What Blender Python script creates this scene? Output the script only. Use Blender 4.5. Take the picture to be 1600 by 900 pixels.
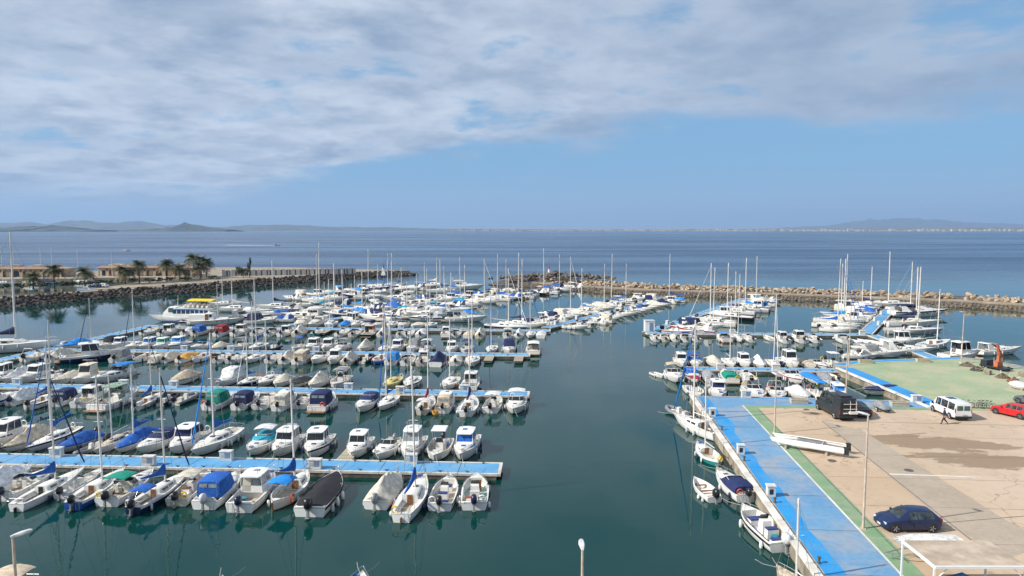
import bpy, bmesh, math, random
from mathutils import Vector, noise
R = math.radians
random.seed(7)
scene = bpy.context.scene
for o in list(bpy.data.objects): bpy.data.objects.remove(o)
col = scene.collection

# ------------------------------------------------------------ camera, sky, sun
H = 22.0; F = 1067.0; P = math.atan(91 / F); CP, SP = math.cos(P), math.sin(P)
cam = bpy.data.cameras.new('camera'); cam.sensor_width = 36; cam.lens = F / 1600 * 36
cam.clip_start = 0.5; cam.clip_end = 60000
co = bpy.data.objects.new('camera', cam); col.objects.link(co)
co.location = (0, 0, H); co.rotation_euler = (math.pi / 2 - P, 0, 0); scene.camera = co
SUN_AZ = 254.0      # degrees clockwise from +Y
SUN_EL = 37.0
scene.render.engine = 'CYCLES'
scene.view_settings.view_transform = 'Standard'; scene.view_settings.look = 'None'
scene.view_settings.exposure = 0.4; scene.view_settings.gamma = 1
scene.view_settings.use_curve_mapping = False
try:
    scene.cycles.volume_bounces = 0; scene.cycles.max_bounces = 6
except Exception: pass

world = bpy.data.worlds.new('World'); scene.world = world; world.use_nodes = True
wt = world.node_tree; wt.nodes.clear()
def N(t, kind, **kw):
    n = t.nodes.new(kind)
    for k, v in kw.items():
        if k.startswith('i_'):
            key = k[2:]; n.inputs[int(key) if key.isdigit() else key].default_value = v
        else: setattr(n, k, v)
    return n
def MATH(t, op, a, b=None, c=None):
    n = t.nodes.new('ShaderNodeMath'); n.operation = op
    for i, s in enumerate((a, b, c)):
        if s is None: continue
        if isinstance(s, (int, float)): n.inputs[i].default_value = s
        else: t.links.new(s, n.inputs[i])
    return n.outputs[0]
def SMOOTH(t, v, a, b, lo=0.0, hi=1.0):
    n = t.nodes.new('ShaderNodeMapRange'); n.interpolation_type = 'SMOOTHSTEP'
    t.links.new(v, n.inputs[0])
    for i, s in ((1, a), (2, b), (3, lo), (4, hi)): n.inputs[i].default_value = s
    return n.outputs[0]
def MIX(t, f, a, b):
    n = t.nodes.new('ShaderNodeMix'); n.data_type = 'RGBA'
    for i, s in ((0, f), (6, a), (7, b)):
        if isinstance(s, (int, float, tuple)): n.inputs[i].default_value = s
        else: t.links.new(s, n.inputs[i])
    return n.outputs[2]
def NOISE(t, vec, scale, detail=4, rough=0.55, dist=0.0):
    n = t.nodes.new('ShaderNodeTexNoise'); n.inputs['Scale'].default_value = scale
    n.inputs['Detail'].default_value = detail; n.inputs['Roughness'].default_value = rough
    n.inputs['Distortion'].default_value = dist
    if vec is not None: t.links.new(vec, n.inputs['Vector'])
    return n.outputs['Fac']
def build_world():
    t = wt
    sky = N(t, 'ShaderNodeTexSky', sky_type='NISHITA', sun_disc=False)
    sky.sun_elevation = R(SUN_EL); sky.sun_rotation = R(SUN_AZ)
    sky.altitude = 0; sky.air_density = 1.0; sky.dust_density = 0.6; sky.ozone_density = 1.6
    tc = N(t, 'ShaderNodeTexCoord')
    sep = N(t, 'ShaderNodeSeparateXYZ'); t.links.new(tc.outputs['Generated'], sep.inputs[0])
    x, y, z = sep.outputs
    zz = MATH(t, 'ADD', MATH(t, 'MAXIMUM', z, 0.0), 0.15)
    u = MATH(t, 'DIVIDE', x, zz); v = MATH(t, 'DIVIDE', y, zz)
    cmb = N(t, 'ShaderNodeCombineXYZ'); t.links.new(u, cmb.inputs[0]); t.links.new(v, cmb.inputs[1])
    p = cmb.outputs[0]
    n_edge = NOISE(t, p, 0.75, 6, 0.55)
    n_big = NOISE(t, p, 1.75, 13, 0.60, 0.1)
    off = N(t, 'ShaderNodeVectorMath', operation='ADD'); t.links.new(p, off.inputs[0]); off.inputs[1].default_value = (3.7, 9.1, 2.0)
    n_lit = NOISE(t, off.outputs[0], 2.2, 12, 0.56, 0.1)
    # a deck of cloud that ends along a straight front running away to the left
    front = MATH(t, 'SUBTRACT', 3.62, MATH(t, 'ADD', v, MATH(t, 'MULTIPLY', u, 0.48)))
    front = MATH(t, 'ADD', front, MATH(t, 'MULTIPLY', MATH(t, 'SUBTRACT', n_edge, 0.5), 2.6))
    deck = SMOOTH(t, front, -0.22, 0.22)
    body = SMOOTH(t, n_big, 0.30, 0.47)
    dens = MATH(t, 'MULTIPLY', deck, body)
    puff = MATH(t, 'MULTIPLY', SMOOTH(t, n_big, 0.57, 0.68), 0.35)
    dens = MATH(t, 'MAXIMUM', dens, puff)
    dens = MATH(t, 'MULTIPLY', dens, SMOOTH(t, z, 0.008, 0.075))
    dens = MATH(t, 'MULTIPLY', dens, 0.88)
    core = SMOOTH(t, n_big, 0.44, 0.62)
    shade = MATH(t, 'ADD', MATH(t, 'MULTIPLY', SMOOTH(t, n_lit, 0.34, 0.66), 0.55), MATH(t, 'SUBTRACT', 0.5, MATH(t, 'MULTIPLY', core, 0.55)))
    grey = SMOOTH(t, MATH(t, 'ADD', u, MATH(t, 'MULTIPLY', n_edge, 1.6)), 0.2, 2.0)
    shade = MATH(t, 'MULTIPLY', shade, MATH(t, 'SUBTRACT', 1.0, MATH(t, 'MULTIPLY', grey, 0.6)))
    ccol = MIX(t, shade, (3.0, 3.85, 5.3, 1), (6.5, 7.1, 8.1, 1))
    # pale damp air low over the sea
    low = SMOOTH(t, z, 0.0, 0.45, 0.85, 0.4)
    base = MIX(t, low, sky.outputs[0], (1.9, 4.35, 7.3, 1))
    base = MIX(t, SMOOTH(t, z, 0.0, 0.10, 0.45, 0.0), base, (4.3, 5.35, 6.9, 1))
    final = MIX(t, dens, base, ccol)
    bg = N(t, 'ShaderNodeBackground'); bg.inputs['Strength'].default_value = 0.08
    t.links.new(final, bg.inputs['Color'])
    out = N(t, 'ShaderNodeOutputWorld'); t.links.new(bg.outputs[0], out.inputs[0])
build_world()
sl = bpy.data.lights.new('sun', 'SUN'); sl.energy = 4.6; sl.angle = R(0.6); sl.color = (1.0, 0.95, 0.87)
so = bpy.data.objects.new('sun', sl); col.objects.link(so)
sd = Vector((math.sin(R(SUN_AZ)) * math.cos(R(SUN_EL)), math.cos(R(SUN_AZ)) * math.cos(R(SUN_EL)), math.sin(R(SUN_EL))))
so.rotation_euler = sd.to_track_quat('Z', 'Y').to_euler(); so.location = (-60, -20, 80)

# ------------------------------------------------------------ helpers
def G(px, py, z=0.0):
    a = P + math.atan((py - 450) / F); Y = (H - z) / math.tan(a)
    return Vector(((px - 800) / F * (Y * CP + (H - z) * SP), Y, z))
def ztop(Y, py): return H - Y * math.tan(P + math.atan((py - 450) / F))
def at_px(px, Y, z=0.0): return Vector(((px - 800) / F * (Y * CP + (H - z) * SP), Y, z))

MATS = {}
def mat(name, c, rough=0.5, metal=0.0, var=0.12, scale=3.0, bump=0.0, dirt=None, dirt_amt=0.0, spec=0.5, rnd=0.0, coord='Object', bscale=None):
    if name in MATS: return MATS[name]
    m = bpy.data.materials.new(name); m.use_nodes = True; t = m.node_tree
    b = t.nodes['Principled BSDF']
    b.inputs['Roughness'].default_value = rough; b.inputs['Metallic'].default_value = metal
    b.inputs['Specular IOR Level'].default_value = spec
    tc = N(t, 'ShaderNodeTexCoord')
    f = NOISE(t, tc.outputs[coord], scale, 5, 0.6)
    d = tuple(max(0, x * (1 - var * 1.6)) for x in c) + (1,); l = tuple(min(1, x * (1 + var)) for x in c) + (1,)
    colr = MIX(t, SMOOTH(t, f, 0.3, 0.7), d, l)
    if dirt:
        g = NOISE(t, tc.outputs[coord], scale * 0.37, 6, 0.65)
        colr = MIX(t, MATH(t, 'MULTIPLY', SMOOTH(t, g, 0.45, 0.72), dirt_amt), colr, tuple(dirt) + (1,))
    if rnd:
        oi = N(t, 'ShaderNodeObjectInfo'); hs = N(t, 'ShaderNodeHueSaturation')
        t.links.new(MATH(t, 'ADD', MATH(t, 'MULTIPLY', oi.outputs['Random'], rnd), 1 - rnd / 2), hs.inputs['Value'])
        t.links.new(colr, hs.inputs['Color']); colr = hs.outputs[0]
    t.links.new(colr, b.inputs['Base Color'])
    if bump:
        bn = N(t, 'ShaderNodeBump'); bn.inputs['Strength'].default_value = 1.0; bn.inputs['Distance'].default_value = bump
        t.links.new(NOISE(t, tc.outputs[coord], bscale or scale * 2, 6, 0.6), bn.inputs['Height']); t.links.new(bn.outputs[0], b.inputs['Normal'])
    MATS[name] = m; return m
def glass(name, c=(0.015, 0.02, 0.025), rough=0.06):
    return mat(name, c, rough, 0, 0.2, 2, spec=0.6)

W = dict(rnd=0.10, dirt=(0.46, 0.42, 0.35), dirt_amt=0.3, scale=1.6, var=0.04)
mat('white', (0.80, 0.79, 0.76), 0.34, **W); mat('cream', (0.66, 0.60, 0.49), 0.4, **W); mat('pale_grey', (0.46, 0.47, 0.47), 0.4, **W)
mat('deck_white', (0.74, 0.72, 0.67), 0.6, **W); mat('deck_beige', (0.50, 0.43, 0.33), 0.7, **W); mat('deck_teal', (0.30, 0.42, 0.38), 0.7, **W)
mat('navy_hull', (0.012, 0.022, 0.075), 0.25, var=0.2); mat('blue_hull', (0.02, 0.10, 0.40), 0.3, var=0.2); mat('red_hull', (0.36, 0.02, 0.03), 0.3)
mat('teal_hull', (0.02, 0.22, 0.30), 0.35, var=0.2); mat('black_hull', (0.012, 0.012, 0.015), 0.25); mat('yellow_hull', (0.66, 0.54, 0.16), 0.4)
mat('green_hull', (0.02, 0.20, 0.19), 0.4); mat('antifoul_blue', (0.015, 0.03, 0.09), 0.6); mat('antifoul_dark', (0.02, 0.022, 0.025), 0.6); mat('antifoul_red', (0.16, 0.03, 0.02), 0.6)
def cv(n, c): return mat(n, c, 0.85, 0, 0.2, 2.5, bump=0.006, bscale=4.0, rnd=0.25)
cv('blue', (0.010, 0.105, 0.42)); cv('navy', (0.010, 0.020, 0.085)); cv('bright_blue', (0.01, 0.22, 0.62)); cv('turquoise', (0.02, 0.30, 0.42))
cv('green', (0.0, 0.25, 0.17)); cv('red', (0.30, 0.015, 0.03)); cv('black', (0.012, 0.012, 0.016)); cv('beige', (0.56, 0.46, 0.33))
cv('ivory', (0.62, 0.57, 0.47)); cv('white_canvas', (0.70, 0.69, 0.67)); cv('orange', (0.70, 0.36, 0.07)); cv('yellow', (0.75, 0.52, 0.02)); cv('grey', (0.25, 0.26, 0.27)); cv('sage', (0.22, 0.33, 0.25))
mat('alu', (0.74, 0.70, 0.64), 0.4, 0.0, 0.06); mat('steel', (0.60, 0.60, 0.61), 0.25, 0.85, 0.05); mat('wire', (0.28, 0.28, 0.29), 0.5, 0.2)
mat('wood', (0.22, 0.095, 0.035), 0.5, 0, 0.3, 6); mat('teak', (0.30, 0.18, 0.09), 0.6, 0, 0.3, 8); mat('weathered', (0.42, 0.37, 0.28), 0.8, 0, 0.3, 3, bump=0.02)
glass('glass'); mat('glass_car', (0.035, 0.045, 0.045), 0.03, 0, 0.6, 1.2, spec=1.0); glass('glass_blue', (0.03, 0.05, 0.08)); glass('glass_green', (0.05, 0.12, 0.10)); mat('glass_pale', (0.28, 0.31, 0.32), 0.12)
mat('rubber', (0.02, 0.02, 0.022), 0.7); mat('motor_black', (0.014, 0.014, 0.018), 0.3); mat('motor_navy', (0.012, 0.015, 0.05), 0.3); mat('motor_white', (0.62, 0.62, 0.62), 0.3); mat('motor_grey', (0.22, 0.24, 0.26), 0.35)
mat('seat', (0.60, 0.58, 0.53), 0.6); mat('seat_blue', (0.03, 0.05, 0.18), 0.6); mat('tube_grey', (0.20, 0.21, 0.23), 0.6); mat('orange_plastic', (0.62, 0.09, 0.03), 0.45); mat('rope', (0.45, 0.42, 0.36), 0.9)
mat('fender', (0.55, 0.55, 0.55), 0.5); mat('fender_dark', (0.02, 0.03, 0.09), 0.5)

class MB:
    def __init__(s): s.v = []; s.f = []; s.m = []
    def add(s, vs, fs, m=0):
        k = len(s.v); s.v += [tuple(v) for v in vs]; s.f += [tuple(i + k for i in f) for f in fs]
        s.m += [m] * len(fs) if isinstance(m, int) else list(m); return s
    def box(s, c, d, m=0, top=1.0, topy=None, rz=0.0, sh=0.0):
        ty = top if topy is None else topy; x, y, z = (q / 2 for q in d); vs = []
        for k, (a, b) in ((-1, (1, 1)), (1, (top, ty))):
            for i, j in ((-1, -1), (1, -1), (1, 1), (-1, 1)): vs.append((i * x * a, j * y * b + (sh if k > 0 else 0), k * z))
        ca, sa = math.cos(rz), math.sin(rz)
        vs = [(c[0] + p[0] * ca - p[1] * sa, c[1] + p[0] * sa + p[1] * ca, c[2] + p[2]) for p in vs]
        return s.add(vs, [(0, 3, 2, 1), (4, 5, 6, 7), (0, 1, 5, 4), (1, 2, 6, 5), (2, 3, 7, 6), (3, 0, 4, 7)], m)
    def tube(s, pts, r, n=5, m=0, cap=True):
        pts = [Vector(p) for p in pts]; rs = r if isinstance(r, (list, tuple)) else [r] * len(pts); vs = []; fs = []
        for i, p in enumerate(pts):
            d = (pts[min(i + 1, len(pts) - 1)] - pts[max(i - 1, 0)])
            d = d.normalized() if d.length > 1e-9 else Vector((0, 0, 1))
            a = d.cross(Vector((0, 0, 1)) if abs(d.z) < 0.9 else Vector((0, 1, 0))).normalized(); b = d.cross(a)
            for k in range(n):
                w = 2 * math.pi * k / n; vs.append(p + (a * math.cos(w) + b * math.sin(w)) * rs[i])
        for i in range(len(pts) - 1):
            for k in range(n): fs.append((i * n + k, i * n + (k + 1) % n, (i + 1) * n + (k + 1) % n, (i + 1) * n + k))
        if cap: fs += [tuple(range(n))[::-1], tuple((len(pts) - 1) * n + k for k in range(n))]
        return s.add(vs, fs, m)
    def vtube(s, pts, r, n=5, m=0):
        rs = r if isinstance(r, (list, tuple)) else [r] * len(pts)
        return s.loft([[(p[0] + q * math.cos(2 * math.pi * k / n), p[1] + q * math.sin(2 * math.pi * k / n), p[2]) for k in range(n)] for p, q in zip(pts, rs)], m, True, True, True)
    def loft(s, rings, m=0, closed=False, cap0=False, cap1=False, segm=None):
        n = len(rings[0]); vs = [p for r in rings for p in r]; fs = []; ms = []
        for i in range(len(rings) - 1):
            for k in range(n if closed else n - 1):
                q = (i * n + k, i * n + (k + 1) % n, (i + 1) * n + (k + 1) % n, (i + 1) * n + k)
                P4 = [Vector(vs[j]) for j in q]
                if ((P4[2] - P4[0]).cross(P4[3] - P4[1])).length < 1e-7: continue
                fs.append(q); ms.append(segm(i, k) if segm else m)
        if cap0: fs.append(tuple(range(n))[::-1]); ms.append(m if not segm else segm(0, -1))
        if cap1: fs.append(tuple((len(rings) - 1) * n + k for k in range(n))); ms.append(m if not segm else segm(len(rings) - 1, -2))
        return s.add(vs, fs, ms)
    def lathe(s, prof, n=10, m=0, c=(0, 0, 0)):
        rings = [[(c[0] + r * math.cos(2 * math.pi * k / n), c[1] + r * math.sin(2 * math.pi * k / n), c[2] + z) for k in range(n)] for r, z in prof]
        return s.loft(rings, m, True, True, True)
    def ell(s, c, rad, n=8, k=5, m=0):
        rings = []
        for i in range(k + 1):
            a = -math.pi / 2 + math.pi * i / k; rr = max(math.cos(a), 0.02)
            rings.append([(c[0] + rad[0] * rr * math.cos(2 * math.pi * j / n), c[1] + rad[1] * rr * math.sin(2 * math.pi * j / n), c[2] + rad[2] * math.sin(a)) for j in range(n)])
        return s.loft(rings, m, True, True, True)
    def mesh(s, name, smooth=38, fix=True):
        me = bpy.data.meshes.new(name); me.from_pydata(s.v, [], s.f); me.polygons.foreach_set('material_index', s.m)
        if fix and len(s.f) < 60000:
            bm = bmesh.new(); bm.from_mesh(me); bmesh.ops.recalc_face_normals(bm, faces=bm.faces); bm.to_mesh(me); bm.free()
        if smooth: me.shade_smooth(); me.set_sharp_from_angle(angle=R(smooth))
        me.update(); return me
def link(name, data, mats=None, parent=None, loc=None, rz=None, scale=None):
    o = bpy.data.objects.new(name, data); col.objects.link(o)
    if parent is not None: o.parent = parent
    if loc is not None: o.location = loc
    if rz is not None: o.rotation_euler = (0, 0, rz)
    if scale is not None: o.scale = scale
    if mats:
        ms = [MATS[m] for m in mats]
        while len(data.materials) < len(ms): data.materials.append(None)
        for i, m in enumerate(ms): o.material_slots[i].link = 'OBJECT'; o.material_slots[i].material = m
    return o
def tag(o, label=None, cat=None, group=None, kind=None):
    if label: o['label'] = label
    if cat: o['category'] = cat
    if group: o['group'] = group
    if kind: o['kind'] = kind
    return o
def thing(name, label, cat, loc=(0, 0, 0), rz=0, group=None, scale=None):
    return tag(link(name, None, None, None, loc, rz, scale), label, cat, group)
def struct(name, mb, mats, parent=None, smooth=0):
    o = link(name, mb.mesh(name, smooth), mats, parent)
    if parent is None: o['kind'] = 'structure'
    return o
def sheet(name, pts, z, mats, parent=None, depth=0.0, fix=True):
    mb = MB(); n = len(pts); top = [(p[0], p[1], z) for p in pts]
    if depth:
        mb.add(top + [(p[0], p[1], z - depth) for p in pts], [tuple(range(n))] + [(i, (i + 1) % n, n + (i + 1) % n, n + i) for i in range(n)])
    else: mb.add(top, [tuple(range(n))])
    return struct(name, mb, mats, parent)
ORD = 'first second third fourth fifth sixth seventh eighth ninth tenth eleventh twelfth thirteenth fourteenth fifteenth sixteenth seventeenth eighteenth nineteenth twentieth'.split()
def ordn(i):
    if i < 20: return ORD[i]
    if i % 10 == 9 and i > 20: return {2: 'thirtieth', 3: 'fortieth'}[i // 10]
    return {2: 'twenty', 3: 'thirty'}[(i) // 10] + '-' + ORD[i % 10]
# ------------------------------------------------------------ water
def water_material():
    m = bpy.data.materials.new('water'); m.use_nodes = True; t = m.node_tree; b = t.nodes['Principled BSDF']
    geo = N(t, 'ShaderNodeNewGeometry'); pos = geo.outputs['Position']
    sep = N(t, 'ShaderNodeSeparateXYZ'); t.links.new(pos, sep.inputs[0])
    # open sea begins beyond the moles; the harbour is sheltered
    wob = MATH(t, 'MULTIPLY', NOISE(t, pos, 0.01, 3), 60)
    open_sea = SMOOTH(t, MATH(t, 'ADD', sep.outputs[1], wob), 285, 420)
    colr = MIX(t, open_sea, (0.002, 0.038, 0.033, 1), (0.004, 0.036, 0.092, 1))
    # streaks of slick and ruffled water
    mp = N(t, 'ShaderNodeMapping'); t.links.new(pos, mp.inputs[0]); mp.inputs['Scale'].default_value = (0.0016, 0.011, 1)
    streak = NOISE(t, mp.outputs[0], 1.0, 5, 0.6)
    t.links.new(colr, b.inputs['Base Color'])
    b.inputs['IOR'].default_value = 1.333
    rough = MATH(t, 'ADD', 0.03, MATH(t, 'MULTIPLY', open_sea, MATH(t, 'ADD', 0.10, MATH(t, 'MULTIPLY', SMOOTH(t, streak, 0.4, 0.6), 0.13))))
    t.links.new(rough, b.inputs['Roughness'])
    calm = MATH(t, 'ADD', MATH(t, 'MULTIPLY', NOISE(t, pos, 1.7, 2, 0.5), 0.009), MATH(t, 'MULTIPLY', NOISE(t, pos, 0.35, 2, 0.5), 0.02))
    gust = SMOOTH(t, NOISE(t, pos, 0.045, 3, 0.5), 0.42, 0.62, 0.22, 1.3)
    calm = MATH(t, 'MULTIPLY', calm, gust)
    rufl = MATH(t, 'ADD', MATH(t, 'MULTIPLY', NOISE(t, pos, 0.55, 3, 0.6), 0.85), MATH(t, 'MULTIPLY', NOISE(t, pos, 0.12, 2), 1.3))
    h = MATH(t, 'ADD', calm, MATH(t, 'MULTIPLY', open_sea, MATH(t, 'MULTIPLY', rufl, SMOOTH(t, streak, 0.35, 0.62, 0.45, 1.0))))
    bn = N(t, 'ShaderNodeBump'); bn.inputs['Strength'].default_value = 1; bn.inputs['Distance'].default_value = 1
    t.links.new(h, bn.inputs['Height']); t.links.new(bn.outputs[0], b.inputs['Normal'])
    MATS['water'] = m
water_material()
gx = [-26000, -6000, -1500, -500, -150, 0, 150, 500, 1500, 6000, 26000]; gy = [-300, -50, 60, 160, 300, 600, 1500, 5000, 13000, 30000]
mb = MB(); nx = len(gx)
mb.add([(x, y, 0) for y in gy for x in gx], [(j * nx + i, j * nx + i + 1, (j + 1) * nx + i + 1, (j + 1) * nx + i) for j in range(len(gy) - 1) for i in range(nx - 1)])
struct('water', mb, ['water'])

# ------------------------------------------------------------ far shores
mat('hill', (0.075, 0.085, 0.06), 0.9, 0, 0.4, 0.004); mat('hill_dark', (0.05, 0.06, 0.045), 0.9, 0, 0.4, 0.006)
mat('town_wall', (0.62, 0.54, 0.47), 0.8, rnd=0.3); mat('shore', (0.16, 0.15, 0.11), 0.9, 0, 0.3, 0.01)
def ridge(name, Y, prof, depth, mt, seed=0, rough=0.12):
    # prof: (px, py) crest line; built as a ridge with a front and a back slope at its own distance
    rings = [[], [], [], [], []]; n = 90; x0, x1 = prof[0][0], prof[-1][0]
    for i in range(n + 1):
        px = x0 + (x1 - x0) * i / n
        for (a, ya), (b, yb) in zip(prof, prof[1:]):
            if a <= px <= b: f = (px - a) / (b - a); f = f * f * (3 - 2 * f); py = ya + (yb - ya) * f; break
        X = (px - 800) / F * Y; h = max(0.5, ztop(Y, py)); h *= 1 + rough * noise.noise(Vector((px * 0.06, seed, 0))) + rough * 0.5 * noise.noise(Vector((px * 0.2, seed, 3)))
        sx = X / Y
        for k, (dy, hh) in enumerate(((-0.5, -4), (-0.28, 0.42), (0, 1), (0.3, 0.5), (0.6, -4))):
            yy = Y + dy * depth * (0.5 + min(1, h / 150)) + 0.12 * depth * noise.noise(Vector((px * 0.08, k, seed)))
            rings[k].append((sx * Y + 0.1 * depth * noise.noise(Vector((px * 0.1, k * 3, seed))) * (k != 2), yy, h * hh * (1 + 0.25 * noise.noise(Vector((px * 0.15, k * 5, seed)))) if hh > 0 else -4))
    mb = MB(); mb.loft(rings); return struct(name, mb, [mt], smooth=80)
ridge('hills', 17500, [(-60, 352), (0, 349), (40, 346), (70, 352), (130, 345), (175, 348), (220, 346), (250, 353), (300, 351), (345, 355), (380, 352), (450, 351), (520, 354), (600, 355), (700, 357.6), (900, 358.3)], 2600, 'hill', 1)
ridge('headland', 8300, [(-60, 354), (10, 356), (45, 353.5), (85, 353), (125, 358.5), (170, 359)], 1500, 'hill_dark', 4)
ridge('island_hill', 8800, [(205, 358.6), (250, 357), (272, 355), (291, 348.5), (305, 351), (330, 356), (365, 358.6)], 900, 'hill_dark', 8, 0.05)
ridge('mountain', 28500, [(1180, 357.5), (1280, 353), (1350, 344), (1410, 341), (1460, 343), (1520, 348), (1600, 350), (1680, 354)], 3000, 'hill', 12)
ridge('shore', 9800, [(690, 359.3), (900, 358.6), (1200, 357.8), (1400, 356.5), (1600, 355.5), (1700, 355)], 700, 'shore', 15, 0.05)
mb = MB(); rg = random.Random(3)
for i in range(640):
    px = 700 + 940 * rg.random() ** 0.75; Y = 9300 + rg.random() * 500; w = rg.uniform(14, 60); h = rg.choice([8, 10, 12, 14, 18, 22, 30]) * rg.uniform(0.8, 1.2)
    if rg.random() < 0.02: h *= 1.7
    X = (px - 800) / F * Y; mb.box((X, Y, h / 2 + 1.5), (w, rg.uniform(12, 25), h))
tag(struct('far_town', mb, ['town_wall']), 'long strip of pale far-off town buildings along the horizon at right', 'town', kind='stuff')

# ------------------------------------------------------------ breakwaters
mat('rock_dark', (0.085, 0.068, 0.056), 0.9, 0, 0.35, 1.5, bump=0.05, rnd=0.7); mat('rock_tan', (0.37, 0.285, 0.20), 0.9, 0, 0.25, 1.2, bump=0.05, rnd=0.6)
mat('rock_mid', (0.20, 0.155, 0.105), 0.9, 0, 0.35, 1.5, bump=0.05, rnd=0.8); mat('mole_fill', (0.10, 0.085, 0.07), 0.95, 0, 0.4, 0.8, bump=0.1)
mat('path', (0.32, 0.265, 0.20), 0.9, 0, 0.2, 0.3, dirt=(0.22, 0.18, 0.13), dirt_amt=0.5); mat('concrete', (0.36, 0.33, 0.28), 0.85, 0, 0.2, 0.8, dirt=(0.14, 0.12, 0.09), dirt_amt=0.7)
ROCK = []
rg = random.Random(5)
for k in range(14):
    bm = bmesh.new()
    for i in range(11):
        v = Vector((rg.gauss(0, 1), rg.gauss(0, 1), rg.gauss(0, 1))).normalized() * rg.uniform(0.42, 0.56); bm.verts.new((v.x * 1.15, v.y, v.z * 0.85))
    bmesh.ops.convex_hull(bm, input=bm.verts[:]); bmesh.ops.delete(bm, geom=[v for v in bm.verts if not v.link_faces], context='VERTS')
    me = bpy.data.meshes.new('rock'); bm.to_mesh(me); bm.free(); ROCK.append(me)
def resample(pl, step):
    out = []; 
    for a, b in zip(pl, pl[1:]):
        n = max(1, int((b - a).length / step))
        out += [(a.lerp(b, i / n), (b - a).normalized()) for i in range(n)]
    return out
def rocks(parent, spec, mt_default, cap=300, stuffname='rubble', stuffmat=None):
    spec.sort(key=lambda s: -s[1] / s[0].y)
    mb = MB()
    for i, (p, sz, mt) in enumerate(spec):
        me = rg.choice(ROCK); e = Vector((rg.uniform(0, 6.3), rg.uniform(0, 6.3), rg.uniform(0, 6.3))); sc = Vector((sz * rg.uniform(0.85, 1.3), sz * rg.uniform(0.8, 1.1), sz * rg.uniform(0.75, 1.05)))
        if i < cap:
            o = link('rock', me, [mt], parent, p, None, sc); o.rotation_euler = (e.x * 0.12, e.y * 0.12, e.z)
        else:
            ca, sa = math.cos(e.z), math.sin(e.z); k = len(mb.v)
            mb.add([(p.x + (v.co.x * sc.x * ca - v.co.y * sc.y * sa), p.y + (v.co.x * sc.x * sa + v.co.y * sc.y * ca), p.z + v.co.z * sc.z) for v in me.vertices], [tuple(f.vertices) for f in me.polygons])
    if mb.v:
        o = link(stuffname, mb.mesh(stuffname, 0, False), [stuffmat or mt_default], parent); o['kind'] = 'stuff'
def poly(pts, z=0.0): return [G(x, y, z) for x, y in pts]

# left mole
lw = poly([(-60, 487), (0, 481), (80, 474), (160, 467), (250, 461), (340, 454), (450, 443.5), (540, 436.5), (600, 433), (636, 431)])
lmole = thing('breakwater', 'long left breakwater of dark boulders with a pale path on top', 'breakwater')
back = []
for i, p in enumerate(lw):
    d = (lw[min(i + 1, len(lw) - 1)] - lw[max(i - 1, 0)]).normalized(); n = Vector((-d.y, d.x, 0)); back.append(n)
zt = 2.1
prof = [(-0.5, -1.5), (0.3, 0.05), (6.2, zt - 0.25), (7.0, zt)]
rings = [[(p.x + n.x * a, p.y + n.y * a, z) for p, n in zip(lw, back)] for a, z in prof]
mb = MB(); mb.loft(rings); link('core', mb.mesh('core', 0), ['mole_fill'], lmole)
# land behind: path, verge and the promontory with buildings
edge = [p + n * 6.6 for p, n in zip(lw, back)]
mat('verge', (0.13, 0.105, 0.075), 0.95, 0, 0.4, 0.25, dirt=(0.06, 0.075, 0.035), dirt_amt=0.8)
inner = [p + n * 13.0 for p, n in zip(lw, back)]
land = [(p.x, p.y) for p in edge] + [(p.x, p.y) for p in [G(640, 429.5), G(600, 428), G(555, 427), G(450, 424), G(300, 424), G(268, 428)]] + [G(236, 438, zt)[:2]] + [(p.x, p.y) for p in inner[3::-1]]
sheet('promontory', land, zt, ['path'], depth=4)
sheet('building_quay', [G(x, y, zt)[:2] for x, y in ((-80, 436.5), (110, 435), (150, 434), (250, 433), (310, 430), (310, 424), (140, 423), (-80, 424))], zt - 0.05, ['path'], depth=4)
vg = []; vg2 = []
for p, n in list(zip(lw, back))[:7]: vg.append((p + n * 10.2)[:2]); vg2.append((p + n * 12.9)[:2])
sheet('verge', vg + vg2[::-1], zt + 0.006, ['verge'])
sheet('verge', [G(x, y, zt)[:2] for x, y in ((262, 440), (332, 435.5), (338, 431), (300, 430), (266, 434))], zt + 0.010, ['verge'])
spec = []
for p, d in resample(lw, 1.12):
    n = Vector((-d.y, d.x, 0))
    for r in range(6):
        if rg.random() < 0.1: continue
        a = 0.1 + r * 1.22 + rg.uniform(-0.4, 0.4); zz = min(zt + 0.1, 0.0 + a * 0.35)
        spec.append((p + n * a + d * rg.uniform(-0.5, 0.5) + Vector((0, 0, zz + 0.05)), rg.uniform(1.0, 1.9), 'rock_dark'))
tip = lw[-1]
for i in range(60):
    a = rg.uniform(-2.2, 1.2); r_ = rg.uniform(0, 7); spec.append((tip + Vector((r_ * math.cos(a) - 2, r_ * math.sin(a) + 4, 1.0 - r_ * 0.12)), rg.uniform(1.2, 2.2), 'rock_dark'))
rocks(lmole, spec, 'rock_dark', 300, 'rubble', 'rock_dark')

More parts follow.
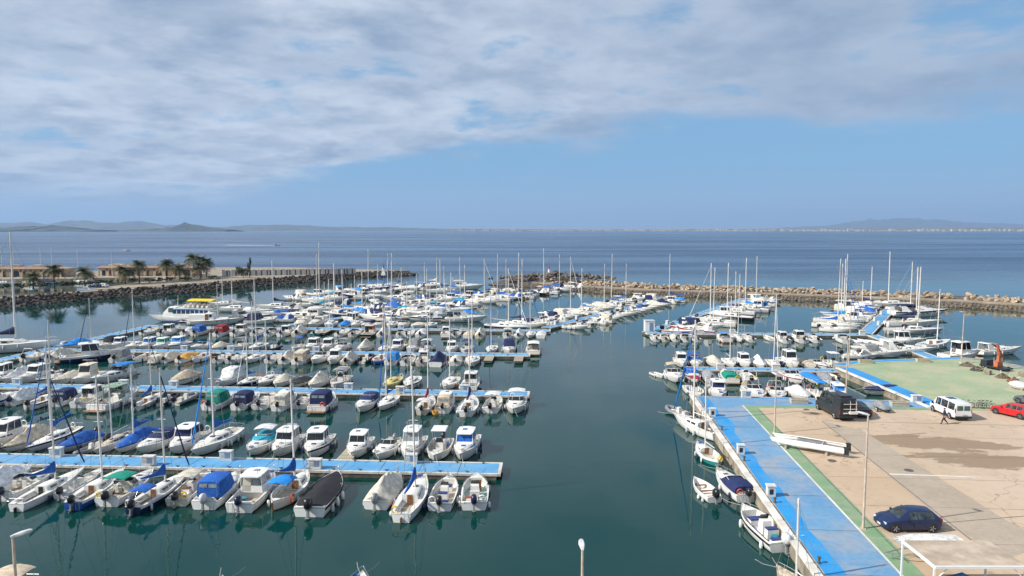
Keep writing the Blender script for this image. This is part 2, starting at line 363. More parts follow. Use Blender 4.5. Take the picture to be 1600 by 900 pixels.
# right mole
rw = poly([(778, 445), (800, 447), (850, 450.5), (900, 455), (1000, 461), (1100, 464.5), (1200, 468), (1300, 472), (1400, 476), (1500, 480.5), (1600, 487), (1680, 493)])
rmole = thing('breakwater', 'right breakwater with a crest of tan boulders above a low wall', 'breakwater')
nb = []
for i, p in enumerate(rw):
    d = (rw[min(i + 1, len(rw) - 1)] - rw[max(i - 1, 0)]).normalized(); n = Vector((-d.y, d.x, 0)); nb.append(n if n.y > 0 else -n)
prof = [(-0.5, -1.5), (0.5, 0.1), (4.6, 1.15), (4.8, 1.15)]
mb = MB(); mb.loft([[(p.x + n.x * a, p.y + n.y * a, z) for p, n in zip(rw, nb)] for a, z in prof]); link('core', mb.mesh('core', 0), ['mole_fill'], rmole)
mb = MB(); mb.loft([[(p.x + n.x * a, p.y + n.y * a, z) for p, n in zip(rw, nb)] for a, z in ((4.6, 0.6), (4.6, 1.45), (8.8, 1.5), (8.8, 0.2))]); link('walkway', mb.mesh('walkway', 0), ['path'], rmole)
mb = MB(); mb.loft([[(p.x + n.x * a, p.y + n.y * a, z) for p, n in zip(rw, nb)] for a, z in ((8.6, 1.3), (9.5, 2.0), (13.0, 2.3), (18, -1.5))]); link('core', mb.mesh('core', 0), ['mole_fill'], rmole)
spec = []; spec2 = []
for p, d in resample(rw, 1.15):
    n = Vector((-d.y, d.x, 0)); n = n if n.y > 0 else -n
    for r in range(3):
        a = 9.3 + r * 1.5 + rg.uniform(-0.4, 0.4)
        spec.append((p + n * a + d * rg.uniform(-0.4, 0.4) + Vector((0, 0, 1.75 + r * 0.38 + rg.uniform(-0.3, 0.35))), rg.uniform(1.1, 2.3), 'rock_tan' if p.x > G(880, 452).x else 'rock_dark'))
for p, d in resample(rw, 1.0):
    n = Vector((-d.y, d.x, 0)); n = n if n.y > 0 else -n
    for r in range(5):
        a = 0.0 + r * 0.95 + rg.uniform(-0.4, 0.4)
        spec2.append((p + n * a + Vector((0, 0, 0.05 + a * 0.24 + rg.uniform(-0.1, 0.1))), rg.uniform(0.6, 1.35), 'rock_mid'))
tip = G(868, 438, 2.0)
for i in range(110):
    a = rg.uniform(0, 6.28); r_ = rg.uniform(0, 1); spec2.append((tip + Vector((26 * r_ * math.cos(a), 8 * r_ * math.sin(a) + 3, 0.6 + 2.0 * (1 - r_))), rg.uniform(1.5, 2.8), 'rock_dark'))
mb = MB(); mb.ell((tip.x, tip.y + 3, 0.2), (27, 9, 2.6), 16, 6); link('core', mb.mesh('core', 0), ['mole_fill'], rmole)
rocks(rmole, spec, 'rock_tan', 280, 'crest_rubble', 'rock_tan')
rocks(rmole, spec2, 'rock_mid', 20, 'rubble', 'rock_mid')

# ------------------------------------------------------------ quay on the right
ZQ = 1.0
def Q(pts): return [G(x, y, ZQ) for x, y in pts]
def wall_noise(): pass
def paint(name, a, b, c, s1, s2, rough=0.75, wear=0.5):
    m = bpy.data.materials.new(name); m.use_nodes = True; t = m.node_tree; bs = t.nodes['Principled BSDF']
    pos = N(t, 'ShaderNodeNewGeometry').outputs['Position']
    n1 = NOISE(t, pos, s1, 6, 0.62, 0.3); n2 = NOISE(t, pos, s2, 6, 0.65); n3 = NOISE(t, pos, s2 * 9, 4, 0.6)
    mp = N(t, 'ShaderNodeMapping'); t.links.new(pos, mp.inputs[0]); mp.inputs['Scale'].default_value = (0.25, 2.2, 1); n4 = NOISE(t, mp.outputs[0], 0.7, 5, 0.6)
    colr = MIX(t, SMOOTH(t, n1, 0.35, 0.66), a, b)
    colr = MIX(t, MATH(t, 'MULTIPLY', SMOOTH(t, n2, 0.43, 0.64), wear), colr, c)
    colr = MIX(t, MATH(t, 'MULTIPLY', SMOOTH(t, n4, 0.52, 0.75), wear * 0.5), colr, c)
    colr = MIX(t, MATH(t, 'MULTIPLY', SMOOTH(t, n3, 0.4, 0.75), 0.18), colr, (0.08, 0.08, 0.08, 1))
    t.links.new(colr, bs.inputs['Base Color']); bs.inputs['Roughness'].default_value = rough
    bn = N(t, 'ShaderNodeBump'); bn.inputs['Distance'].default_value = 0.012; t.links.new(n3, bn.inputs['Height']); t.links.new(bn.outputs[0], bs.inputs['Normal'])
    MATS[name] = m
paint('blue_faded', (0.11, 0.27, 0.46, 1), (0.15, 0.31, 0.48, 1), (0.30, 0.33, 0.37, 1), 0.16, 0.24, 0.7, 0.75)
paint('blue_fresh', (0.010, 0.25, 0.60, 1), (0.02, 0.30, 0.66, 1), (0.10, 0.29, 0.50, 1), 0.3, 0.5, 0.6, 0.5)
paint('pontoon_blue', (0.075, 0.30, 0.56, 1), (0.11, 0.345, 0.60, 1), (0.22, 0.36, 0.48, 1), 0.3, 0.5, 0.65, 0.5)
paint('green_paint', (0.27, 0.345, 0.20, 1), (0.33, 0.395, 0.235, 1), (0.46, 0.41, 0.27, 1), 0.10, 0.22, 0.8, 0.7)
paint('green_strip', (0.16, 0.29, 0.155, 1), (0.20, 0.33, 0.175, 1), (0.34, 0.34, 0.24, 1), 0.3, 0.8, 0.8, 0.5)
paint('asphalt', (0.36, 0.295, 0.225, 1), (0.40, 0.325, 0.25, 1), (0.46, 0.37, 0.28, 1), 0.2, 0.5, 0.9, 0.5)
mat('white_paint', (0.70, 0.68, 0.63), 0.7, 0, 0.08, 0.8, dirt=(0.36, 0.30, 0.22), dirt_amt=0.6, coord='Object')
mat('quay_wall', (0.34, 0.29, 0.22), 0.9, 0, 0.3, 0.7, dirt=(0.06, 0.07, 0.05), dirt_amt=0.8, bump=0.05)
def parking_mat():
    m = bpy.data.materials.new('parking'); m.use_nodes = True; t = m.node_tree; bs = t.nodes['Principled BSDF']
    pos = N(t, 'ShaderNodeNewGeometry').outputs['Position']; sep = N(t, 'ShaderNodeSeparateXYZ'); t.links.new(pos, sep.inputs[0])
    n1 = NOISE(t, pos, 0.10, 6, 0.6); n2 = NOISE(t, pos, 0.9, 6, 0.65); n3 = NOISE(t, pos, 9, 4, 0.6)
    east = SMOOTH(t, MATH(t, 'ADD', sep.outputs[0], MATH(t, 'MULTIPLY', n1, 6)), 36.0, 43.0)
    ctan = MIX(t, SMOOTH(t, n1, 0.35, 0.65), (0.46, 0.34, 0.225, 1), (0.53, 0.40, 0.28, 1))
    cgry = MIX(t, SMOOTH(t, n1, 0.35, 0.65), (0.46, 0.35, 0.25, 1), (0.53, 0.41, 0.30, 1))
    colr = MIX(t, east, ctan, cgry)
    colr = MIX(t, MATH(t, 'MULTIPLY', SMOOTH(t, n2, 0.5, 0.72), 0.4), colr, (0.30, 0.225, 0.15, 1))
    colr = MIX(t, MATH(t, 'MULTIPLY', SMOOTH(t, n3, 0.5, 0.8), 0.25), colr, (0.20, 0.16, 0.12, 1))
    vd = N(t, 'ShaderNodeTexVoronoi', feature='DISTANCE_TO_EDGE'); wv = N(t, 'ShaderNodeVectorMath', operation='ADD'); t.links.new(pos, wv.inputs[0])
    cn = N(t, 'ShaderNodeTexNoise'); cn.inputs['Scale'].default_value = 0.5; cn.inputs['Detail'].default_value = 6; t.links.new(pos, cn.inputs['Vector']); sc_ = N(t, 'ShaderNodeVectorMath', operation='SCALE'); sc_.inputs['Scale'].default_value = 3.0
    t.links.new(cn.outputs['Color'], sc_.inputs[0]); t.links.new(sc_.outputs[0], wv.inputs[1]); t.links.new(wv.outputs[0], vd.inputs['Vector']); vd.inputs['Scale'].default_value = 0.13
    crack = MATH(t, 'MULTIPLY', SMOOTH(t, vd.outputs['Distance'], 0.002, 0.007, 1.0, 0.0), SMOOTH(t, n1, 0.42, 0.55))
    colr = MIX(t, MATH(t, 'MULTIPLY', crack, 0.55), colr, (0.16, 0.12, 0.09, 1))
    vo = N(t, 'ShaderNodeTexVoronoi'); t.links.new(pos, vo.inputs['Vector']); vo.inputs['Scale'].default_value = 0.35
    colr = MIX(t, MATH(t, 'MULTIPLY', SMOOTH(t, MATH(t, 'ADD', vo.outputs['Distance'], MATH(t, 'MULTIPLY', n2, 0.2)), 0.14, 0.24, 1.0, 0.0), 0.45), colr, (0.15, 0.12, 0.10, 1))
    # damp patches left by drying puddles
    mp = N(t, 'ShaderNodeMapping'); t.links.new(pos, mp.inputs[0]); mp.inputs['Scale'].default_value = (0.16, 0.42, 1); mp.inputs['Rotation'].default_value = (0, 0, 0.25)
    nd = NOISE(t, mp.outputs[0], 1.0, 10, 0.68, 0.3)
    def blob(cx, cy, rx, ry, ang):
        dx = MATH(t, 'SUBTRACT', sep.outputs[0], cx); dy = MATH(t, 'SUBTRACT', sep.outputs[1], cy); ca, sa = math.cos(ang), math.sin(ang)
        a = MATH(t, 'DIVIDE', MATH(t, 'ADD', MATH(t, 'MULTIPLY', dx, ca), MATH(t, 'MULTIPLY', dy, sa)), rx)
        b = MATH(t, 'DIVIDE', MATH(t, 'SUBTRACT', MATH(t, 'MULTIPLY', dy, ca), MATH(t, 'MULTIPLY', dx, sa)), ry)
        return MATH(t, 'SUBTRACT', 1.0, MATH(t, 'ADD', MATH(t, 'MULTIPLY', a, a), MATH(t, 'MULTIPLY', b, b)))
    s = None
    for args in BLOBS:
        k = MATH(t, 'MAXIMUM', blob(*args), -1.2); s = k if s is None else MATH(t, 'MAXIMUM', s, k)
    wet = SMOOTH(t, MATH(t, 'ADD', MATH(t, 'MULTIPLY', s, 0.17), nd), 0.525, 0.57)
    colr = MIX(t, MATH(t, 'MULTIPLY', wet, 0.8), colr, (0.225, 0.155, 0.095, 1))
    t.links.new(colr, bs.inputs['Base Color']); bs.inputs['Roughness'].default_value = 0.85
    bn = N(t, 'ShaderNodeBump'); bn.inputs['Distance'].default_value = 0.012; t.links.new(n3, bn.inputs['Height']); t.links.new(bn.outputs[0], bs.inputs['Normal'])
    MATS['parking'] = m
g1 = G(1440, 690, 1); g2 = G(1560, 722, 1); g3 = G(1592, 838, 1); g4 = G(1270, 646, 1)
BLOBS = [(g1.x, g1.y, 8.0, 2.8, -0.3), (g2.x, g2.y, 9.0, 2.8, -0.25), (g3.x, g3.y, 2.6, 1.7, -0.7), (g4.x, g4.y, 1.2, 0.8, 0.0)]
parking_mat()
base = Q([(1078, 618), (1250, 621), (1446, 627)]) + Q([(1452, 637)]) + Q([(1307, 575), (1300, 567), (1345, 563), (1500, 557.5), (1545, 562), (1600, 572), (1680, 580)])
base = [(p.x, p.y) for p in base] + [(200, 90), (200, -30)]
eL = Q([(1272, 900)])[0]; eT = Q([(1078, 618)])[0]; dirq = (eL - eT).normalized()
end = eT + dirq * ((eT.y + 30) / -dirq.y)
base += [(end.x, -30)]
mb = MB(); n = len(base)
mb.add([(x, y, ZQ) for x, y in base] + [(x, y, -2.5) for x, y in base], [tuple(range(n))] + [(i, (i + 1) % n, n + (i + 1) % n, n + i) for i in range(n)], [0] + [1] * n)
quay = struct('quay', mb, ['concrete', 'quay_wall'])
qn = Vector((-dirq.y, dirq.x, 0)); qn = qn if qn.x > 0 else -qn     # inward normal
def qpt(Y, off):     # point on the left quay line at world Y, offset inland
    t_ = (Y - eT.y) / dirq.y; p = eT + dirq * t_ + qn * off; return p
def line_at(pa, pb, Y): f = (Y - pa.y) / (pb.y - pa.y); return pa.x + (pb.x - pa.x) * f
wA, wB = Q([(1159, 633), (1406, 898)])
def wx(Y): return line_at(wA, wB, Y)
yT = wA.y; yN = -28
farL, farM, farR = Q([(1086, 619.5), (1250, 622.3), (1443, 628.5)])
bkR = Q([(1447, 640)])[0]
# blue paint: the promenade along the water and the strip along the back
prom = [(farL.x + 0.3, farL.y), (farM.x, farM.y), (farR.x, farR.y), (bkR.x, bkR.y), (wx(yT), yT), (wx(yN), yN), (qpt(yN, 0.55).x, yN)]
sheet('promenade', prom, ZQ + 0.004, ['blue_faded'])
edge_in = []
for i in range(60):
    Y = farL.y - 0.5 - i * 1.9
    edge_in.append((qpt(Y, 2.0 + 0.35 * noise.noise(Vector((Y * 0.4, 0, 0))) + 0.9 * max(0, noise.noise(Vector((Y * 0.13, 5, 0))))).x, Y))
sheet('fresh_paint', [(farL.x + 0.32, farL.y - 0.3)] + edge_in[:1] + edge_in + [(qpt(edge_in[-1][1], 0.56).x, edge_in[-1][1])], ZQ + 0.008, ['blue_fresh'])
sheet('fresh_paint', [(farL.x + 2, farL.y - 0.06), (farM.x, farM.y - 0.03), (farR.x, farR.y - 0.03), (farR.x, farR.y - 0.65), (farM.x, farM.y - 0.5), (farL.x + 2, farL.y - 0.4)], ZQ + 0.008, ['blue_fresh'])
# raised white edge of the quay wall, in cast lengths
mb = MB(); seg = 3.2; k = 0
pcs = MB(); pcs.box((0, 0, 0), (0.5, seg - 0.04, 0.24), 0, 0.94); cope = pcs.mesh('coping_stone', 0)
ang = math.atan2(dirq.y, dirq.x) - math.pi / 2
d_ = 1.0
while True:
    p = eT + dirq * d_ + qn * 0.22
    if p.y < 20: break
    link('coping_stone', cope, ['white_paint'], quay, (p.x, p.y, ZQ + 0.06), ang + 0.004 * (rg.random() - 0.5)); d_ += seg
def coping(a, b, off=0.22, seg=3.0):
    d = (b - a).normalized(); n_ = Vector((-d.y, d.x, 0)); L_ = (b - a).length; k = int(L_ / seg); s_ = L_ / k
    mb = MB(); mb.box((0, 0, 0), (0.45, s_ - 0.03, 0.2), 0, 0.95); me = mb.mesh('coping_stone', 0)
    for i in range(k):
        p = a + d * (s_ * (i + 0.5)); link('coping_stone', me, ['white_paint'], quay, (p.x, p.y, ZQ + 0.05), math.atan2(d.y, d.x) - math.pi / 2)
cA, cB, cC, cD = Q([(1307, 575), (1452, 637), (1446, 627), (1082, 618.3)])
coping(cA, cB)
# blue strip along the slip side of the green apron
dg = (cB - cA).normalized(); ngr = Vector((-dg.y, dg.x, 0)); ngr = ngr if ngr.x > 0 else -ngr
sheet('blue_strip', [(cA + ngr * 0.3)[:2], (cA + ngr * 2.6)[:2], (cB + ngr * 2.6)[:2], (cB + ngr * 0.3 + dg * -0.2)[:2]], ZQ + 0.008, ['blue_fresh'])
grn = Q([(1318, 568), (1345, 565), (1498, 560), (1540, 564), (1600, 577), (1690, 588)]); grn = [(p.x, p.y) for p in grn] + [(p.x, p.y) for p in Q([(1690, 650), (1600, 645), (1452, 640)])] + [(cB + ngr * 2.5)[:2], (cA + ngr * 2.5)[:2]]
sheet('green_apron', grn, ZQ + 0.004, ['green_paint'])
fs_ = Q([(1300, 569), (1345, 564), (1500, 558.3), (1500, 560.5), (1345, 566.5), (1318, 571)])
sheet('blue_strip', [(p.x, p.y) for p in fs_], ZQ + 0.008, ['blue_fresh'])
# white line, green verge, parking
wl = [(wx(Y) + 0.0, Y) for Y in (yT, yN)] + [(wx(Y) + 0.16, Y) for Y in (yN, yT - 0.2)]
sheet('white_line', wl, ZQ + 0.012, ['white_paint'])
gt = Q([(1447, 637.5)])[0]
sheet('green_verge', [(wx(yT) + 0.16, yT - 0.05), (gt.x, gt.y), (gt.x, gt.y - 1.0), (wx(yT) + 1.5, yT - 1.15), (wx(yN) + 1.25, yN), (wx(yN) + 0.16, yN)], ZQ + 0.009, ['green_strip'])
pk = [(wx(yT) + 1.5, yT - 1.15), (gt.x, gt.y - 1.0), (95, gt.y - 3.2), (200, gt.y - 8), (200, yN), (wx(yN) + 1.25, yN)]
sheet('parking', pk, ZQ + 0.005, ['parking'])
lane = Q([(1284, 658), (1449, 793), (1560, 878)]); laneR = Q([(1640, 850), (1560, 806), (1460, 742), (1375, 690), (1345, 672)])
sheet('asphalt_lane', [(p.x, p.y) for p in lane] + [(p.x, p.y) for p in laneR] + [(p.x, p.y) for p in Q([(1500, 668), (1640, 671), (1640, 664.5)])], ZQ + 0.010, ['asphalt']) if False else None
sheet('asphalt_lane', [(p.x, p.y) for p in lane + laneR], ZQ + 0.010, ['asphalt'])
fl = Q([(1390, 740), (1535, 745.5), (1535, 746.6), (1390, 741.6)]); sheet('bay_line', [(p.x, p.y) for p in fl], ZQ + 0.015, ['white_paint'])
mat('quay_dark', (0.10, 0.085, 0.07), 0.9)
for a, b in (((1284, 657.6), (1640, 666)), ((1284, 658), (1560, 878)), ((1475, 817), (1620, 805)), ((1185, 639), (1420, 880))):  # third line is a mast shadow drawn as a dark strip; the rest are joints
    A, B = Q([a, b]); d = (B - A).normalized(); n_ = Vector((-d.y, d.x, 0)) * 0.035
    sheet('joint_shadow_line', [(A + n_)[:2], (B + n_)[:2], (B - n_)[:2], (A - n_)[:2]], ZQ + 0.014, ['quay_dark'])
# near quay below the camera (its lamps reach into the picture)
sheet('near_quay', [(-120, 31), (16.5, 30), (16.5, -28), (-120, -28)], ZQ, ['concrete'], depth=3.5)

# joints with painted mast shadows, covers and bollards on the quay
mbj = MB(); mbj.lathe([(0.12, 0), (0.10, 0.1), (0.07, 0.16), (0.07, 0.3), (0.13, 0.34), (0.12, 0.42), (0.05, 0.45)], 9); BOLL = mbj.mesh('bollard', 40)
for i in range(5):
    p = qpt(80 - i * 9.6, 0.85); o = link('bollard', BOLL, ['black_iron_q' if False else 'quay_dark'], quay, (p.x, p.y, ZQ + 0.008))
for i in range(8):  # dark cross lines serve as slab joints and painted mast shadows
    Y = 78 - i * 6.3; A = qpt(Y, 0.6); B = Vector((wx(Y - 0.4), Y - 0.4, 0)); sheet('joint_shadow_line', [(A.x, Y - 0.02), (B.x, B.y - 0.02), (B.x, B.y + 0.02), (A.x, Y + 0.02)], ZQ + 0.0125, ['quay_dark'])
for i in range(5):
    Y = 69 - i * 6.1; sheet('joint_shadow_line', [(wx(Y) + 1.5, Y), (62, Y - 2.6), (62, Y - 2.63), (wx(Y) + 1.5, Y - 0.03)], ZQ + 0.0135, ['quay_dark'])
for x, y, r_ in ((1272, 646, 0.5), (1300, 720, 0.4), (1420, 735, 0.4), (1260, 640, 0.35)):
    p = G(x, y, ZQ); mb = MB(); mb.lathe([(r_, 0), (r_ * 0.97, 0.012), (r_ * 0.6, 0.014)], 16); link('manhole_cover', mb.mesh('manhole_cover', 0), ['quay_dark'], quay, (p.x, p.y, ZQ + 0.012))
# ------------------------------------------------------------ boats: hull, deck and fittings
class Hull:
    def __init__(s, L, B, f0, f1, dr=0.35, tw=0.85, pw=2.3, rake=0.7, de=False, mid=0.42, wlb=0.90):
        s.L, s.B, s.f0, s.f1, s.dr, s.tw, s.pw, s.rake, s.de, s.mid, s.wlb = L, B, f0 * 0.86, f1 * 0.88, dr, tw, pw, rake, de, mid, wlb
    def b(s, t):
        m = s.mid
        if t < m:
            x = t / m
            if s.de: return s.B / 2 * max(0.03, 1 - (1 - x) ** 2.2)
            return s.B / 2 * (s.tw + (1 - s.tw) * math.sin(math.pi / 2 * x) ** 0.9)
        return s.B / 2 * max(0.02, 1 - ((t - m) / (1 - m)) ** s.pw)
    def sh(s, t):
        if s.de: return s.f0 + (s.f1 - s.f0) * t + 0.22 * ((2 * t - 1) ** 2) - 0.1
        return s.f0 + (s.f1 - s.f0) * t ** 1.9
    def k(s, t):
        z = -s.dr
        if t > 0.62: z += (s.dr + 0.3 * s.f1) * ((t - 0.62) / 0.38) ** 2
        if s.de and t < 0.2: z += s.dr * ((0.2 - t) / 0.2) ** 2
        return z
    def y(s, t, zf=1.0): return -s.L / 2 + t * (s.L - s.rake) + s.rake * t ** 4 * zf
    def mesh(s, n=13, stripe=0.16):
        rings = []
        for i in range(n):
            t = i / (n - 1); t = 1 - (1 - t) ** 1.25; b, sh, k = s.b(t), s.sh(t), s.k(t); wl = s.wlb - 0.38 * t ** 3
            zs = max(k + 0.02, 0.07); zst = max(zs + 0.02, sh - stripe)
            pts = [(0, k), (b * wl * 0.72, k + (zs - k) * 0.42), (b * wl, zs), (b * (wl * 0.35 + 0.62), zs + (zst - zs) * 0.55), (b * 0.985, zst), (b, sh)]
            def q(x, z): return (x, s.y(t, max(0, (z - k) / (sh - k + 1e-6))), z)
            rings.append([q(-x, z) for x, z in pts[::-1]] + [q(x, z) for x, z in pts[1:]])
        mp = [2, 0, 0, 1, 1, 1, 1, 0, 0, 2]
        mb = MB(); mb.loft(rings, segm=lambda i, k: mp[k] if k >= 0 else 0, cap0=True)
        return mb.mesh('hull', 50)
    def deck(s, c0, c1, cw, depth, n=12, cam=0.06, tr=0.05, lip=0.06):
        ts = sorted(set([i / n for i in range(n + 1)] + [c0, c1])); st = []
        for t in ts:
            if abs(t - c0) < 1e-9 and c0 > 0.001: st += [(t, False), (t, True)]
            elif abs(t - c1) < 1e-9: st += [(t, True), (t, False)]
            else: st.append((t, c0 <= t < c1))
        rings = []
        for t, ck in st:
            b = s.b(t) - 0.015; z = s.sh(t) + 0.01; w = min(cw * s.B / 2, max(0.02, b - 0.1)); y = s.y(t) - (0.01 if t > 0.5 else -0.01)
            zc = z + (lip if ck else cam * (b / (s.B / 2)))
            zf = s.sh(min(t, (c0 + c1) / 2)) - depth if ck else zc + 0.02 * (b / (s.B / 2))
            rings.append([(-b, y, z), (-b, y, z + tr), (-b + 0.05, y, z + tr * 0.8), (-w - 0.03, y, zc), (-w, y, zf), (0, y, zf + (0 if ck else 0.03 * b)), (w, y, zf), (w + 0.03, y, zc), (b - 0.05, y, z + tr * 0.8), (b, y, z + tr), (b, y, z)])
        mb = MB(); ck = [c for _, c in st]
        mb.loft(rings, segm=lambda i, k: 1 if (k in (4, 5) and ck[i] and ck[min(i + 1, len(ck) - 1)]) else 0, cap0=True)
        return mb.mesh('deck', 30)
def cabin(secs, m=0, r=0.82, cap=True):
    """secs: (y, half bottom, z bottom, half top, z top) from aft to forward"""
    rings = []
    for y, wb, zb, wt, zt_ in secs: 
        e = min(0.07, (zt_ - zb) * 0.3)
        rings.append([(-wb, y, zb), (-wt, y, zt_ - e), (-wt * r, y, zt_), (0, y, zt_ + 0.25 * e), (wt * r, y, zt_), (wt, y, zt_ - e), (wb, y, zb)])
    mb = MB(); mb.loft(rings, m, cap0=cap, cap1=cap); return mb
def sec_at(secs, y):
    for a, b in zip(secs, secs[1:]):
        if a[0] <= y <= b[0]:
            f = (y - a[0]) / (b[0] - a[0] + 1e-9); return [p + (q - p) * f for p, q in zip(a, b)]
    return list(secs[0] if y < secs[0][0] else secs[-1])
def side_window(secs, y0, y1, lo, hi, side, out=0.012, n=3, sl0=0.0, sl1=0.0):
    a = []; b = []
    for i in range(n + 1):
        for arr, fr, sa, sb in ((a, lo, 0, 0), (b, hi, sl0, sl1)):
            y = y0 + sa + (y1 + sb - y0 - sa) * i / n; s = sec_at(secs, y); e = min(0.07, (s[4] - s[2]) * 0.3); zt_ = s[4] - e
            arr.append((side * (s[1] + (s[3] - s[1]) * fr + out), y, s[2] + (zt_ - s[2]) * fr))
    mb = MB(); mb.loft([a, b]); back = [(x - side * 0.03, y, z) for x, y, z in a]; back2 = [(x - side * 0.03, y, z) for x, y, z in b]
    mb.loft([back, a]); mb.loft([b, back2]); return mb.mesh('window', 0)
def end_window(s0, s1, lo, hi, w, out=0.012, n=1, gap=0.04):
    """panes between section s0 (bottom) and s1 (top) of a raked end"""
    mb = MB(); f = 1 if s1[0] < s0[0] or True else -1
    def pt(x, fr):
        return (x, s0[0] + (s1[0] - s0[0]) * fr + out * FWD[0], s0[4] + (s1[4] - s0[4]) * fr + out * 0.6)
    for i in range(n):
        x0 = -w + 2 * w * i / n + gap / 2; x1 = -w + 2 * w * (i + 1) / n - gap / 2; tp = s1[3] / max(s0[3], 0.01)
        mb.add([pt(x0, lo), pt(x1, lo), pt(x1 * tp, hi), pt(x0 * tp, hi)], [(0, 1, 2, 3)])
    return mb.mesh('windscreen', 0)
FWD = [1]
def flat_panel(pts, th=0.02):
    """thin slab from a quad"""
    p = [Vector(q) for q in pts]; n = (p[1] - p[0]).cross(p[2] - p[0]).normalized() * th; mb = MB(); k = len(p)
    mb.add(p + [q + n for q in p], [tuple(range(k))[::-1], tuple(range(k, 2 * k))] + [(i, (i + 1) % k, k + (i + 1) % k, k + i) for i in range(k)]); return mb
def rail(h, t0, t1, ht, n=7, inset=0.08, r=0.016, fore=True, close=True):
    mb = MB(); pts = []
    for sgn in (-1, 1):
        seq = [t0 + (t1 - t0) * i / n for i in range(n + 1)]
        line = [(sgn * max(0.05, h.b(t) - inset), h.y(t), h.sh(t) + ht * (1 if 0 < i < n + 1 else 1)) for i, t in enumerate(seq)]
        pts.append(line)
        for t, q in list(zip(seq, line))[::2]: mb.tube([(q[0], q[1], h.sh(t)), q], r, 4)
    if fore: mb.tube(pts[0] + pts[1][::-1], r, 4)
    else:
        for l in pts: mb.tube(l, r, 4)
        if close: mb.tube([pts[0][0], pts[1][0]], r, 4)
    return mb.mesh('rail', 0)
def motor_meshes(s=1.0):
    a = MB(); a.box((0, -0.16, -0.12), (0.13, 0.2, 0.75), 0, 0.9); a.box((0, -0.12, 0.16), (0.26, 0.3, 0.16)); a.tube([(0, -0.1, -0.52), (0, -0.45, -0.52)], 0.055, 6); a.box((0, -0.22, -0.34), (0.28, 0.36, 0.02))
    b = MB(); rings = []
    for z, w, l, dy in ((0.20, 0.17, 0.26, 0), (0.28, 0.23, 0.36, 0), (0.56, 0.24, 0.40, -0.03), (0.76, 0.20, 0.33, -0.05), (0.86, 0.12, 0.20, -0.06)):
        rings.append([(w * math.cos(q) * (abs(math.cos(q)) ** -0.3 if abs(math.cos(q)) > .2 else 1), -0.14 + dy + l * math.sin(q), z) for q in [math.pi * 2 * k / 10 for k in range(10)]])
    b.loft(rings, 0, True, True, True); return a.mesh('outboard_motor', 40), b.mesh('engine_cover', 60)
MOTOR = motor_meshes()
class Proto:
    def __init__(s): s.parts = []; s.mast = None; s.name = 'boat'; s.len = 6; s.beam = 2.3
    def add(s, name, mesh, mats, parent=None, kind=None, loc=None, rot=None):
        s.parts.append((name, mesh, mats, parent, kind, loc, rot)); return len(s.parts) - 1
    def motor(s, h, opts, n=1, ck='motor'):
        xs = [0] if n == 1 else [-0.3, 0.3]
        tilt = 0.75 if 'u' in opts else 0.12
        for x in xs:
            k = s.add('outboard_motor', MOTOR[0], ['motor_leg'], loc=(x, h.y(0) - 0.08, h.f0 * 0.78), rot=(-tilt, 0, 0)); s.add('engine_cover', MOTOR[1], [ck], k)
def fenders(p, h, ts, col='fender'):
    mb = MB(); mb.lathe([(0.02, -0.3), (0.09, -0.24), (0.11, 0), (0.09, 0.24), (0.02, 0.3)], 7); me = mb.mesh('fender', 60)
    for i, t in enumerate(ts):
        sg = -1 if i % 2 else 1; p.add('fender', me, [col], loc=(sg * (h.b(t) + 0.07), h.y(t), h.sh(t) - 0.38))
def lines(p, h, far=2.2, z=0.6):
    mb = MB()
    for sg in (-1, 1): mb.tube([(sg * 0.12, h.y(0.97), h.sh(0.95)), (sg * 0.5, h.y(1) + far * 0.45, (h.f1 + z) / 2 - 0.12), (sg * 0.7, h.y(1) + far * 0.8, z)], 0.016, 4)
    p.add('mooring_line', mb.mesh('mooring_line', 0), ['rope'])
def bimini(p, y0, y1, w, z0, z1, col='top', legs=True):
    mb = MB(); rings = []
    for i in range(5):
        y = y0 + (y1 - y0) * i / 4; zz = z1 + 0.06 * math.sin(math.pi * i / 4)
        rings.append([(x * w, y, zz - 0.16 * abs(x) ** 2.5 + dz) for x, dz in ((-1, -0.05), (-1, 0), (-0.7, 0), (0, 0.02), (0.7, 0), (1, 0), (1, -0.05))])
    mb.loft(rings); rings = [[(x, y, z - 0.03) for x, y, z in r] for r in rings]; mb.loft(rings)
    k = p.add('bimini', mb.mesh('bimini', 50), [col])
    if legs:
        mb = MB(); ym = (y0 + y1) / 2
        for yy in (y0, y1): mb.tube([(-w, ym, z0), (-w, yy, z1 - 0.17), (w, yy, z1 - 0.17), (w, ym, z0)], 0.016, 4)
        p.add('bimini_frame', mb.mesh('bimini_frame', 0), ['metal'], k)
def hoop(p, y, w, z0, z1, lean=0.0, name='roll_bar', r=0.035, col='arch'):
    mb = MB(); pts = [(-w, y, z0), (-w * 0.97, y + lean * 0.6, z0 + (z1 - z0) * 0.7), (-w * 0.75, y + lean, z1), (0, y + lean, z1 + 0.05), (w * 0.75, y + lean, z1), (w * 0.97, y + lean * 0.6, z0 + (z1 - z0) * 0.7), (w, y, z0)]
    mb.tube(pts, r, 6); p.add(name, mb.mesh(name, 60), [col])
def base_parts(p, h, deck):
    p.len = h.L; p.beam = h.B; p.h = h
    p.add('hull', h.mesh(), ['hull', 'boot', 'stripe']); p.add('deck', deck, ['deck', 'sole'])

